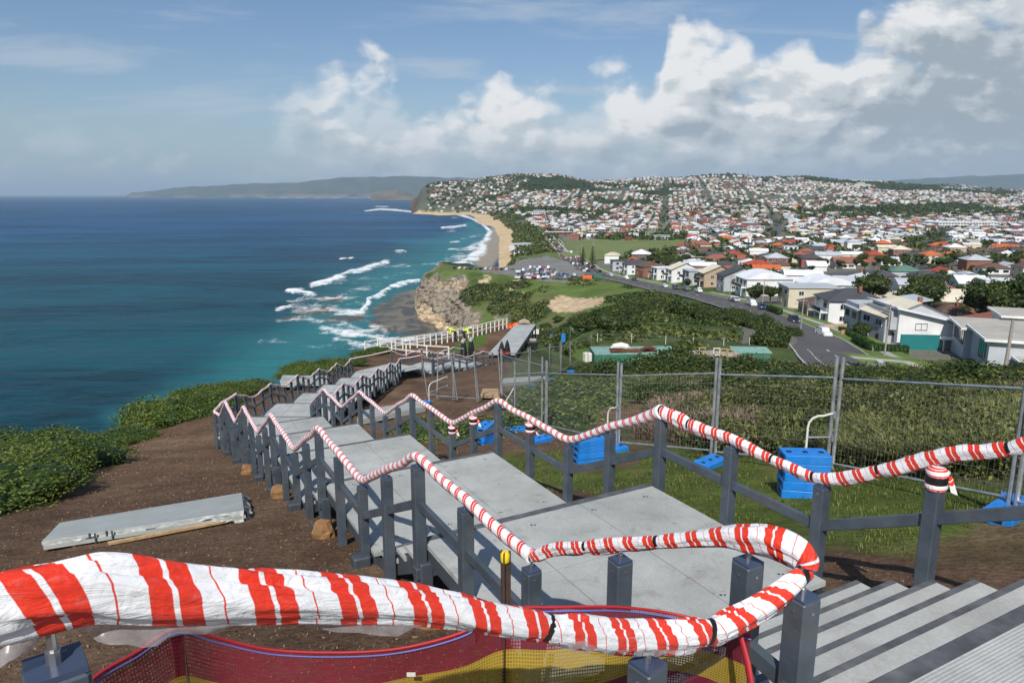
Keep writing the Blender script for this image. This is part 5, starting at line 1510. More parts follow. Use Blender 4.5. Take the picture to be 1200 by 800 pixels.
p = gp(600, 384.5); T = thing('barrier_mesh', tuple(p), 'crumpled orange barrier mesh at the end of the white fence', 'barrier mesh')
mb = MB(); rng = random.Random(9)
for i in range(9):
    for j in range(4):
        pass
vs = [(p[0] - .7 + i * .18, p[1] + rng.uniform(-.15, .15), p[2] + j * .17 + rng.uniform(-.05, .05)) for i in range(9) for j in range(4)]
mb.add(vs, [(i * 4 + j, i * 4 + 4 + j, i * 4 + 5 + j, i * 4 + 1 + j) for i in range(8) for j in range(3)]); mb.build('netting', M['orangenet'], T)
q = rd + (rc - rd) * .45 - (rd - ra) * .03; mb = MB(); mb.tube([(q[0] - .55, q[1], q[2] + .05), (q[0] - .4, q[1], q[2] + .22), (q[0], q[1], q[2] + .34), (q[0] + .4, q[1], q[2] + .22), (q[0] + .6, q[1], q[2] + .04)], [.05, .2, .26, .18, .04], 10)
small('sack', mb, mat('hessian', (.36, .29, .21), .9), 'tan sack lying on the far end of the ramp', 'sack')
p = gp(623, 409); T = thing('generator', tuple(p), 'small dark generator with a pale lid on the terrace grass', 'generator')
mb = MB(); mb.box((p[0], p[1], p[2] + .42), (1.0, .6, .55), bev=.05); mb.build('body', M['black'], T)
mb = MB(); mb.box((p[0] + .1, p[1], p[2] + .80), (.62, .55, .22), bev=.08); mb.build('lid', M['concrete'], T)
for sx_ in (-.35, .35):
    mb = MB(); mb.cyl((p[0] + sx_, p[1] - .34, p[2] + .14), (p[0] + sx_, p[1] - .26, p[2] + .14), .15, n=12); mb.build('wheel', M['tyre'], T)
for k, (u, v, hgt, lab) in enumerate(((543.5, 421, 1.15, 'dark sheathed post with a white cap at the far rail, seaward of its twin'), (552.5, 421, 1.25, 'dark sheathed post with a pale drooping cap at the far rail'), (588, 424, 1.1, 'dark sheathed post at the foot of the ramp, seaward one'), (594.5, 424, 1.2, 'dark sheathed post at the foot of the ramp, inland one'))):
    p = gp(u, v); T = thing('sheathed_post', tuple(p), lab, 'sheathed post', 'posts wrapped in dark plastic')
    zb = p[2]; mb = MB(); mb.tube([(p[0], p[1], zb), (p[0] + .02, p[1], zb + .5), (p[0] - .01, p[1], zb + .9), (p[0], p[1], zb + hgt + .2), (p[0], p[1], zb + hgt + .4)], [.20, .24, .22, .12, .03], 9); mb.build('sheath', M['black'], T)
    if k < 2:
        mb = MB(); mb.tube([(p[0] - .05, p[1], zb + hgt + .15), (p[0] + .05, p[1] - .05, zb + hgt + .38)], [.17, .13], 8); mb.build('cap', M['plast'], T)
    else:
        mb = MB(); mb.tube([(p[0], p[1], zb + .7), (p[0], p[1], zb + .78)], [.245, .24], 9); mb.build('strap', M['redp'], T)
# hanging blue sheets on the far fence
for (u, v, h, lab) in ((660, 404, 1.6, 'tall blue sheet tied on the far fence'), (646, 398, 1.0, 'small pale blue sheet tied on the far fence')):
    p = gp(u, v); mb = MB(); w_ = .35
    vs = [(p[0] - w_ + w_ * i, p[1] + .04 * math.sin(i * 2 + j), p[2] + .5 + h * j / 4) for j in range(5) for i in range(3)]
    mb.add(vs, [(j * 3 + i, j * 3 + i + 1, j * 3 + i + 4, j * 3 + i + 3) for j in range(4) for i in range(2)]); small('blue_sheet', mb, M['blue'], lab, 'sheet')

# ------------------------------------------------------------------ containers and slab below the scrub
def graffiti(mb, o, ax, n, up_, seed, w_, h_):
    rng = random.Random(seed)
    for k in range(5):
        pts = []
        for i in range(6):
            pts.append(Vector(o) + Vector(ax) * (w_ * (k + .15 + .14 * i) / 5) + Vector(up_) * (h_ * (.2 + .6 * abs(math.sin(i * 1.3 + k * 2.1 + rng.random())))) + Vector(n) * .03)
        mb.tube(pts, .07, 4)
pc = at(697, 415, -20.2); c1 = V2((9.9, 83.0)); ang = R_(2)
T = thing('shipping_container', (15.2, 84.3, gz(15.2, 84.3)), 'long green shipping container with white graffiti and timber piled on its faded roof', 'shipping container')
zc = -21.3; mb = MB(); mb.box((15.0, 85.2, zc + 1.25), (10.2, 4.4, 2.5), 0, ang, bev=.04)
for i in range(34):
    mb.box((10.1 + i * .3, 82.99 + (i - 17) * .3 * math.sin(ang), zc + 1.22), (.13, .05, 2.2), 0, ang)
mb.build('body', M['container'], T)
mb = MB(); mb.box((15.0, 85.2, zc + 2.53), (10.25, 4.45, .06), 0, ang); mb.build('roof', M['containertop'], T)
mb = MB(); graffiti(mb, (14.2, 82.93, zc + .9), (1, 0, 0), (0, -1, 0), (0, 0, 1), 3, 4.2, 1.5); mb.build('graffiti', M['graf'], T)
mb = MB(); rng = random.Random(2)
for i in range(14):
    mb.beam((12.0 + rng.uniform(-.5, .5), 83.9 + rng.uniform(-.7, .7), zc + 2.62 + rng.uniform(0, .35)), (15.6 + rng.uniform(-.6, .6), 84.0 + rng.uniform(-.7, .7), zc + 2.62 + rng.uniform(0, .3)), .2, .07)
small('timber_pile', mb, M['rust'], 'brown timber offcuts piled on the container roof', 'timber pile')
mb = MB(); mb.tube([(12.0, 84.2, zc + 3.05), (12.4, 84.2, zc + 3.25), (13.3, 84.2, zc + 3.35), (14.0, 84.1, zc + 3.2), (14.4, 84.1, zc + 3.0)], [.1, .34, .42, .36, .08], 10, flat=1.2); small('white_bundle', mb, M['whitepaint'], 'white bundle resting on the timber on the container roof', 'bundle')
mb = MB(); rng = random.Random(5)
for i in range(7): mb.beam((15.9 + rng.uniform(-.3, .3), 83.6 + rng.uniform(0, 1), zc + 2.62 + i * .1), (17.4 + rng.uniform(-.3, .3), 84.6 + rng.uniform(-.6, .3), zc + 2.62 + i * .1), .3, .09)
small('timber_pile', mb, M['rust'], 'small dark rusty pile on the inland end of the container roof', 'timber pile')
mb = MB(); mb.box((9.2, 84.2, gz(9.2, 84.2) + .6), (.9, .9, 1.1), 0, .3, bev=.08); small('white_crate', mb, M['whitepaint'], 'white crate at the seaward end of the green container', 'crate')
T = thing('skip_container', (31.7, 92.5, gz(31.7, 92.5)), 'small green steel container with a salmon patch beside the road', 'container')
zc2 = gz(31.7, 91) - .4; mb = MB(); mb.box((31.7, 92.3, zc2 + .75), (4.9, 2.5, 1.5), 0, R_(-4), bev=.05); mb.build('body', M['container'], T)
mb = MB(); mb.prism([(29.2, 91.1), (34.2, 90.8), (34.3, 93.5), (29.4, 93.8)], zc2 + 1.5, [zc2 + 1.62, zc2 + 1.62, zc2 + 1.85, zc2 + 1.85]); mb.build('roof', M['containertop'], T)
mb = MB(); mb.box((31.1, 90.98, zc2 + .8), (1.5, .06, .5), bev=.02); mb.build('patch', mat('salmon paint', (.6, .25, .17), .7), T)
mb = MB()
for i in range(12):
    x0 = 18.5 + i * .95; y0 = 87 + i * .15
mb.prism([(18.3, 86.5), (29.3, 88.8), (29.3, 92.5), (18.3, 90.5)], [gz(18, 86) - .6, gz(29, 88) - .6, gz(29, 92) - .6, gz(18, 90) - .6], [gz(18, 86) + .25, gz(29, 88) + .25, gz(29, 92) + .3, gz(18, 90) + .3])
o = mb.build('concrete_slab', M['concrete']); tag(o, 'bare concrete slab between the two green containers', 'slab')
mb = MB(); T = thing('low_wall', (24, 87, gz(24, 87)), 'low grey block wall with timber frames between the green containers', 'wall')
for i in range(11):
    x0 = 18.8 + i * .98; y0 = 86.9 + i * .2; mb.box((x0 + .45, y0, gz(x0, y0) + .5), (.95, .2, 1.3), 0, R_(11))
mb.build('wall', M['concrete'], T)
for i in (5, 7, 8, 9):
    mb = MB(); x0 = 18.8 + i * .98; y0 = 86.6 + i * .2; z0 = gz(x0, y0)
    mb.box((x0, y0, z0 + .8), (.1, .1, 1.5)); mb.box((x0 + .8, y0 + .1, z0 + .8), (.1, .1, 1.5)); mb.box((x0 + .4, y0 + .05, z0 + 1.5), (.9, .1, .12)); mb.box((x0 + .4, y0 + .05, z0 + .6), (.9, .1, .12)); mb.build('frame', M['whitepaint'] if i == 7 else M['wood'], T)
mb = MB(); T = thing('post_fence', (20, 98, gz(20, 98)), 'thin wire fence on pale posts behind the concrete slab', 'fence')
pts = [gp(u, v) for u, v in ((660, 396), (700, 400), (740, 401.5), (780, 403.5), (812, 404.5), (848, 405), (878, 404), (905, 399))]
for q in pts:
    mb = MB(); mb.cyl(tuple(q), tuple(q + [0, 0, 1.3]), .05, n=6); mb.build('post', M['whitepaint'], T)
for h in (.6, 1.2):
    for a_, b_2 in zip(pts[:-1], pts[1:]):
        mb = MB(); mb.cyl(tuple(a_ + [0, 0, h]), tuple(b_2 + [0, 0, h]), .012, n=4, caps=False); mb.build('wire', M['wire'], T)

# ------------------------------------------------------------------ two bending workers by the white fence
def figure(P, face, lab, seed):
    """body grown over a jointed skeleton; bent forward at the hips, arms reaching down"""
    T = None
    c, s = math.cos(face), math.sin(face)
    def W(f, r, z): return (f * c - r * s, f * s + r * c, z)
    J = {'pelvis': (W(-.08, 0, .84), .15), 'waist': (W(.08, 0, .98), .145), 'chest': (W(.32, 0, 1.12), .165), 'neck': (W(.50, 0, 1.18), .065), 'head': (W(.60, 0, 1.20), .10), 'crown': (W(.68, 0, 1.22), .085)}
    E = [('pelvis', 'waist'), ('waist', 'chest'), ('chest', 'neck'), ('neck', 'head'), ('head', 'crown')]
    for sd, n in ((-1, 'l'), (1, 'r')):
        J['hip' + n] = (W(-.07, sd * .10, .80), .10); J['knee' + n] = (W(.02, sd * .12, .46), .065); J['ank' + n] = (W(-.06, sd * .13, .09), .048); J['toe' + n] = (W(.10, sd * .14, .04), .045)
        J['sho' + n] = (W(.38, sd * .19, 1.10), .07); J['elb' + n] = (W(.42, sd * .24, .84), .047); J['wri' + n] = (W(.52, sd * .16, .62), .034); J['hand' + n] = (W(.56, sd * .13, .53), .036)
        E += [('pelvis', 'hip' + n), ('hip' + n, 'knee' + n), ('knee' + n, 'ank' + n), ('ank' + n, 'toe' + n), ('chest', 'sho' + n), ('sho' + n, 'elb' + n), ('elb' + n, 'wri' + n), ('wri' + n, 'hand' + n)]
    names = list(J); me = bpy.data.meshes.new('body')
    me.from_pydata([J[k][0] for k in names], [(names.index(a), names.index(b)) for a, b in E], [])
    o = bpy.data.objects.new('person', me); COL.objects.link(o); o.location = tuple(P)
    sk = o.modifiers.new('skin', 'SKIN'); 
    for i, k in enumerate(names):
        me.skin_vertices[0].data[i].radius = (J[k][1], J[k][1]); me.skin_vertices[0].data[i].use_root = (k == 'pelvis')
    o.modifiers.new('sub', 'SUBSURF').levels = 1; o.modifiers['sub'].render_levels = 2
    dg = bpy.context.evaluated_depsgraph_get(); ev = o.evaluated_get(dg); m2 = bpy.data.meshes.new_from_object(ev)
    o.modifiers.clear(); o.data = m2; m2.materials.clear()
    for mt in (M['navy'], M['hivis'], M['skin']): m2.materials.append(mt)
    for p_ in m2.polygons:
        z = p_.center; f = z.x * c + z.y * s; rr_ = -z.x * s + z.y * c
        p_.material_index = 2 if (f > .53 and z.z > 1.05) or (z.z < .6 and f > .42) else 1 if (z.z > .93 or (f > .28)) and z.z > .72 else 0
        p_.use_smooth = True
    ORG[o.name] = Vector(tuple(P)); tag(o, lab, 'person')
    hm_ = MB(); h = W(.63, 0, 1.24); hm_.tube([(P[0] + h[0], P[1] + h[1], P[2] + h[2] - .02), (P[0] + h[0] + .02 * c, P[1] + h[1] + .02 * s, P[2] + h[2] + .04), (P[0] + h[0] + .05 * c, P[1] + h[1] + .05 * s, P[2] + h[2] + .10)], [.12, .115, .06], 12)
    hm_.build('hat', M['whitepaint'], o, smooth=True)
figure(gp(533, 400), R_(200), 'person in a hi-vis top bending over by the white fence, seaward one', 1)
figure(gp(544, 400), R_(-20), 'person in a hi-vis top and dark trousers stooping by the white fence, inland one', 2)
# ------------------------------------------------------------------ vegetation
def leaf_quads(P, N, size, rng, asp=1.7, jitter=.8):
    """P centres, N outward normals; returns (verts, faces, rnd)"""
    n = len(P)
    N = N + rng.normal(0, jitter, (n, 3)); N /= np.linalg.norm(N, axis=1, keepdims=True) + 1e-9
    a = np.cross(N, rng.normal(0, 1, (n, 3))); a /= np.linalg.norm(a, axis=1, keepdims=True) + 1e-9
    b = np.cross(N, a)
    s = size * rng.uniform(.6, 1.3, (n, 1)) if np.isscalar(size) else size[:, None] * rng.uniform(.6, 1.3, (n, 1))
    a = a * s * asp * .5; b = b * s * .5
    V = np.stack([P - a, P - b * .9 + a * .1, P + a, P + b * .9 + a * .1], 1).reshape(-1, 3)
    Fq = np.arange(n * 4).reshape(n, 4)
    return V, Fq, rng.random(n)

def blob_points(n, c, rad, rng, lump=.35, seed=0.0, low=-.25, spread=.22):
    d = rng.normal(0, 1, (n, 3)); d /= np.linalg.norm(d, axis=1, keepdims=True)
    d[:, 2] = np.where(d[:, 2] < low, -d[:, 2] * .6, d[:, 2])
    f = fbm(d[:, 0] * 2.2 + seed, d[:, 1] * 2.2 + d[:, 2] * 1.7 + seed, 3)
    f2 = fbm(d[:, 0] * 6 + seed, d[:, 1] * 6 + d[:, 2] * 5, 2)
    r = 1 + (f - .5) * 2 * lump + (f2 - .5) * lump - np.abs(rng.normal(0, spread * .6, n)) 
    P = np.array(c) + d * r[:, None] * np.array(rad)
    return P, d

BUSH = {}
def bush_mesh(key, blobs, n, leaf, mt, seed, lump=.35, stem=None):
    rng = np.random.default_rng(seed)
    vol = np.array([b[3] * b[4] for b in blobs]); cnt = (n * vol / vol.sum()).astype(int)
    V = []; Fs = []; R = []; k = 0
    for b, m_ in zip(blobs, cnt):
        P, N = blob_points(m_, b[:3], b[3:6], rng, lump, seed * 1.3)
        v, f, r = leaf_quads(P, N, leaf, rng)
        V.append(v); Fs.append(f + k); R.append(r); k += len(v)
        # a closed core in a darker leaf tone, filling in for inner leaves
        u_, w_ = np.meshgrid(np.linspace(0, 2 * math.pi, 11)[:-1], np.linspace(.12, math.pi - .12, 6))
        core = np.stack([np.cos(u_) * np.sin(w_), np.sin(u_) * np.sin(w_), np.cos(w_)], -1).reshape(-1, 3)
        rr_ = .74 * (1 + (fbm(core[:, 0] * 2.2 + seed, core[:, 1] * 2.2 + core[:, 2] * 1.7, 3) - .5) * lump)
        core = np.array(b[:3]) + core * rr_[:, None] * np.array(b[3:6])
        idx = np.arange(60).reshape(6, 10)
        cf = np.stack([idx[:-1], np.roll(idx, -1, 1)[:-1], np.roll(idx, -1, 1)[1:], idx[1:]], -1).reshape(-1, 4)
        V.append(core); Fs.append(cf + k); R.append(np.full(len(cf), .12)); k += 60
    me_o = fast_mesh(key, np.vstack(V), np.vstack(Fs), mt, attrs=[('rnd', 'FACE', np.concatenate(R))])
    me = me_o.data; bpy.data.objects.remove(me_o)
    BUSH[key] = me
    return me

def rblobs(n, R, H, rng):
    o = []
    for i in range(n):
        a = rng.uniform(0, 6.28); q = rng.uniform(0, R * .6)
        s = rng.uniform(.45, .7) * R
        o.append((math.cos(a) * q, math.sin(a) * q, H * rng.uniform(.25, .5), s, s * rng.uniform(.8, 1.1), H * rng.uniform(.45, .62)))
    return o
rg = random.Random(5)
for i in range(4): bush_mesh(f'shrub{i}', rblobs(9, 1.0, 1.0, rg), 9500, .036, M['leafA'], 20 + i)
for i in range(3): bush_mesh(f'dark{i}', rblobs(9, 1.0, 1.0, rg), 6500, .055, M['leafB'], 40 + i, .4)
bush_mesh('cover0', [(0, 0, .1, 1, .9, .5), (.6, .3, .1, .7, .7, .45), (-.5, .4, .1, .8, .6, .5), (-.2, -.5, .1, .7, .7, .4)], 6500, .045, M['leafC'], 61, .25)

def place(key, name, x, y, s, lab, cat, group, sz=1.0, rz=None, dz=0.0, mt=None):
    o = bpy.data.objects.new(name, BUSH[key]); COL.objects.link(o)
    z = gz(x, y)
    o.location = (x, y, z - .08 * s + dz); o.scale = (s, s, s * sz); o.rotation_euler = (0, 0, rg.uniform(0, 6.28) if rz is None else rz)
    ORG[o.name] = Vector(o.location)
    if mt:
        o.material_slots[0].link = 'OBJECT'; o.material_slots[0].material = mt
    tag(o, lab, cat, group)
    return o
# the shrubs along the cliff edge at the left
edge_px = [(-70, 610, 2.6), (-20, 585, 2.5), (25, 566, 2.3), (62, 553, 2.0), (92, 540, 1.6), (40, 540, 2.5), (118, 520, 1.5), (150, 514, 2.3), (186, 503, 2.5), (220, 492, 2.4), (240, 484, 2.0), (-40, 545, 2.4), (5, 528, 2.2), (75, 520, 2.1), (130, 503, 1.9), (170, 492, 1.8), (205, 480, 1.7), (265, 466, 1.5), (250, 470, 1.6), (290, 458, 1.5), (312, 452, 1.4), (335, 446, 1.5), (360, 440, 1.6), (385, 434, 1.6), (405, 428, 1.6), (425, 421, 1.6), (443, 416, 1.5), (300, 452, 1.4), (345, 438, 1.5), (395, 425, 1.6), (100, 532, 1.7), (135, 522, 1.5), (168, 508, 1.6), (200, 497, 1.6), (228, 486, 1.4), (110, 508, 2.0), (150, 498, 1.8), (190, 484, 1.7), (225, 474, 1.6), (275, 462, 1.4), (325, 447, 1.4), (60, 530, 2.0), (-10, 555, 2.2), (20, 545, 2.2)]
for i, (u, v, s) in enumerate(edge_px):
    p = gp(u, v)
    if p is None: continue
    s *= (.68 if u < 110 else .78); x, y = p[0], p[1] + s * .6
    where = ['at the seaward edge of the frame', 'nearest the photographer', 'in front of the open water', 'where the soil bank narrows', 'behind the seaward corner of the stairs', 'below the second stair run'][min(5, int(max(0, u + 40) / 80))]
    place(f'shrub{i % 4}', 'coastal_shrub', x, y, s, f'dense bright green coastal shrub on the cliff edge {where}', 'shrub', 'coastal shrubs along the cliff edge', sz=.44 + .08 * (i % 3))
# ground cover by the corner of the stairs and beyond the fence corner
for (u, v, s, sz, k, lab) in [(505, 510, 1.5, .45, 'cover0', 'low green ground cover pressed against the landward rail, seaward part'), (545, 515, 1.5, .5, 'cover0', 'low green ground cover pressed against the landward rail, by the blue foot'), (575, 505, .9, .45, 'cover0', 'small low ground cover by the corner upright'),
      (640, 500, 2.3, .42, 'cover0', 'leafy green ground cover behind the fence corner, nearest part'), (668, 478, 3.0, .32, 'cover0', 'leafy green ground cover behind the fence corner, widest part'), (715, 470, 3.2, .30, 'cover0', 'leafy green ground cover stretching behind the wire panels'), (650, 463, 2.6, .3, 'cover0', 'leafy green ground cover at the far side of the patch'), (700, 456, 2.8, .3, 'cover0', 'leafy ground cover at the foot of the dark shrubs'),
      (760, 462, 2.2, .4, 'cover0', 'leafy ground cover inland of the bare patch')]:
    p = gp(u, v); place(k, 'ground_cover', p[0], p[1], s, lab, 'ground cover', 'patches of leafy ground cover', sz=sz)
# dark shrubs that hide the near end of the containers
for i, (u, v, s, sz, lab) in enumerate([(698, 443, 3.0, .62, 'dark rounded shrub in front of the container, seaward one'), (725, 446, 3.2, .62, 'dark rounded shrub in front of the green container'), (757, 447, 3.0, .75, 'dark shrub below the graffiti of the container'), (790, 444, 3.4, .9, 'tall dark shrub rising in front of the container roof'), (822, 446, 3.2, .62, 'dark shrub below the concrete slab'), (855, 445, 3.2, .6, 'spreading dark shrub below the block wall'), (887, 443, 3.2, .58, 'spreading dark shrub before the small green container'), (925, 441, 3.2, .55, 'low dark shrub at the crest beyond the small green container'), (960, 439, 3.0, .5, 'low shrub on the crest below the road bend'),
      (1000, 440, 3.4, .5, 'low shrub on the crest before the road'), (1043, 440, 3.4, .66, 'shrub on the crest in front of the footpath'), (1075, 438, 3.6, 1.05, 'tall shrub on the crest hiding the hedge end'), (1098, 442, 3.2, .85, 'shrub on the crest below the teal wall'), (1130, 444, 3.0, .55, 'low shrub on the crest before the big flat house'), (1165, 446, 3.2, .6, 'low shrub on the crest below the flat house wall'), (1205, 450, 3.2, .7, 'shrub on the crest at the inland end'), (1250, 450, 3.6, .7, 'shrub on the crest past the inland fence post')]):
    p = gp(u, v)
    if p is None: continue
    place(f'dark{i % 3}', 'dark_shrub', p[0], p[1], s * (.8 if u < 900 else .5), lab, 'shrub', 'dark shrubs on the crest', sz=sz)
for i, (u, v, s, sz, lab) in enumerate([(792, 470, 1.6, .6, 'dark shrub in the scrub above the dry stalks'), (850, 462, 1.8, .55, 'broad dark shrub in the scrub, seaward of the middle fence joint'), (905, 468, 1.5, .6, 'dark shrub in the scrub behind the middle wire panel'), (935, 455, 2.0, .5, 'dark shrub in the scrub near the crest'), (1000, 466, 1.7, .55, 'dark shrub in the scrub just inland of the double upright'), (1045, 455, 2.0, .55, 'broad dark shrub in the scrub beneath the sagging fence rail'), (1090, 470, 1.6, .6, 'dark shrub in the scrub under the middle of the sagging rail'), (1140, 462, 1.9, .6, 'dark shrub in the scrub towards the inland uprights'), (865, 520, .9, .55, 'small dark shrub close behind the wire, near the middle joint'), (805, 505, .9, .6, 'small dark shrub behind the wire beside the dry stalks'), (1110, 545, .8, .6, 'small dark shrub close behind the wire at the inland end')]):
    p = gp(u, v); place(f'dark{i % 3}', 'dark_shrub', p[0], p[1], s, lab, 'shrub', 'dark shrubs in the fenced scrub', sz=sz)
# taller scrub in the hollow between the containers and the road
hol = [(640, 392, 4, .6), (665, 388, 5, .7), (690, 386, 5, .75), (712, 385, 6, .9), (735, 372, 5, .6), (752, 368, 6, .7), (775, 366, 6.5, .85), (798, 370, 6.5, .9), (820, 372, 6, .8), (845, 376, 6.5, .75), (868, 380, 6, .7), (890, 384, 5.5, .75), (903, 404, 5.2, 1.15), (925, 392, 4, .6), (655, 376, 5, .6), (685, 374, 5.5, .7), (712, 368, 5, .6), (640, 383, 4.5, .5), (860, 368, 4.5, .6)]
names = ['in the hollow behind the containers', 'between the hollow and the main road', 'below the scarred green slope']
for i, (u, v, s, sz) in enumerate(hol):
    p = gp(u, v)
    if p is None or p[1] < 60: continue
    place(f'dark{i % 3}', 'dark_shrub', p[0], p[1], s * .72, 'round dark tree-like shrub beside the road bend' if u == 903 else f'dark coastal shrub {names[i % 3] if False else (names[0] if v > 380 else names[1] if u > 760 else names[2])}', 'shrub', 'dark shrubs in the hollow', sz=sz * 1.05)

# the scrub beyond the fence: leaves, tussocks and dry stalks nobody could count
def scrub():
    rng = np.random.default_rng(77)
    n = 17000
    y = 10 + 62 * rng.random(n) ** 1.35; tt = rng.uniform(-.02, .95, n)
    x = tt * y
    fx = np.interp(y, [-5, 4, 9, 13.3, 16, 20, 26, 40], [9.5, 8, 6.6, 4.5, 3.1, 1.9, 1.2, 1.2])
    u, v = proj(x, y, ground(x, y))
    dens = fbm(x * .35, y * .35, 3)
    ok = (x > fx + .3) & (dens > .36) & (u < 1330) & (u > 560) & ~((x < .12 * y) & (y > 22))
    ok &= ~((u > 640) & (u < 765) & (v > 452) & (v < 512))       # ground cover and bare patch
    ok &= ~((np.abs(x - 15) < 7) & (y > 78) & (y < 90))
    x, y, u, v = x[ok], y[ok], u[ok], v[ok]; z = ground(x, y); n = len(x)
    kind = fbm(x * .22 + 11, y * .22, 3) + rng.normal(0, .09, n)
    dryz = fbm(x * .28 + 31, y * .28 + 8, 3) + .22 * in_poly(u, v, [(740, 450), (905, 455), (900, 520), (770, 540), (730, 500)])
    V = []; Fs = []; R = []; Mi = []; k = 0
    for cls in range(3):
        if cls == 0: sel = (kind < .44) & (dryz < .58)
        elif cls == 1: sel = (kind >= .44) & (dryz < .58)
        else: sel = dryz >= .58
        X, Y, Z = x[sel], y[sel], z[sel]; m_ = len(X)
        if cls == 0:                     # leafy shrubs
            per = 105; r = rng.uniform(.3, .75, m_) * np.where(Y > 40, 1.5, 1) * (.55 + 1.1 * fbm(X * .16 + 70, Y * .16, 3))
            d = rng.normal(0, 1, (m_, per, 3)); d /= np.linalg.norm(d, axis=2, keepdims=True); d[..., 2] = np.abs(d[..., 2])
            rr_ = rng.uniform(.55, 1.0, (m_, per, 1)) * (1 + .35 * np.sin(d[..., :1] * 5 + X[:, None, None]))
            P = np.stack([X, Y, Z], -1)[:, None, :] + d * rr_ * r[:, None, None] * np.array([1, 1, .85])
            s = (.032 + .0014 * Y)[:, None].repeat(per, 1).ravel()
            vv, ff, r_ = leaf_quads(P.reshape(-1, 3), d.reshape(-1, 3), s, rng, 1.8)
            V.append(vv); Fs.append(ff + k); R.append(r_); Mi.append(np.full(len(ff), 0)); k += len(vv)
        else:                            # arching blades
            per = 58 if cls == 1 else 40
            h = rng.uniform(.24, .60, m_) * (1.0 if cls == 1 else .85)
            az = rng.uniform(0, 6.283, (m_, per)); lean = rng.uniform(.05, .62, (m_, per)) * (1 if cls == 1 else .7)
            base = np.stack([X, Y, Z], -1)[:, None, :] + np.stack([np.cos(az) * .10, np.sin(az) * .10, 0 * az], -1) * rng.uniform(0, 2.2, (m_, per, 1))
            hh = h[:, None] * rng.uniform(.6, 1.15, (m_, per))
            dirv = np.stack([np.cos(az) * lean, np.sin(az) * lean, np.ones_like(az)], -1)
            midp = base + dirv * hh[..., None] * .55
            tip = base + np.stack([np.cos(az) * lean * 1.9, np.sin(az) * lean * 1.9, np.ones_like(az) * .85], -1) * hh[..., None]
            w_ = (.006 + .0008 * Y)[:, None, None] * (1 if cls == 1 else .7)
            sd_ = np.stack([-np.sin(az), np.cos(az), 0 * az], -1) * w_
            q = np.stack([base - sd_, base + sd_, midp + sd_ * .8, midp - sd_ * .8, midp - sd_ * .8, midp + sd_ * .8, tip + sd_ * .15, tip - sd_ * .15], 2).reshape(-1, 3)
            ff = np.arange(len(q)).reshape(-1, 4)
            V.append(q); Fs.append(ff + k); R.append(rng.random(len(ff) // 2).repeat(2)); Mi.append(np.full(len(ff), cls)); k += len(q)
    o = fast_mesh('scrub', np.vstack(V), np.vstack(Fs), [M['leafS'], M['blade'], M['dry']], np.concatenate(Mi), [('rnd', 'FACE', np.concatenate(R))])
    o['label'] = 'tangle of green tussocks, low shrubs and dry stalks beyond the wire fence'; tag(o, kind='stuff')
    print('scrub faces', sum(len(f) for f in Fs))
scrub()

def turf():
    rng = np.random.default_rng(3); n = 90000
    y = 3.5 + 15 * rng.random(n); x = rng.uniform(-1, 9, n)
    rx = 1.53 - (y - 7.13) * .545; wob = (fbm(x * .8 + 3, y * .8, 3) - .5) * 1.6
    fx = np.interp(y, [-5, 4, 9, 13.3, 16, 20], [9.5, 8, 6.8, 4.7, 3.3, 1.9])
    ok = (x - rx + wob - 1.1 * sstep(7.5, 5.5, y) > 1.2) & (x < fx) & (y + wob < 16.0) & (y + .1 * x + wob > 3.9) & (fbm(x * 2.1, y * 2.1, 2) > .40) & (fbm(x * .6 + 20, y * .6, 3) < .60)
    x, y = x[ok], y[ok]; z = ground(x, y); m_ = len(x)
    az = rng.uniform(0, 6.283, m_); h = rng.uniform(.02, .06, m_); w_ = .006
    b = np.stack([x, y, z - .01], -1); sd_ = np.stack([-np.sin(az), np.cos(az), 0 * az], -1) * w_
    tip = b + np.stack([np.cos(az) * .5, np.sin(az) * .5, np.ones(m_)], -1) * h[:, None]
    V = np.stack([b - sd_, b + sd_, tip + sd_ * .3, tip - sd_ * .3], 1).reshape(-1, 3)
    o = fast_mesh('grass', V, np.arange(m_ * 4).reshape(-1, 4), M['turf'], attrs=[('rnd', 'FACE', rng.random(m_))])
    o['label'] = 'short patchy grass between the stairs and the wire fence'; tag(o, kind='stuff')
    # bark chips and crumbs of soil
    n = 40000
    r = 1.5 + 28 * rng.random(n) ** 1.6; th = rng.uniform(-.95, .75, n); x = np.sin(th) * r; y = np.cos(th) * r
    rx = 1.53 - (y - 7.13) * .545
    wob = (fbm(x * .8 + 3, y * .8, 3) - .5) * 1.6
    ok = ~((x - rx + wob > 1.5) & (y < 16) & (y > 5))
    x, y = x[ok], y[ok]; m_ = len(x); z = ground(x, y) + .006
    V, Fq, R = leaf_quads(np.stack([x, y, z], -1), np.tile([0, 0, 1.], (m_, 1)), .010 + .0009 * np.hypot(x, y), rng, 2.2, .6)
    o = fast_mesh('bark_mulch', V, Fq, M['chip'], attrs=[('rnd', 'FACE', R)])
    o['label'] = 'scattered bark chips on the bare brown soil'; tag(o, kind='stuff')
turf()

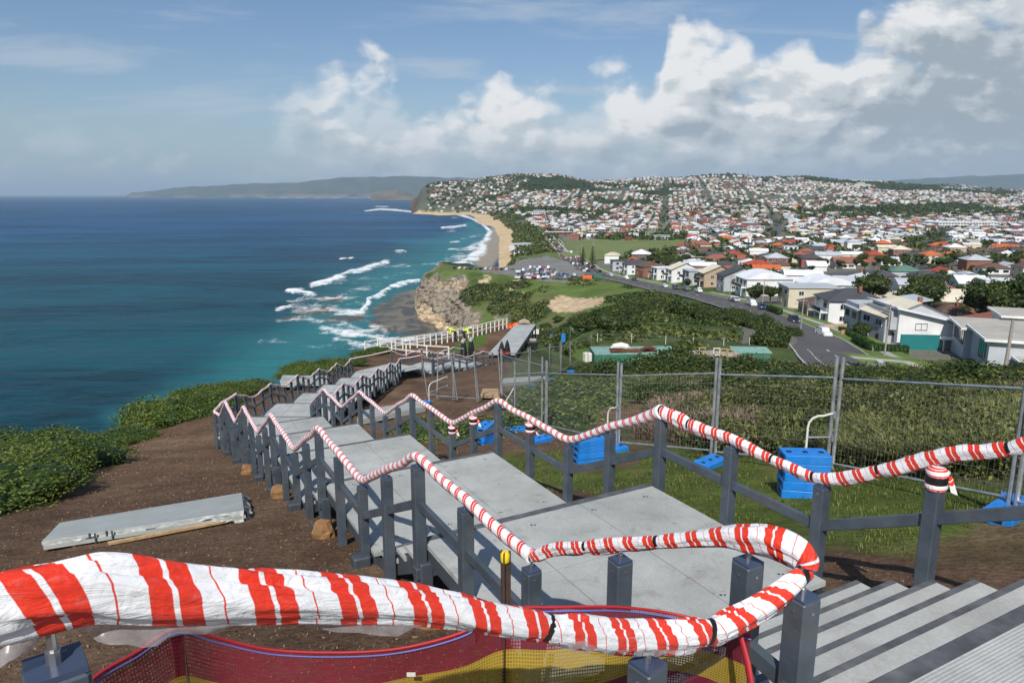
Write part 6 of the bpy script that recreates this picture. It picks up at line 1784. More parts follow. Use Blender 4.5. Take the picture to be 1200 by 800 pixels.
def hill_scrub():
    """low cover on the green slopes, the dunes and the headland"""
    rng = np.random.default_rng(8); n = 30000
    tt = rng.uniform(-.10, .32, n); y = 75 + 400 * rng.random(n); x = tt * y
    u, v = proj(x, y, ground(x, y)); z = ground(x, y)
    d = fbm(x * .05, y * .05, 4) * .6 + fbm(x * .02 + 7, y * .02, 4) * .4
    near = (y < 180) & (tt > .05)
    ok = ((d > .50) & ~near | near & (fbm(x * .12, y * .12, 3) > .55)) & (z > -66) & (z < -15) & ~((y > 400) & (tt > -.1)) & ~((tt > .24) & (y > 180)) & ~((np.abs(x - 22) < 16) & (y < 97))
    ok &= ~in_poly(u, v, [(640, 345), (712, 345), (712, 358), (680, 368), (640, 368)])
    road = np.interp(v, [328, 340, 353, 370, 385, 400, 425, 448], [740, 800, 850, 890, 925, 955, 985, 1010])
    ok &= u < road - 40
    x, y, z, u = x[ok], y[ok], z[ok], u[ok]; m_ = len(x); per = 14
    r = rng.uniform(.5, 1.3, m_) * (1 + y / 400)
    dd = rng.normal(0, 1, (m_, per, 3)); dd /= np.linalg.norm(dd, axis=2, keepdims=True); dd[..., 2] = np.abs(dd[..., 2])
    P = np.stack([x, y, z], -1)[:, None, :] + dd * r[:, None, None] * np.array([1.3, 1.3, .55]) * rng.uniform(.5, 1, (m_, per, 1))
    V, Fq, R = leaf_quads(P.reshape(-1, 3), dd.reshape(-1, 3), (.35 + .0016 * y)[:, None].repeat(per, 1).ravel(), rng, 1.4)
    mi = (fbm(x * .06 + 4, y * .06, 3) + rng.normal(0, .05, m_) > .47 + .04 * (y > 150)).astype(int).repeat(per)
    o = fast_mesh('hill_scrub', V, Fq, [M['leafB'], M['leafH']], mi, attrs=[('rnd', 'FACE', R)])
    o['label'] = 'low scrub spread over the green slopes above the cove'; tag(o, kind='stuff')
    n = 9000; tt = rng.uniform(-.03, .062, n); y = 600 + 1900 * rng.random(n) ** 1.3; x = tt * y; z = ground(x, y)
    ok = (z > -64.5) & (fbm(x * .02, y * .02, 3) > .40) & (z < -30)
    x, y, z = x[ok], y[ok], z[ok]; m_ = len(x); per = 10; r = rng.uniform(1.0, 2.6, m_) * (1 + y / 1500)
    dd = rng.normal(0, 1, (m_, per, 3)); dd /= np.linalg.norm(dd, axis=2, keepdims=True); dd[..., 2] = np.abs(dd[..., 2])
    P = np.stack([x, y, z], -1)[:, None, :] + dd * r[:, None, None] * np.array([1.3, 1.3, .4])
    V, Fq, R = leaf_quads(P.reshape(-1, 3), dd.reshape(-1, 3), (r * .8)[:, None].repeat(per, 1).ravel(), rng, 1.4)
    o = fast_mesh('dune_scrub', V, Fq, [M['leafB'], M['leafH']], (rng.random(m_) > .5).astype(int).repeat(per), attrs=[('rnd', 'FACE', R)])
    o['label'] = 'patchy scrub on the dunes between the beach and the sea road'; tag(o, kind='stuff')
    # boulders strewn on the cove and cliff foot
    n = 5200; rng = np.random.default_rng(9)
    uu = rng.uniform(482, 560, n); vv = rng.uniform(318, 392, n)
    V = []; Fs = []; k = 0
    base = np.array([(-1, -1, -.6), (1, -1, -.6), (1, 1, -.6), (-1, 1, -.6), (-.7, -.6, .7), (.6, -.7, .8), (.7, .6, .6), (-.6, .7, .7)], float)
    fq = np.array([(3, 2, 1, 0), (4, 5, 6, 7), (0, 1, 5, 4), (1, 2, 6, 5), (2, 3, 7, 6), (3, 0, 4, 7)])
    Y = np.geomspace(150, 600, 700)
    for u_, v_ in zip(uu, vv):
        cl = seg_dist(np.array([u_]), np.array([v_]), [(500, 338, 10), (510, 350, 12), (530, 362, 14), (550, 378, 12)], .8)[0]
        if rng.random() > cl * 1.3: continue
        p = gp(u_, v_) 
        if p is None or p[1] < 150 or p[1] > 480: continue
        s = rng.uniform(.5, 1.9) * rng.choice([1, 1, 1.6]); a = rng.uniform(0, 6.28)
        B = (base + rng.normal(0, .18, base.shape)) * s * np.array([1, .8, .6])
        c_, s_ = math.cos(a), math.sin(a)
        B = np.stack([B[:, 0] * c_ - B[:, 1] * s_, B[:, 0] * s_ + B[:, 1] * c_, B[:, 2]], -1) + p + [0, 0, .2]
        V.append(B); Fs.append(fq + k); k += 8
    o = fast_mesh('boulders', np.vstack(V), np.vstack(Fs), mat('cliff boulders', (.24, .20, .15), .95, .35, .3)); o['label'] = 'boulders tumbled at the foot of the headland cliff'; tag(o, kind='stuff')
hill_scrub()
# ------------------------------------------------------------------ roads
GP_MIN[0] = 84.0
ROAD_PX = [(1040, 480), (1012, 452), (988, 426), (957, 402), (925, 386), (890, 371), (850, 356), (800, 343), (745, 332), (700, 322), (678, 310), (663, 298), (650, 286), (641, 276), (634, 268)]
def to_world(px): return [gp(u, v) for u, v in px]
def ribbon_pts(P, step=6.0):
    P = [np.array(p[:2], float) for p in P]
    path, _ = catmull([np.array([p[0], p[1], 0]) for p in P], [1] * len(P), 24)
    path = np.array(path)[:, :2]
    d = np.concatenate([[0], np.cumsum(np.linalg.norm(np.diff(path, axis=0), axis=1))])
    n = int(d[-1] / step); s = np.linspace(0, d[-1], n + 1)
    Q = np.stack([np.interp(s, d, path[:, 0]), np.interp(s, d, path[:, 1])], -1)
    T_ = np.gradient(Q, axis=0); T_ /= np.linalg.norm(T_, axis=1, keepdims=True); Nn = np.stack([T_[:, 1], -T_[:, 0]], -1)   # right-hand side
    return Q, T_, Nn, s
def ribbon(name, Q, Nn, a, b, lift, mt, label=None, kind='structure', mb=None, rng_=None, th=0.0):
    m_ = MB() if mb is None else mb
    vs = []
    for q, n in zip(Q, Nn):
        zc = gz(*q)
        for w_ in (a, b):
            p = q + n * w_; vs.append((p[0], p[1], max(gz(*p), zc - .5) * .35 + zc * .65 + lift))
    fs = [(2 * i, 2 * i + 1, 2 * i + 3, 2 * i + 2) for i in range(len(Q) - 1)]
    m_.add(vs, fs)
    if th:
        for e in (0, 1):
            lo = [(v[0], v[1], v[2] - th) for v in vs[e::2]]; hi = vs[e::2]
            m_.add(hi + lo, [(i, i + 1, len(hi) + i + 1, len(hi) + i) for i in range(len(hi) - 1)])
    if mb is None:
        o = m_.build(name, mt)
        tag(o, kind=kind)
        return o
RP = to_world(ROAD_PX)
Q, T_, N_, S_ = ribbon_pts(RP, 4.0)
# the town is to the right of the road when walking away
ribbon('road', Q, N_, -5.6, 5.6, .30, M['asphalt'])
lm_ = MB()
for i in range(0, len(Q) - 1, 3): ribbon(None, Q[i:i + 2], N_[i:i + 2], -.09, .09, .316, None, mb=lm_)
ribbon(None, Q, N_, -3.35, -3.25, .316, None, mb=lm_)
o = lm_.build('road_markings', M['line']); tag(o, kind='structure')
km = MB(); ribbon(None, Q, N_, 5.6, 5.9, .42, None, mb=km, th=.14); ribbon(None, Q, N_, -5.9, -5.6, .42, None, mb=km, th=.14)
o = km.build('kerb', M['kerb']); tag(o, kind='structure')
ribbon('verge', Q, N_, 5.9, 8.6, .40, M['verge']); ribbon('footpath', Q, N_, 8.6, 10.2, .424, M['foot'])
ribbon('verge', Q, N_, 10.2, 12.5, .39, M['verge'])
def road_at(u_target, off):
    """point beside the road, off metres to the town side, at the given photo column"""
    best = min(range(len(Q)), key=lambda i: abs(float(proj(Q[i][0] + N_[i][0] * off, Q[i][1] + N_[i][1] * off, gz(*Q[i]))[0]) - u_target) + (0 if i > 3 else 50))
    q = Q[best] + N_[best] * off; return q, math.atan2(T_[best][1], T_[best][0]), best
# side streets through the town
road_mid = Q[len(Q) // 3]; ax = np.array([math.cos(R_(62)), math.sin(R_(62))])   # the grid's two directions
E1 = (Q[30] - Q[8]); E1 = E1 / np.linalg.norm(E1)
g1 = np.array([-.22, .975]); g1 /= np.linalg.norm(g1); g2 = np.array([g1[1], -g1[0]])
O_ = Q[12]
streets = []
def road_x(y):        # the main road's x at a given distance
    o = np.argsort(Q[:, 1]); return float(np.interp(y, Q[o, 1], Q[o, 0]))
vis_st = [((905, 283), (912, 262), (905, 250)), ((1060, 296), (1092, 278), (1110, 268), (1130, 262)), ((880, 330), (985, 322), (1100, 312), (1200, 306)), ((1040, 425), (1100, 432))]
for k, st in enumerate(vis_st[:3]):
    W_ = [gp(u, v) for u, v in st]
    q_, t_, n_, s_ = ribbon_pts(W_, 12); ribbon('road', q_, n_, -6, 6, .5 + .02 * k, M['asphalt'])
    streets.append((q_, 9))
park_px = [(652, 300), (660, 284), (700, 280), (805, 281), (806, 291), (760, 300), (722, 304), (690, 306), (664, 306)]
PKW = [gp(u, v) for u, v in park_px]
mb = MB(); mb.add([(p[0], p[1], p[2] + .4) for p in PKW], [tuple(range(len(PKW)))[::-1]])
# drape the field on the ground
pk = [(p[0], p[1]) for p in PKW]
xs = np.array([p[0] for p in pk]); ys_ = np.array([p[1] for p in pk])
gx, gy = np.meshgrid(np.linspace(xs.min(), xs.max(), 50), np.linspace(ys_.min(), ys_.max(), 80))
ins = in_poly(gx, gy, pk); gzv = ground(gx, gy) + .6
idx = np.arange(gx.size).reshape(gx.shape); cell = ins[:-1, :-1] & ins[1:, :-1] & ins[1:, 1:] & ins[:-1, 1:]
Fq = np.stack([idx[:-1, :-1], idx[:-1, 1:], idx[1:, 1:], idx[1:, :-1]], -1)[cell]
o = fast_mesh('playing_field', np.stack([gx, gy, gzv], -1).reshape(-1, 3), Fq, M['park'], smooth=True); tag(o, kind='structure')

# ------------------------------------------------------------------ houses
def paint(name, c, rough=.7, dirt=None): 
    return mat(name, c, rough, .10, .25, dirt=dirt or tuple(x * .6 for x in c), dirt_amt=.35)
WALLS = [('white', paint('white render', (.74, .74, .72))), ('cream', paint('cream render', (.60, .54, .40))), ('pale grey', paint('pale grey render', (.42, .44, .46))), ('red brick', paint('red brick', (.26, .10, .06))), ('dark brick', paint('dark brick', (.14, .09, .07))), ('tan', paint('tan render', (.45, .34, .23)))]
ROOFS = [('white metal', paint('white metal roof', (.76, .78, .80), .45)), ('pale grey metal', paint('pale grey roof', (.46, .49, .52), .5)), ('red tiled', paint('red tile', (.34, .062, .035), .8)), ('orange tiled', paint('orange tile', (.52, .125, .035), .8)), ('dark grey tiled', paint('dark grey tile', (.065, .068, .075), .7)), ('brown tiled', paint('brown tile', (.125, .075, .055), .8)), ('terracotta tiled', paint('terracotta tile', (.27, .10, .07), .8)), ('green metal', paint('green metal roof', (.10, .20, .15), .6)), ('cream metal', paint('cream roof', (.66, .60, .46), .6))]
WD = dict(WALLS); RD = dict(ROOFS)
M['wframe'] = mat('white window frame', (.7, .7, .68), .5)
M['dframe'] = mat('dark window frame', (.05, .05, .055), .5)
M['teal'] = paint('teal wall', (.01, .17, .17))

def roof_mesh(mb, kind, w, d, z, e=.5, pitch=.42):
    """roof over a w x d plan, eaves at z; returns ridge height"""
    W_, D_ = w / 2 + e, d / 2 + e
    if kind == 'flat':
        mb.box((0, 0, z + .15), (2 * W_ - .3, 2 * D_ - .3, .3)); return z + .3
    if kind == 'skillion':
        h = 2 * D_ * .16
        mb.prism([(-W_, -D_), (W_, -D_), (W_, D_), (-W_, D_)], [z - .1, z - .1, z - .1 + h, z - .1 + h], [z + .12, z + .12, z + .12 + h, z + .12 + h]); return z + h
    if kind == 'curved':
        n = 8; top = []; vs = []
        for i in range(n + 1):
            a = i / n; y = -D_ + 2 * D_ * a; zz = z + math.sin(a * math.pi) * D_ * .30
            vs += [(-W_, y, zz), (W_, y, zz)]
        mb.add(vs, [(2 * i, 2 * i + 1, 2 * i + 3, 2 * i + 2) for i in range(n)])
        mb.add([v for v in vs[0::2]], [tuple(range(n, -1, -1))]); mb.add([v for v in vs[1::2]], [tuple(range(n + 1))]); return z + D_ * .3
    if kind == 'hip':
        h = min(W_, D_) * pitch; m_ = min(W_, D_)
        if W_ >= D_: r1, r2 = (-(W_ - m_), 0, z + h), (W_ - m_ + .01, 0, z + h)
        else: r1, r2 = (0, -(D_ - m_), z + h), (0, D_ - m_ + .01, z + h)
        c = [(-W_, -D_, z), (W_, -D_, z), (W_, D_, z), (-W_, D_, z)]
        if W_ >= D_: mb.add(c + [r1, r2], [(0, 1, 5, 4), (1, 2, 5), (2, 3, 4, 5), (3, 0, 4), (3, 2, 1, 0)])
        else: mb.add(c + [r1, r2], [(0, 1, 4), (1, 2, 5, 4), (2, 3, 5), (3, 0, 4, 5), (3, 2, 1, 0)])
        b2 = [(x, y, zz - .16) for x, y, zz in c]; mb.add(c + b2, [(4, 5, 1, 0), (5, 6, 2, 1), (6, 7, 3, 2), (7, 4, 0, 3)])
        return z + h
    h = D_ * pitch                        # gable, ridge along x
    mb.add([(-W_, -D_, z), (W_, -D_, z), (W_, 0, z + h), (-W_, 0, z + h), (W_, D_, z), (-W_, D_, z)], [(0, 1, 2, 3), (3, 2, 4, 5)])
    mb.add([(-W_, -D_, z - .15), (W_, -D_, z - .15), (W_, 0, z + h - .15), (-W_, 0, z + h - .15), (W_, D_, z - .15), (-W_, D_, z - .15)], [(3, 2, 1, 0), (5, 4, 2, 3)])
    return z + h

def house_proto(w, d, storeys, rk, seed, detail=2, bal=False, name='house', loose=True):
    """built round its own origin, front towards -y; wall, roof, windows, door"""
    rng = random.Random(seed); h = 2.8 * storeys + .2
    T = thing(name, (0, 0, 0), 'x', 'house')
    mb = MB(); mb.box((0, 0, h / 2 - 1), (w, d, h + 2))
    if rk == 'gable':
        D_ = d / 2; hh = (D_ + .5) * .42 - .1
        for sx_ in (-1, 1): mb.add([(sx_ * w / 2, -D_, h), (sx_ * w / 2, D_, h), (sx_ * w / 2, 0, h + hh * .96)], [(0, 1, 2) if sx_ > 0 else (2, 1, 0)])
    if rk == 'skillion': mb.box((0, 0, h + d * .04), (w * .995, d * .98, d * .08)); 
    mb.build('wall', WD['white'], T)
    mb = MB(); top = roof_mesh(mb, rk, w, d, h); r = mb.build('roof', RD['red tiled'], T)
    if detail > 0 and rk in ('hip', 'gable') and rng.random() < .6:
        mb = MB(); mb.box((w * .22, d * .1, top - .1), (.7, .7, 1.5)); mb.build('chimney', WD['red brick'], r)
    def win(cx, cz, ww, wh, face, fm='wframe'):
        mb = MB()
        def bx(du, dz, su, sz, dep, off, mi):
            if face == 'f': mb.box((cx + du, -d / 2 - off, cz + dz), (su, dep, sz), mi)
            elif face == 'l': mb.box((-w / 2 - off, cx + du, cz + dz), (dep, su, sz), mi)
            else: mb.box((w / 2 + off, cx + du, cz + dz), (dep, su, sz), mi)
        bx(0, 0, ww, wh, .04, .02, 1)
        for sg in (-1, 1):
            bx(sg * ww / 2, 0, .09, wh + .09, .1, .03, 0); bx(0, sg * wh / 2, ww + .09, .09, .1, .032, 0)
        bx(0, 0, .06, wh - .1, .07, .03, 0)
        mb.build('window', [M[fm], M['glass']], T)
    if detail > 0:
        fm = 'dframe' if rng.random() < .4 else 'wframe'
        for s in range(storeys):
            zc = 2.8 * s + 1.5
            n = 3 if w > 11 else 2
            for i in range(n):
                x = -w / 2 + w * (i + .5) / n
                if s == 0 and i == n // 2 and detail > 1: continue
                win(x, zc + (.1 if s else 0), w / n * rng.uniform(.4, .62), 1.3 if not (bal and s) else 1.9, 'f', fm)
            for i in range(2): win(-d / 2 + d * (i + .5) / 2, zc, 1.5, 1.2, 'l', fm)
            if detail > 1:
                for i in range(2): win(-d / 2 + d * (i + .5) / 2, zc, 1.4, 1.2, 'r', fm)
        if detail > 1:
            mb = MB(); x = -w / 2 + w * (n // 2 + .5) / n; mb.box((x, -d / 2 - .03, 1.05), (1.0, .06, 2.1)); dr = mb.build('door', M['dframe'], T)
            mb = MB(); mb.box((x + .38, -d / 2 - .09, 1.05), (.06, .06, .2)); mb.build('handle', M['rim'], dr)
        if bal:
            mb = MB(); mb.box((0, -d / 2 - .9, 2.75), (w * .92, 1.8, .22)); b_ = mb.build('balcony', WD['white'], T)
            mb = MB(); mb.box((0, -d / 2 - 1.76, 3.4), (w * .9, .04, .95)); mb.build('balustrade', M['glass'], b_)
            for sg in (-1, 1):
                mb = MB(); mb.box((sg * w * .44, -d / 2 - 1.7, 1.3), (.2, .2, 2.8)); mb.build('column', WD['white'], b_)
    return T
def recolour(T, wall, roof):
    for o in T.children:
        if o.name.startswith('wall') or o.name.startswith('balcony'): o.material_slots[0].link = 'OBJECT'; o.material_slots[0].material = wall
        if o.name.startswith('roof'): o.material_slots[0].link = 'OBJECT'; o.material_slots[0].material = roof
USED = []
def put_house(T, x, y, rz, wall, roof, lab, group, sc=1.0, dz=0.0):
    c = T if T not in USED else copy_tree(T)
    if T in USED: pass
    USED.append(T)
    c.location = (x, y, gz(x, y) + .3 + dz); c.rotation_euler = (0, 0, rz); c.scale = (sc, sc, sc)
    recolour(c, WD[wall] if isinstance(wall, str) else wall, RD[roof] if isinstance(roof, str) else roof)
    tag(c, lab, 'house', group)
    HOUSES.append((x, y, 9 * sc))
    return c
HOUSES = []
near_protos = {}
def NP(w, d, st, rk, seed, bal=False):
    key = (w, d, st, rk, bal)
    if key not in near_protos: near_protos[key] = house_proto(w, d, st, rk, seed, 2, bal)
    return near_protos[key]
# hand-placed houses: pixel of the house's foot centre, width along the street side, depth, storeys, roof, colours
def rowrz(u, v):
    p = gp(u, v)
    i = int(np.argmin(np.linalg.norm(Q - p[:2], axis=1)))
    return math.atan2(T_[i][1], T_[i][0])
HL = [
 # u, v, w, d, storeys, roof kind, wall, roof colour, balcony, label, turn
 (1022, 402, 10, 13, 2, 'gable', 'pale grey', 'cream metal', False, 'grey rendered house with a cream gabled roof behind the clipped hedge', 0),
 (962, 388, 11, 13, 2, 'hip', 'white', 'dark grey tiled', True, 'two-storey house with a dark hip roof and white bay above the grass verge', 0),
 (993, 397, 8, 14, 2, 'skillion', 'pale grey', 'pale grey metal', False, 'blue-grey roofed narrow house between the dark hip roof and the cream gable', 0),
 (918, 368, 11, 14, 2, 'flat', 'cream', 'pale grey metal', False, 'boxy cream house with a pale flat roof on the street corner', 0),
 (942, 376, 9, 10, 1, 'hip', 'tan', 'brown tiled', False, 'single-storey brown hip roofed house between two tall ones', 0),
 (868, 354, 13, 16, 2, 'curved', 'white', 'white metal', True, 'white house with a broad curved white roof and balcony', 0),
 (842, 344, 9, 15, 2, 'gable', 'pale grey', 'dark grey tiled', False, 'grey gabled house beside the curved white roof', 0),
 (822, 338, 9, 14, 2, 'gable', 'tan', 'cream metal', True, 'tan gabled house with a cream roof set between grey houses', 0),
 (803, 334, 9, 13, 2, 'flat', 'pale grey', 'pale grey metal', True, 'grey flat-roofed house of stacked boxes on the main road', 0),
 (784, 330, 9, 14, 2, 'gable', 'white', 'cream metal', True, 'white gabled house with a cream roof and tall windows', 0),
 (766, 326, 8, 12, 2, 'flat', 'white', 'white metal', True, 'white flat-roofed house with balconies near the field', 0),
 (748, 320, 11, 12, 2, 'hip', 'red brick', 'brown tiled', False, 'dark red brick house with a brown hip roof near the field', 0),
 (731, 315, 10, 14, 2, 'hip', 'white', 'dark grey tiled', True, 'white house with a grey hip roof at the edge of the playing field', 0),
 (716, 310, 9, 12, 2, 'flat', 'pale grey', 'dark grey tiled', False, 'small grey flat house at the corner of the playing field', 0),
 (895, 350, 12, 15, 2, 'curved', 'white', 'white metal', False, 'second curved white roof behind the first one', .3),
]
for (u, v, w_, d_, st, rk, wl, rf, bal, lab, turn) in HL:
    p = gp(u, v)
    rz = rowrz(u, v) + math.pi                     # the front looks at the road
    rz = rowrz(u, v) - math.pi / 2
    i = int(np.argmin(np.linalg.norm(Q - p[:2], axis=1)))
    nrm = N_[i]; rz = math.atan2(-nrm[1], -nrm[0]) + math.pi / 2 + turn       # local -y points to the road
    off = 14.0 + d_ / 2 + (12 if turn else 0)
    j = min(range(3, len(Q)), key=lambda j: abs(float(proj(*(Q[j] + N_[j] * 14.0), gz(*(Q[j] + N_[j] * 14.0)))[0]) - u))
    nrm = N_[j]; rz = math.atan2(-nrm[1], -nrm[0]) + math.pi / 2
    pq = Q[j] + N_[j] * off
    put_house(NP(w_, d_, st, rk, int(u), bal), pq[0], pq[1], rz, wl, rf, lab, 'houses facing the main road')

# the white and teal house
def corner_house(u, v):
    p = gp(u, v); j = int(np.argmin(np.linalg.norm(Q - p[:2], axis=1)))
    return p, math.atan2(T_[j][1], T_[j][0]) - math.pi / 2
def special_a():
    p, rz = corner_house(1050, 407)          # local origin: the corner nearest the road and the photographer
    T = thing('house', tuple(p), 'white house with a teal garden wall and a long slanting white roof', 'house', 'houses facing the main road', rz=rz)
    ORG[T.name] = Vector((0, 0, 0))
    mb = MB(); mb.prism([(0, 0), (11.5, 0), (11.5, 13), (0, 13)], -2, [7.4, 4.6, 4.6, 7.4]); mb.build('wall', WD['white'], T)
    mb = MB(); mb.prism([(-.9, -1), (12.8, -1), (12.8, 14), (-.9, 14)], [7.62, 4.5, 4.5, 7.62], [7.9, 4.8, 4.8, 7.9]); mb.build('roof', RD['white metal'], T)
    mb = MB(); mb.prism([(-1.2, .8), (-.01, .8), (-.01, 12.2), (-1.2, 12.2)], 3.3, 6.9); mb.build('bay', WD['pale grey'], T)
    for (x, y, z, sx_, sy, sz) in ((-1.23, 3.6, 5.2, .06, 3.6, 2.0), (-1.23, 9.2, 5.2, .06, 4, 2.0), (-.04, 3.2, 1.6, .06, 3.8, 2.2), (-.04, 9.2, 1.6, .06, 4.2, 2.2)):
        mb = MB(); mb.box((x, y, z), (sx_, sy, sz)); mb.box((x - .03, y, z), (.06, .08, sz), 1); mb.box((x - .03, y, z + sz / 2), (.08, sy + .1, .09), 1); mb.box((x - .03, y, z - sz / 2), (.08, sy + .1, .09), 1); mb.build('window', [M['glass'], M['wframe']], T)
    mb = MB()
    for k in (-1, 0, 1): mb.box((4.2 + k * 1.05, -.04, 4.1), (.07, .08, 1.3))
    for k in (-1, 1): mb.box((4.2, -.045, 4.1 + k * .62), (2.2, .08, .07))
    mb.build('window_frame', M['dframe'], T)
    mb = MB(); mb.box((3.2, -2.2, 1.0), (7.0, .25, 4.0)); mb.build('garden_wall', M['teal'], T)
    mb = MB(); mb.prism([(6.9, -3.2), (11.6, -3.2), (11.6, -.02), (6.9, -.02)], 2.2, 2.42); mb.build('porch_roof', RD['white metal'], T)
    for x in (7.2, 11.3):
        mb = MB(); mb.box((x, -3.0, 1.0), (.22, .22, 2.6)); mb.build('column', M['wframe'], T)
    HOUSES.append((p[0] + 5, p[1] + 6, 13))
special_a()
def special_b():
    p, rz = corner_house(1156, 430)
    T = thing('house', tuple(p), 'long low pale grey house with deep flat roofs and a wide dark window wall', 'house', 'houses facing the main road', rz=rz - R_(4))
    ORG[T.name] = Vector((0, 0, 0))
    wl = paint('pale blue-grey render', (.46, .49, .52)); rm = paint('pale gravel roof', (.42, .40, .35), .9); fas = WD['white']
    for (x0, x1, y0, y1, z0, z1, w__) in ((0, 18, 0, 13, -3, 4.2, wl), (-1.0, 16, 13.02, 24, -3, 3.7, wl), (4.0, 20, -9, -.02, -3, 1.7, fas), (7, 22, 24.1, 34, -3, 4.6, fas)):
        mb = MB(); mb.prism([(x0, y0), (x1, y0), (x1, y1), (x0, y1)], z0, z1); mb.build('wall', w__, T)
        mb = MB(); mb.prism([(x0 - .9, y0 - .9), (x1 + .9, y0 - .9), (x1 + .9, y1 + .9), (x0 - .9, y1 + .9)], z1, z1 + .38); r = mb.build('roof', fas, T)
        mb = MB(); mb.prism([(x0 - .6, y0 - .6), (x1 + .6, y0 - .6), (x1 + .6, y1 + .6), (x0 - .6, y1 + .6)], z1 + .37, z1 + .44); mb.build('roof_gravel', rm, r)
    for (x, y, z, sx_, sy, sz) in ((-.04, 4.2, 2.0, .08, 4.6, 2.9), (-1.04, 18.0, 2.0, .08, 8.5, 2.4), (10.5, -.05, 3.0, 5, .08, 1.6)):
        mb = MB(); mb.box((x, y, z), (sx_, sy, sz)); L_ = max(sx_, sy); n = max(2, int(L_ / 1.3))
        for k in range(n + 1):
            o_ = -L_ / 2 + L_ * k / n
            mb.box((x + (o_ if sx_ > sy else -.03), y + (o_ if sy > sx_ else -.03), z), (.09, .09, sz), 1)
        mb.build('window', [M['glass'], M['dframe']], T)
    HOUSES.append((p[0] + 9, p[1] + 8, 17)); HOUSES.append((p[0] + 8, p[1] + 22, 15))
special_b()

# street hedge, poles, garden walls
def hedge(pts, h, w_, lab):
    rng = np.random.default_rng(len(pts) * 7 + int(h * 10)); V = []; Fs = []; R = []; k = 0
    core = MB()
    for a, b in zip(pts[:-1], pts[1:]):
        a = np.array(a[:2]); b = np.array(b[:2]); L_ = np.linalg.norm(b - a); n = int(L_ * 150)
        f = rng.random(n); s_ = rng.uniform(-w_ / 2, w_ / 2, n); zz = rng.uniform(0, h, n)
        face = rng.integers(0, 3, n); s_ = np.where(face == 0, -w_ / 2, np.where(face == 1, w_ / 2, s_)); zz = np.where(face == 2, h, zz)
        d = (b - a) / L_; nn = np.array([-d[1], d[0]])
        P2 = a + (b - a) * f[:, None] + nn * s_[:, None]; z = ground(P2[:, 0], P2[:, 1]) + zz + .3
        P = np.stack([P2[:, 0], P2[:, 1], z], -1) + rng.normal(0, .06, (n, 3))
        Nn = np.where((face == 2)[:, None], [0, 0, 1.], np.where((face == 0)[:, None], [-nn[0], -nn[1], 0], [nn[0], nn[1], 0]))
        v, f_, r = leaf_quads(P, Nn, .17, rng); V.append(v); Fs.append(f_ + k); R.append(r); k += len(v)
        m = 8
        for i in range(m):
            q0 = a + (b - a) * i / m; q1 = a + (b - a) * (i + 1) / m
            c = []
            for q in (q0, q1):
                zg = gz(*q)
                for sg in (-1, 1):
                    for hh in (-.2, h - .05): c.append((q[0] + nn[0] * sg * (w_ / 2 - .08), q[1] + nn[1] * sg * (w_ / 2 - .08), zg + .3 + hh))
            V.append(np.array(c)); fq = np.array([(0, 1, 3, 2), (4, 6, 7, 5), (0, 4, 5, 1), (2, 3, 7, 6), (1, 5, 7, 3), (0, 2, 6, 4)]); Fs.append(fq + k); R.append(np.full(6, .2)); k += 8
    o = fast_mesh('hedge', np.vstack(V), np.vstack(Fs), M['hedge'], attrs=[('rnd', 'FACE', np.concatenate(R))]); tag(o, lab, 'hedge', 'clipped hedges')
hedge([gp(1001, 404), gp(1022, 417), gp(1062, 420)], 2.0, 1.2, 'tall clipped dark green hedge wrapping the corner garden below the teal wall')
hedge([gp(985, 393), gp(1000, 401)], 1.6, 1.2, 'short clipped hedge beside the driveway on the verge')
hedge([gp(900, 365), gp(914, 371)], 1.6, 1.2, 'clipped hedge at the foot of the boxy cream house')
mb = MB(); p = gp(978, 389); mb.box((p[0], p[1], p[2] + .9), (5.5, .3, 1.8), 0, R_(10)); o = mb.build('garden_wall', WD['tan']); tag(o, 'tan rendered garden wall beside the short hedge', 'wall')
mb = MB(); p = gp(985, 396); mb.box((p[0] + 2, p[1], p[2] + .9), (4.5, .3, 1.6), 0, R_(10)); o = mb.build('garden_wall', paint('salmon wall', (.52, .27, .17))); tag(o, 'salmon garden wall behind the tall clipped hedge', 'wall')
def pole(u, v, h, lab, arm=True, r=.15):
    p = gp(u, v); T = thing('power_pole', tuple(p), lab, 'power pole', 'poles along the main road')
    mb = MB(); mb.tube([tuple(p + [0, 0, -.3]), tuple(p + [.15, 0, h])], [r, r * .7], 8); mb.build('pole', M['polewood'], T, smooth=True)
    if arm:
        mb = MB(); mb.beam((p[0] - 1.2, p[1], p[2] + h - .5), (p[0] + 1.2, p[1] + .4, p[2] + h - .5), .12, .14); mb.build('crossarm', M['polewood'], T)
        for k in (-1, -.4, .4, 1):
            mb = MB(); mb.cyl((p[0] + k, p[1] + .2, p[2] + h - .43), (p[0] + k, p[1] + .2, p[2] + h - .22), .05, n=6); mb.build('insulator', M['concrete'], T)
        mb = MB(); mb.tube([(p[0], p[1], p[2] + h - 1.2), (p[0] - .9, p[1] - .5, p[2] + h - .9), (p[0] - 1.7, p[1] - 1, p[2] + h - .9)], .04, 6); a_ = mb.build('lamp_arm', M['galv'], T)
        mb = MB(); mb.box((p[0] - 1.9, p[1] - 1.1, p[2] + h - .9), (.6, .25, .12), bev=.03); mb.build('lamp_head', M['concrete'], a_)
pole(1035, 428, 9.6, 'leaning pale power pole in front of the clipped hedge'); pole(893, 362, 8.5, 'power pole on the verge before the curved roof'); pole(855, 349, 8, 'power pole by the road near the grey gabled house')
pole(938, 388, 7, 'power pole beside the driveway of the brown hip roof'); pole(1177, 437, 8.0, 'stout grey power pole before the low flat-roofed house', False, .28)
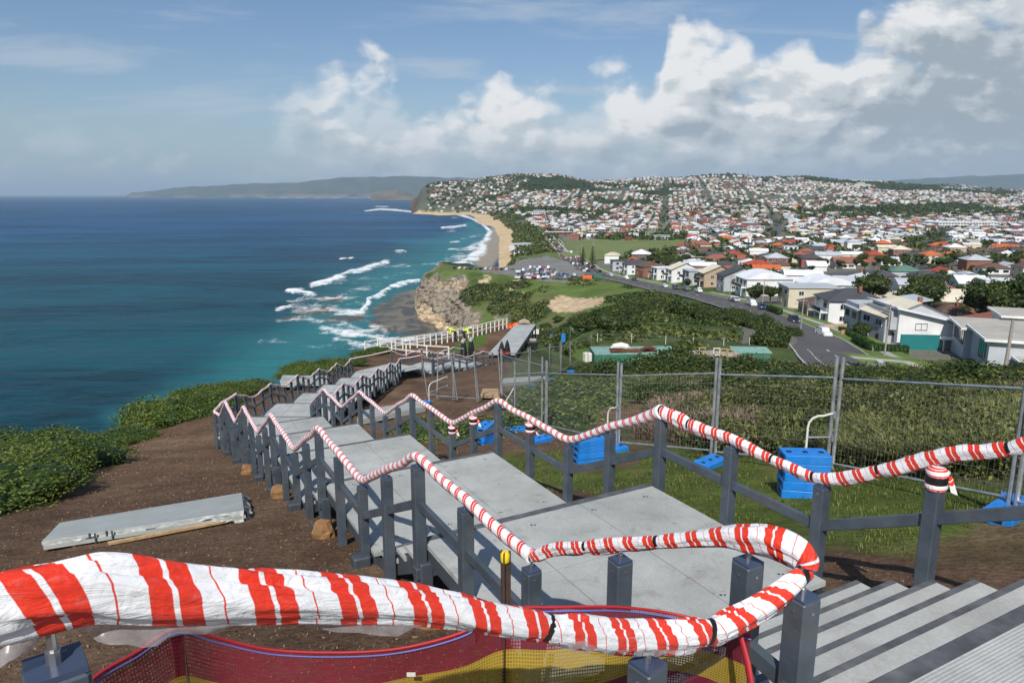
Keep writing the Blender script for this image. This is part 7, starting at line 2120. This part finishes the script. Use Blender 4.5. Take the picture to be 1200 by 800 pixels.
for u, v, h, lab in ((694, 313, 30, 'tall pale floodlight mast at the corner of the playing field'), (697, 290, 24, 'tall floodlight mast on the far side of the playing field'), (816, 293, 26, 'floodlight mast at the inland end of the field'), (681, 311, 14, 'short pale pole beside the sea road'), (676, 308, 12, 'thin pole by the field fence near the sea road')):
    pole(u, v, h, lab, False, .22)
# bins
for u, v, lab in ((1023, 417, 'grey wheeled bin at the hedge corner'), (1030, 437, 'pale blue-grey bin at the foot of the leaning pole')):
    p = gp(u, v); mb = MB(); mb.prism([(p[0] - .35, p[1] - .35), (p[0] + .35, p[1] - .35), (p[0] + .35, p[1] + .35), (p[0] - .35, p[1] + .35)], p[2] + .4, p[2] + 1.5); mb.prism([(p[0] - .4, p[1] - .42), (p[0] + .4, p[1] - .42), (p[0] + .4, p[1] + .4), (p[0] - .4, p[1] + .4)], p[2] + 1.5, [p[2] + 1.55, p[2] + 1.55, p[2] + 1.7, p[2] + 1.7]); o = mb.build('bin', WD['pale grey']); tag(o, lab, 'bin', 'bins on the street')

# ------------------------------------------------------------------ cars
CARCOL = {'white': (.72, .72, .72), 'silver': (.40, .41, .42), 'black': (.012, .012, .014), 'navy': (.015, .03, .10), 'red': (.42, .02, .02), 'grey': (.12, .125, .13), 'pale blue': (.18, .30, .42)}
CM = {k: mat(k + ' car paint', c, .25, .03, 1, coat=.8) for k, c in CARCOL.items()}
def car_proto(kind='sedan'):
    T = thing('parked_car', (0, 0, 0), 'x', 'car')
    prof = {'sedan': ([(-2.2, .55), (-2.15, .95), (-1.3, 1.02), (-.75, 1.45), (.55, 1.47), (1.25, 1.0), (2.1, .88), (2.22, .5)]),
            'suv': ([(-2.25, .6), (-2.25, 1.15), (-2.0, 1.75), (-.9, 1.82), (.5, 1.78), (1.15, 1.2), (2.15, 1.08), (2.28, .55)]),
            'ute': ([(-2.5, .6), (-2.5, 1.12), (-.55, 1.12), (-.35, 1.72), (.75, 1.74), (1.35, 1.16), (2.3, 1.05), (2.42, .55)])}[kind]
    bot = [(prof[-1][0] - .05, .28), (prof[0][0] + .05, .28)]
    pl = prof + bot; n = len(pl)
    def ring(y, k): return [(x * (1 if z < 1.1 else 1 - .02 * k), y * (1 if z < 1.05 else 1 - .16 * k), z) for x, z in pl]
    mb = MB(); a = ring(-.88, 1); b = ring(.88, 1)
    mb.add(a + b, [tuple(range(n)), tuple(range(2 * n - 1, n - 1, -1))] + [(i, n + i, n + (i + 1) % n, (i + 1) % n) for i in range(n)])
    mb.build('body', CM['white'], T)
    gl = {'sedan': [(-1.22, 1.04), (-.72, 1.40), (.52, 1.42), (1.16, 1.03)], 'suv': [(-2.0, 1.2), (-1.85, 1.65), (.46, 1.68), (1.02, 1.22)], 'ute': [(-.48, 1.18), (-.30, 1.62), (.72, 1.65), (1.24, 1.2)]}[kind]
    for sg in (-1, 1):
        mb = MB(); ys = lambda z: sg * (.885 if z < 1.1 else .76)
        mb.add([(x, ys(z), z) for x, z in gl], [(0, 1, 2, 3) if sg > 0 else (3, 2, 1, 0)]); mb.build('side_window', M['carglass'], T)
    for i0, i1, nm in ((1, 0, 'rear_window'), (2, 3, 'windscreen')):
        (x0, z0), (x1, z1) = gl[i0], gl[i1]; o_ = .035 * (1 if nm == 'windscreen' else -1)
        mb = MB(); mb.add([(x0 + o_, -.62, z0 + .02), (x0 + o_, .62, z0 + .02), (x1 + o_ * 1.4, .74, z1 + .03), (x1 + o_ * 1.4, -.74, z1 + .03)], [(0, 1, 2, 3) if nm == 'windscreen' else (3, 2, 1, 0)])
        mb.build(nm, M['carglass'], T)
    for sx_ in (-1.35, 1.4):
        for sy in (-.84, .84):
            mb = MB(); mb.cyl((sx_, sy - .1, .33), (sx_, sy + .1, .33), .33, n=14); wh = mb.build('wheel', M['tyre'], T)
            mb = MB(); mb.cyl((sx_, sy + .09 * (1 if sy > 0 else -1), .33), (sx_, sy + .12 * (1 if sy > 0 else -1), .33), .2, n=10); mb.build('rim', M['rim'], wh)
    xf, xb = prof[-1][0], prof[0][0]
    for sy in (-.62, .62):
        mb = MB(); mb.box((xf - .06, sy, .76), (.12, .36, .14), bev=.02); mb.build('headlight', M['lamp'], T)
        mb = MB(); mb.box((xb + .03, sy, .84), (.1, .3, .16), bev=.02); mb.build('tail_light', M['tail'], T)
    if kind == 'ute':
        mb = MB(); mb.box((-1.5, 0, 1.14), (1.85, 1.5, .02)); mb.build('tray', M['black'], T)
    return T
CP_ = {k: car_proto(k) for k in ('sedan', 'suv', 'ute')}
cused = set()
def put_car(kind, x, y, rz, col, lab, group, lift=.32):
    c = copy_tree(CP_[kind]) if kind in cused else CP_[kind]; cused.add(kind)
    c.location = (x, y, gz(x, y) + lift); c.rotation_euler = (0, 0, rz)
    for o in c.children:
        if o.name.startswith('body'): o.material_slots[0].link = 'OBJECT'; o.material_slots[0].material = CM[col]
    tag(c, lab, 'car', group)
street = [(961, 402, 'suv', 'white', 'white wagon parked on the verge side, nearest on the road'), (930, 388, 'suv', 'black', 'black wagon parked behind the nearest white one'), (880, 366, 'suv', 'white', 'white wagon with a pale roof in the parked row by the round shrub'), (893, 372, 'sedan', 'navy', 'dark blue car parked in the row before the black wagon'), (864, 360, 'sedan', 'silver', 'silver car parked past the white wagon'), (858, 356.5, 'sedan', 'white', 'white car parked next to the silver one'), (820, 345.5, 'ute', 'white', 'white utility parked below the grey boxy house'), (806, 341.5, 'suv', 'grey', 'grey wagon parked by the white driveway'), (791, 338.5, 'suv', 'navy', 'dark blue wagon parked before the cream gables'), (779, 336, 'sedan', 'white', 'white car parked before the white gabled house'), (742, 327.5, 'sedan', 'navy', 'dark blue car turning at the red brick house'), (735, 324.5, 'suv', 'white', 'white van by the driveway near the brick house'), (715, 320, 'suv', 'silver', 'silver wagon waiting at the field corner'), (708, 319, 'sedan', 'grey', 'grey car beside the silver wagon at the field corner')]
for u, v, k, c, lab in street:
    p = gp(u, v); i = int(np.argmin(np.linalg.norm(Q - p[:2], axis=1)))
    side = 4.4 if u > 750 else 3.4
    q = Q[i] + N_[i] * side
    # slide along the road until the column matches
    j = min(range(3, len(Q)), key=lambda j: abs(float(proj(*(Q[j] + N_[j] * side), gz(*Q[j]) + 1)[0]) - u))
    q = Q[j] + N_[j] * side
    put_car(k, q[0], q[1], math.atan2(T_[j][1], T_[j][0]) + math.pi, c, lab, 'cars along the main road')
rng = random.Random(31); cols = ['white', 'white', 'silver', 'black', 'navy', 'red', 'grey', 'grey', 'pale blue', 'black']
kk = 0; seen = []
rows = [(604, 645, 326.5, 13), (603, 658, 323.5, 17), (604, 655, 320.5, 17), (610, 650, 317.5, 13), (618, 648, 314.8, 9), (655, 674, 323, 5), (660, 678, 326, 4)]
for (u0, u1, v, n) in rows:
    for i in range(n):
        u = u0 + (u1 - u0) * (i + .5) / n + rng.uniform(-.8, .8); p = gp(u, v + rng.uniform(-.4, .4))
        if p is None or rng.random() < .12: continue
        c = rng.choice(cols); k = rng.choice(['sedan', 'suv', 'sedan'])
        put_car(k, p[0], p[1], R_(80) + rng.uniform(-.2, .2) + (math.pi if rng.random() < .5 else 0), c, f'{c} {"wagon" if k == "suv" else "car"} in the crowded cliff-top car park', 'cars in the cliff-top car park', .1)
rows = [(500, 545, 314.5, 7)]
for side in (-4.6, 4.6, -1.8, 1.8):
    for j in range(60, len(Q) - 4):
        if proj(*Q[j], gz(*Q[j]))[1] > 321: continue
        if rng.random() < (.55 if abs(side) > 3 else .16):
            if seen and np.hypot(seen[-1][0] - Q[j][0], seen[-1][1] - Q[j][1]) < 6: continue
            q = Q[j] + N_[j] * side; seen.append(q); c = rng.choice(cols)
            put_car(rng.choice(['sedan', 'suv']), q[0], q[1], math.atan2(T_[j][1], T_[j][0]), c, f'{c} car {"parked" if abs(side) > 3 else "driving"} on the sea road above the beach', 'cars on the sea road')
for i, (u, c) in enumerate(zip(np.linspace(533, 600, 12), ['black', 'white', 'silver', 'navy', 'grey', 'black', 'white', 'silver', 'red', 'black', 'white', 'grey'])):
    p = gp(float(u), 315 + i * .15)
    if p is not None and p[1] < 620: put_car('sedan', p[0], p[1], R_(80), c, f'{c} car parked at the lip of the headland cliff', 'cars at the headland lip', .1)
# skips at the entrance
for u, v, w_, c, lab in ((688, 328.5, 5.0, M['orangenet'], 'orange-red skip beside the car park entrance'), (700, 327.5, 4.2, M['container'], 'green skip beside the orange-red one')):
    p = gp(u, v); mb = MB(); mb.prism([(p[0] - w_ / 2 + .5, p[1] - 1.2), (p[0] + w_ / 2 - .5, p[1] - 1.2), (p[0] + w_ / 2 - .5, p[1] + 1.2), (p[0] - w_ / 2 + .5, p[1] + 1.2)], p[2] + .1, p[2] + .9)
    mb.prism([(p[0] - w_ / 2, p[1] - 1.4), (p[0] + w_ / 2, p[1] - 1.4), (p[0] + w_ / 2, p[1] + 1.4), (p[0] - w_ / 2, p[1] + 1.4)], p[2] + .9, p[2] + 2.6); o = mb.build('skip', c); tag(o, lab, 'skip')

# ------------------------------------------------------------------ public buildings by the beach
def block(name, u, v, parts, lab, cat, rz=0.0):
    """parts: (x0, x1, y0, y1, z0, z1, material, roof material)"""
    p = gp(u, v); T = thing(name, tuple(p), lab, cat, rz=rz); ORG[T.name] = Vector((0, 0, 0))
    for (x0, x1, y0, y1, z0, z1, wm, rm) in parts:
        mb = MB(); mb.prism([(x0, y0), (x1, y0), (x1, y1), (x0, y1)], z0 - (3 if z0 == 0 else 0), z1); mb.build('wall', wm, T)
        mb = MB(); mb.prism([(x0 - .6, y0 - .6), (x1 + .6, y0 - .6), (x1 + .6, y1 + .6), (x0 - .6, y1 + .6)], z1, z1 + .5); mb.build('roof', rm, T)
        n = max(2, int((x1 - x0) / 5)); fl = max(1, int((z1 - z0) / 3.2))
        for f in range(fl):
            for i in range(n):
                xx = x0 + (x1 - x0) * (i + .5) / n; zz = z0 + (z1 - z0) * (f + .5) / fl
                mb = MB(); mb.box((xx, y0 - .04, zz), ((x1 - x0) / n * .72, .08, 1.6)); mb.build('window', M['glass'], T)
    HOUSES.append((p[0], p[1], 30))
    return T
block('surf_club', 634, 252, [(-26, 30, 0, 20, 0, 7, WD['white'], RD['white metal']), (-18, 10, 4, 20, 7.1, 11, WD['pale grey'], RD['white metal']), (16, 44, 6, 24, 0, 10, WD['pale grey'], RD['white metal'])], 'large white and glass club building above the beach with two roof levels', 'building')
block('apartment_block', 633, 262, [(-18, 16, 0, 16, 0, 5, WD['white'], RD['white metal'])], 'low white building with a bright roof beside the sea road bend', 'building')
block('beach_pavilion', 616, 290, [(-16, 8, 0, 9, 0, 4, WD['white'], RD['white metal'])], 'white beach pavilion roof stepping down towards the sand', 'building', R_(35))
block('kiosk', 608, 297, [(-5, 5, 0, 5, 0, 2.6, WD['white'], RD['dark grey tiled'])], 'small dark-roofed kiosk at the top of the beach', 'building')
block('grandstand', 771, 281, [(-14, 14, 0, 9, 0, 5, WD['pale grey'], paint('pale mint roof', (.32, .45, .38)))], 'grandstand with a pale mint roof across the playing field', 'grandstand')
block('shed', 737, 282.5, [(-4, 4, 0, 6, 0, 4, WD['red brick'], RD['red tiled'])], 'small red shed at the far side of the playing field', 'shed')
block('long_shed', 677, 275, [(-45, 45, 0, 10, 0, 3.6, WD['red brick'], RD['white metal'])], 'long low red brick shed with a pale roof behind the field', 'shed', R_(2))
block('warehouse', 1150, 266, [(-70, 40, 0, 60, 0, 7, WD['white'], RD['white metal'])], 'broad white-roofed warehouse in the middle of the town', 'warehouse')
block('warehouse', 1015, 243, [(-60, 30, 0, 50, 0, 8, WD['white'], RD['white metal'])], 'long white-roofed hall in the distant suburb', 'warehouse')
block('warehouse', 985, 252, [(-50, 60, 0, 40, 0, 6, WD['cream'], RD['white metal'])], 'wide pale hall with a white roof below the distant suburb', 'warehouse')
block('apartment_block', 1008, 219, [(-40, 50, 0, 30, 0, 14, WD['white'], RD['white metal']), (-10, 25, 5, 25, 14.1, 22, WD['cream'], RD['white metal'])], 'pale multi-storey block on the distant ridge', 'building')

# ------------------------------------------------------------------ the suburb
def town_ok(x, y, u, v):
    ok = np.ones(x.shape, bool)
    t_ = x / y
    rx = np.array([road_x(q) for q in y])
    ok &= (x > rx + 24)
    ok &= ~in_poly(x, y, [(p[0], p[1]) for p in PKW])
    far = (y > 1150)
    coast = np.interp(y, [1150, 1400, 1800, 2300, 2700, 2900, 3600], [.045, .03, .012, -.035, -.115, -.115, -.105])
    ok = np.where(far, t_ > coast, ok)
    return ok
rng = np.random.default_rng(5)
lots = []
y = 120.0; g_a = R_(-12)
ca, sa = math.cos(g_a), math.sin(g_a)
us_ = []
for i in range(-60, 260):
    for j in range(0, 330):
        # street grid: lots 17 m wide, rows 30 m apart in pairs with a street every 75 m
        a_ = i * 17.5 + (12 if i % 9 == 0 else 0); b_ = 100 + (j // 2) * 66 + (j % 2) * 27
        if i % 9 == 0: continue
        us_.append((a_ * ca - b_ * sa, a_ * sa + b_ * ca))
A_ = np.array(us_); A_ = A_[(A_[:, 1] > 118) & (A_[:, 1] < 4600)]
A_ += rng.normal(0, 1.6, A_.shape)
t_ = A_[:, 0] / A_[:, 1]; A_ = A_[(t_ > -.13) & (t_ < .80)]
Zg = ground(A_[:, 0], A_[:, 1]); U_, V_ = proj(A_[:, 0], A_[:, 1], Zg)
ok = town_ok(A_[:, 0], A_[:, 1], U_, V_) & (U_ < 1225)
wood = fbm(A_[:, 0] * .0022 + 5, A_[:, 1] * .0022, 4)
gaps = fbm(A_[:, 0] * .009 + 2, A_[:, 1] * .009, 3)
ok &= ~((A_[:, 1] > 1500) & (wood > .55) & (Zg > -48)) & ~((Zg > 92)) & (gaps < .70) & (Zg > -62)
ok &= ~((A_[:, 1] > 2500) & (rng.random(len(A_)) < .25))
A_, Zg, U_, V_ = A_[ok], Zg[ok], U_[ok], V_[ok]
for (hx, hy, hr) in HOUSES:
    k = np.hypot(A_[:, 0] - hx, A_[:, 1] - hy) > hr + 8; A_, Zg, U_, V_ = A_[k], Zg[k], U_[k], V_[k]
for q_, wd in streets:
    dmin = np.min(np.hypot(A_[:, None, 0] - q_[None, :, 0], A_[:, None, 1] - q_[None, :, 1]), axis=1)
    k = dmin > wd + 9; A_, Zg, U_, V_ = A_[k], Zg[k], U_[k], V_[k]
order = np.argsort(A_[:, 1]); A_, Zg, U_, V_ = A_[order], Zg[order], U_[order], V_[order]
print('lots', len(A_))
RK = ['hip', 'hip', 'gable', 'hip', 'gable', 'flat', 'skillion', 'curved']
def pick(rng, x, y):
    zone = float(fbm(x * .004 + 9, y * .004, 2))
    r = rng.random()
    if y < 700:
        rf = rng.choice(['white metal', 'pale grey metal', 'red tiled', 'orange tiled', 'dark grey tiled', 'brown tiled', 'terracotta tiled', 'green metal', 'cream metal'], p=[.10, .09, .15, .14, .19, .15, .12, .03, .03])
    else:
        rf = rng.choice(['white metal', 'pale grey metal', 'red tiled', 'orange tiled', 'dark grey tiled', 'brown tiled', 'terracotta tiled', 'green metal', 'cream metal'], p=[.29, .19, .08, .04, .11, .10, .08, .02, .09])
    wl = rng.choice(['white', 'cream', 'pale grey', 'red brick', 'dark brick', 'tan'], p=[.32, .18, .15, .15, .08, .12])
    return str(wl), str(rf)
far_protos = []
for i, (w_, d_, st, rk) in enumerate([(13, 10, 1, 'hip'), (15, 11, 1, 'hip'), (11, 13, 1, 'gable'), (14, 9, 1, 'gable'), (12, 12, 2, 'hip'), (12, 10, 2, 'flat'), (13, 10, 1, 'skillion'), (14, 11, 2, 'curved')]):
    far_protos.append((house_proto(w_, d_, st, rk, 300 + i, 1), rk, st))
NIND = 268
shown = 0
near_name = {}
for i in range(NIND):
    x, y = A_[i]; wl, rf = pick(rng, x, y)
    k = int(rng.choice(8, p=[.24, .2, .14, .12, .12, .06, .07, .05])); pr_, rk, st = far_protos[k]
    if rk in ('flat', 'skillion', 'curved') and 'tiled' in rf: rf = str(rng.choice(['white metal', 'pale grey metal', 'cream metal']))
    dist = 'in the first rows behind the main road' if y < 230 else 'in the middle rows of the near suburb' if y < 340 else 'among the roofs beyond the near suburb'
    sidew = 'towards the playing field' if U_[i] < 900 else 'below the far warehouse' if U_[i] < 1050 else 'towards the inland edge'
    lab = f'{wl} {"two-storey" if st == 2 else "single-storey"} house with {rf} {rk} roof {dist} {sidew}'
    lab = ' '.join(lab.split()[:16])
    rz = g_a + (math.pi if (int(y) % 2) else 0) + (math.pi / 2 if rng.random() < .3 else 0)
    put_house(pr_, x, y, rz, wl, rf, lab, 'houses of the suburb', sc=float(rng.uniform(.88, 1.1)))
# the rest of the suburb, past the three hundred largest
def far_houses():
    V = []; Fs = []; Mi = []; k = 0
    mats = [m for _, m in WALLS] + [m for _, m in ROOFS]
    wn = [n for n, _ in WALLS]; rn = [n for n, _ in ROOFS]
    X, Y = A_[NIND:, 0], A_[NIND:, 1]; Z = Zg[NIND:]
    n = len(X)
    # extra scatter of small bright houses on the hills
    for i in range(n):
        y = Y[i]; wl, rf = pick(rng, X[i], y)
        w_ = rng.uniform(9, 16); d_ = rng.uniform(8, 12); h = 3.2 if rng.random() < .6 else 6; 
        if rng.random() < .02: w_ *= 2; d_ *= 1.6
        a = g_a + rng.choice([0, math.pi / 2]) + rng.normal(0, .08); c, s = math.cos(a), math.sin(a)
        e = .5; W_, D_ = w_ / 2, d_ / 2; rh = (min(W_, D_) + e) * .42 if rng.random() < .75 else .3
        P = [(-W_, -D_, -2), (W_, -D_, -2), (W_, D_, -2), (-W_, D_, -2), (-W_, -D_, h), (W_, -D_, h), (W_, D_, h), (-W_, D_, h)]
        m_ = min(W_, D_) + e if rh > .4 else .5
        Rf = [(-W_ - e, -D_ - e, h), (W_ + e, -D_ - e, h), (W_ + e, D_ + e, h), (-W_ - e, D_ + e, h)]
        if W_ > D_: top = [(-(W_ + e - m_) , -.05, h + rh), ((W_ + e - m_), -.05, h + rh), ((W_ + e - m_), .05, h + rh), (-(W_ + e - m_), .05, h + rh)]
        else: top = [(-.05, -(D_ + e - m_), h + rh), (.05, -(D_ + e - m_), h + rh), (.05, (D_ + e - m_), h + rh), (-.05, (D_ + e - m_), h + rh)]
        if rh < .4: top = [(p[0] * .97, p[1] * .97, h + rh) for p in Rf]
        Q8 = np.array(P + Rf + top)
        Q8 = np.stack([X[i] + Q8[:, 0] * c - Q8[:, 1] * s, Y[i] + Q8[:, 0] * s + Q8[:, 1] * c, Q8[:, 2] + Z[i] + .3], -1)
        V.append(Q8)
        fq = [(0, 1, 5, 4), (1, 2, 6, 5), (2, 3, 7, 6), (3, 0, 4, 7)]
        fr_ = [(8, 9, 13, 12), (9, 10, 14, 13), (10, 11, 15, 14), (11, 8, 12, 15), (12, 13, 14, 15)]
        for f in fq: Fs.append(tuple(k + q for q in f)); Mi.append(wn.index(wl))
        for f in fr_: Fs.append(tuple(k + q for q in f)); Mi.append(len(wn) + rn.index(rf))
        k += 16
        if y < 1600:                    # dark window strips
            zz = 1.2
            for lv in ([1.5] if h < 4 else [1.5, 4.4]):
                for q in range(2):
                    xx = -W_ + w_ * (q + .5) / 2
                    B = np.array([(xx - w_ * .15, -D_ - .06, lv - .6), (xx + w_ * .15, -D_ - .06, lv - .6), (xx + w_ * .15, -D_ - .06, lv + .7), (xx - w_ * .15, -D_ - .06, lv + .7)])
                    V.append(np.stack([X[i] + B[:, 0] * c - B[:, 1] * s, Y[i] + B[:, 0] * s + B[:, 1] * c, B[:, 2] + Z[i] + .3], -1)); Fs.append((k, k + 1, k + 2, k + 3)); Mi.append(len(mats)); k += 4
    o = fast_mesh('suburb_houses', np.vstack(V), np.array(Fs), mats + [M['glass']], Mi)
    o['label'] = 'thousands of small pale and red roofs spreading over the plain and hills'; tag(o, kind='stuff')
far_houses()

# ------------------------------------------------------------------ trees of the town
def tree_mesh(key, H, R, n, leaf, mt, seed, kind='round'):
    rng = np.random.default_rng(seed); r2 = random.Random(seed)
    if kind == 'round':
        bl = [(r2.uniform(-.45, .45) * R, r2.uniform(-.45, .45) * R, H * r2.uniform(.5, .8), R * r2.uniform(.4, .62), R * r2.uniform(.4, .62), H * r2.uniform(.16, .26)) for _ in range(8)]
    else:
        bl = [(0, 0, H * (.2 + .1 * i), R * (1 - i * .11), R * (1 - i * .11), H * .035) for i in range(8)]
    bush_mesh(key + '_crown', bl, n, leaf, mt, seed, .45)
    mb = MB(); mb.tube([(0, 0, -.5), (R * .03, 0, H * .3), (-R * .02, R * .04, H * .6), (0, 0, H * (.75 if kind == 'round' else .98))], [H * .035, H * .026, H * .018, H * .006], 7)
    for i in range(5 if kind == 'round' else 0):
        a = i * 1.26; mb.tube([(0, 0, H * .35), (math.cos(a) * R * .35, math.sin(a) * R * .35, H * .58), (math.cos(a) * R * .55, math.sin(a) * R * .55, H * .7)], [H * .015, H * .009, H * .004], 5)
    o = mb.build(key + '_trunk', M['bark'], org=(0, 0, 0)); BUSH[key + '_trunk'] = o.data; bpy.data.objects.remove(o)
for i in range(4): tree_mesh(f'tree{i}', 8, 4.2, 2600, .34, M['leafB'], 90 + i)
tree_mesh('pine', 14, 3.0, 2600, .32, M['leafB'], 99, 'pine')
def put_tree(key, x, y, s, lab, group, name='tree'):
    o = thing(name, (x, y, gz(x, y) + .1), lab, 'tree', group, rz=rg.uniform(0, 6.28))
    for part in ('trunk', 'crown'):
        c = bpy.data.objects.new(part, BUSH[key + '_' + part]); COL.objects.link(c); c.parent = o
    o.scale = (s, s, s * rg.uniform(.85, 1.15))
for u, v, s, key, lab in ((683, 311, 1.05, 'pine', 'dark Norfolk pine at the near corner of the field, taller one'), (694, 314, .95, 'pine', 'dark Norfolk pine beside its twin at the field corner'), (845, 300, 1.15, 'pine', 'dark Norfolk pine standing alone among white roofs'), (876, 298, 1.0, 'pine', 'slim Norfolk pine among the town roofs'), (1020, 366, 1.3, 'tree0', 'dense dark tree behind the cream gabled roof'), (1077, 378, 1.5, 'tree1', 'broad dark tree behind the white slanting roof'), (1080, 368, 1.3, 'tree2', 'dark tree beside the orange roof'), (1150, 388, 1.5, 'tree3', 'dark tree mass above the flat-roofed house'), (1175, 392, 1.6, 'tree0', 'tall dark tree above the flat gravel roof'), (1200, 392, 1.6, 'tree1', 'dark tree at the inland edge above the flat house'), (885, 358, .9, 'tree2', 'rounded tree before the curved white roof'), (805, 340, .5, 'tree3', 'small leafy tree on the road verge'), (1008, 400, .5, 'tree1', 'small garden tree by the hedge'), (902, 356, .8, 'tree0', 'garden tree beside the second curved roof')):
    p = gp(u, v); put_tree(key, p[0], p[1], s, lab, 'trees of the town', 'norfolk_pine' if key == 'pine' else 'tree')
rng = np.random.default_rng(12)
cand = []
n = 5200
ty = 150 * np.exp(rng.random(n) ** .8 * math.log(4200 / 150)); tx = rng.uniform(-.12, .78, n) * ty
tz = ground(tx, ty); tu, tv = proj(tx, ty, tz)
ok = town_ok(tx, ty, tu, tv) & (tz > -66) & (tu < 1230)
tx, ty, tz = tx[ok], ty[ok], tz[ok]
tid = np.argsort(ty); tx, ty, tz = tx[tid], ty[tid], tz[tid]
cnt = 0; i = 0; keep = []
for i in range(len(tx)):
    if cnt >= 230: break
    d = np.min(np.hypot(A_[:600, 0] - tx[i], A_[:600, 1] - ty[i]))
    if d < 7.5 or (ty[i] < 420 and rng.random() < .62): continue
    if any(math.hypot(tx[i] - hx, ty[i] - hy) < hr + 3 for hx, hy, hr in HOUSES[:22]): continue
    cnt += 1
    put_tree(f'tree{cnt % 4}', float(tx[i]), float(ty[i]), float(rng.uniform(.40, .72 if ty[i] < 420 else .95)), 'dark leafy garden tree among the suburb roofs', 'garden trees of the suburb')
last = i
def far_trees():
    X, Y = tx[last:], ty[last:]
    rng = np.random.default_rng(15)
    # woods on the hills
    m = 8000; wy = rng.uniform(1300, 4700, m); wx = rng.uniform(-.125, .80, m) * wy; wz = ground(wx, wy)
    w = fbm(wx * .0022 + 5, wy * .0022, 4); ok = (((w > .535) & (wz > -50)) | (wz > 90)) & (wz > -55)
    wu, wv = proj(wx, wy, wz)
    ok &= wx / wy > np.interp(wy, [1300, 1800, 2300, 2700, 5000], [.03, .015, -.03, -.115, -.10])
    ncl = 1500; cl_y = rng.uniform(300, 2600, ncl); cl_x = rng.uniform(.02, .78, ncl) * cl_y
    c_ok = (fbm(cl_x * .012, cl_y * .012, 3) > .56) & town_ok(cl_x, cl_y, None, None)
    # the belt of trees behind the playing field
    bx_ = []; 
    for u, v, q in [(rng.uniform(700, 800), rng.uniform(276, 282), 0) for _ in range(150)] + [(rng.uniform(630, 700), rng.uniform(262, 272), 0) for _ in range(30)] + [(rng.uniform(930, 1070), rng.uniform(252, 262), 0) for _ in range(120)] + [(rng.uniform(1040, 1110), rng.uniform(255, 262), 0) for _ in range(60)]:
        p = gp(u, v)
        if p is not None: bx_.append(p[:2])
    bx_ = np.array(bx_)
    hy_ = rng.uniform(2650, 3500, 900); hx_ = rng.uniform(-.118, .03, 900) * hy_; hk = ground(hx_, hy_) > -55
    wx = np.append(wx[ok], hx_[hk]); wy = np.append(wy[ok], hy_[hk]); ok = np.ones(len(wx), bool)
    X = np.concatenate([X, wx[ok], cl_x[c_ok], bx_[:, 0]]); Y = np.concatenate([Y, wy[ok], cl_y[c_ok], bx_[:, 1]]); Z = ground(X, Y)
    n = len(X); per = 22
    R = rng.uniform(2.4, 5.2, n) * np.where(Y > 1500, 1.6, 1.0)
    d = rng.normal(0, 1, (n, per, 3)); d /= np.linalg.norm(d, axis=2, keepdims=True); d[..., 2] = np.abs(d[..., 2])
    P = np.stack([X, Y, Z + R * .3], -1)[:, None, :] + d * R[:, None, None] * np.array([1, 1, .95]) * rng.uniform(.6, 1.05, (n, per, 1))
    V, Fq, Rn = leaf_quads(P.reshape(-1, 3), d.reshape(-1, 3), (R * .62)[:, None].repeat(per, 1).ravel(), rng, 1.3, .6)
    o = fast_mesh('suburb_trees', V, Fq, M['leafB'], attrs=[('rnd', 'FACE', Rn)])
    o['label'] = 'dark tree crowns filling gardens and wooded hills to the skyline'; tag(o, kind='stuff')
    print('far trees', n)
far_trees()
# radio mast on the ridge
p = gp(876, 212)
if p is not None:
    for k, dx in enumerate((0, 22)):
        mb = MB(); mb.tube([(p[0] + dx, p[1], p[2] - 5), (p[0] + dx, p[1], p[2] + 60 - k * 25)], [2.2, .8], 4); o = mb.build('radio_mast', M['galv']); tag(o, 'thin radio mast on the skyline, ' + ('taller one' if k == 0 else 'shorter one'), 'mast')
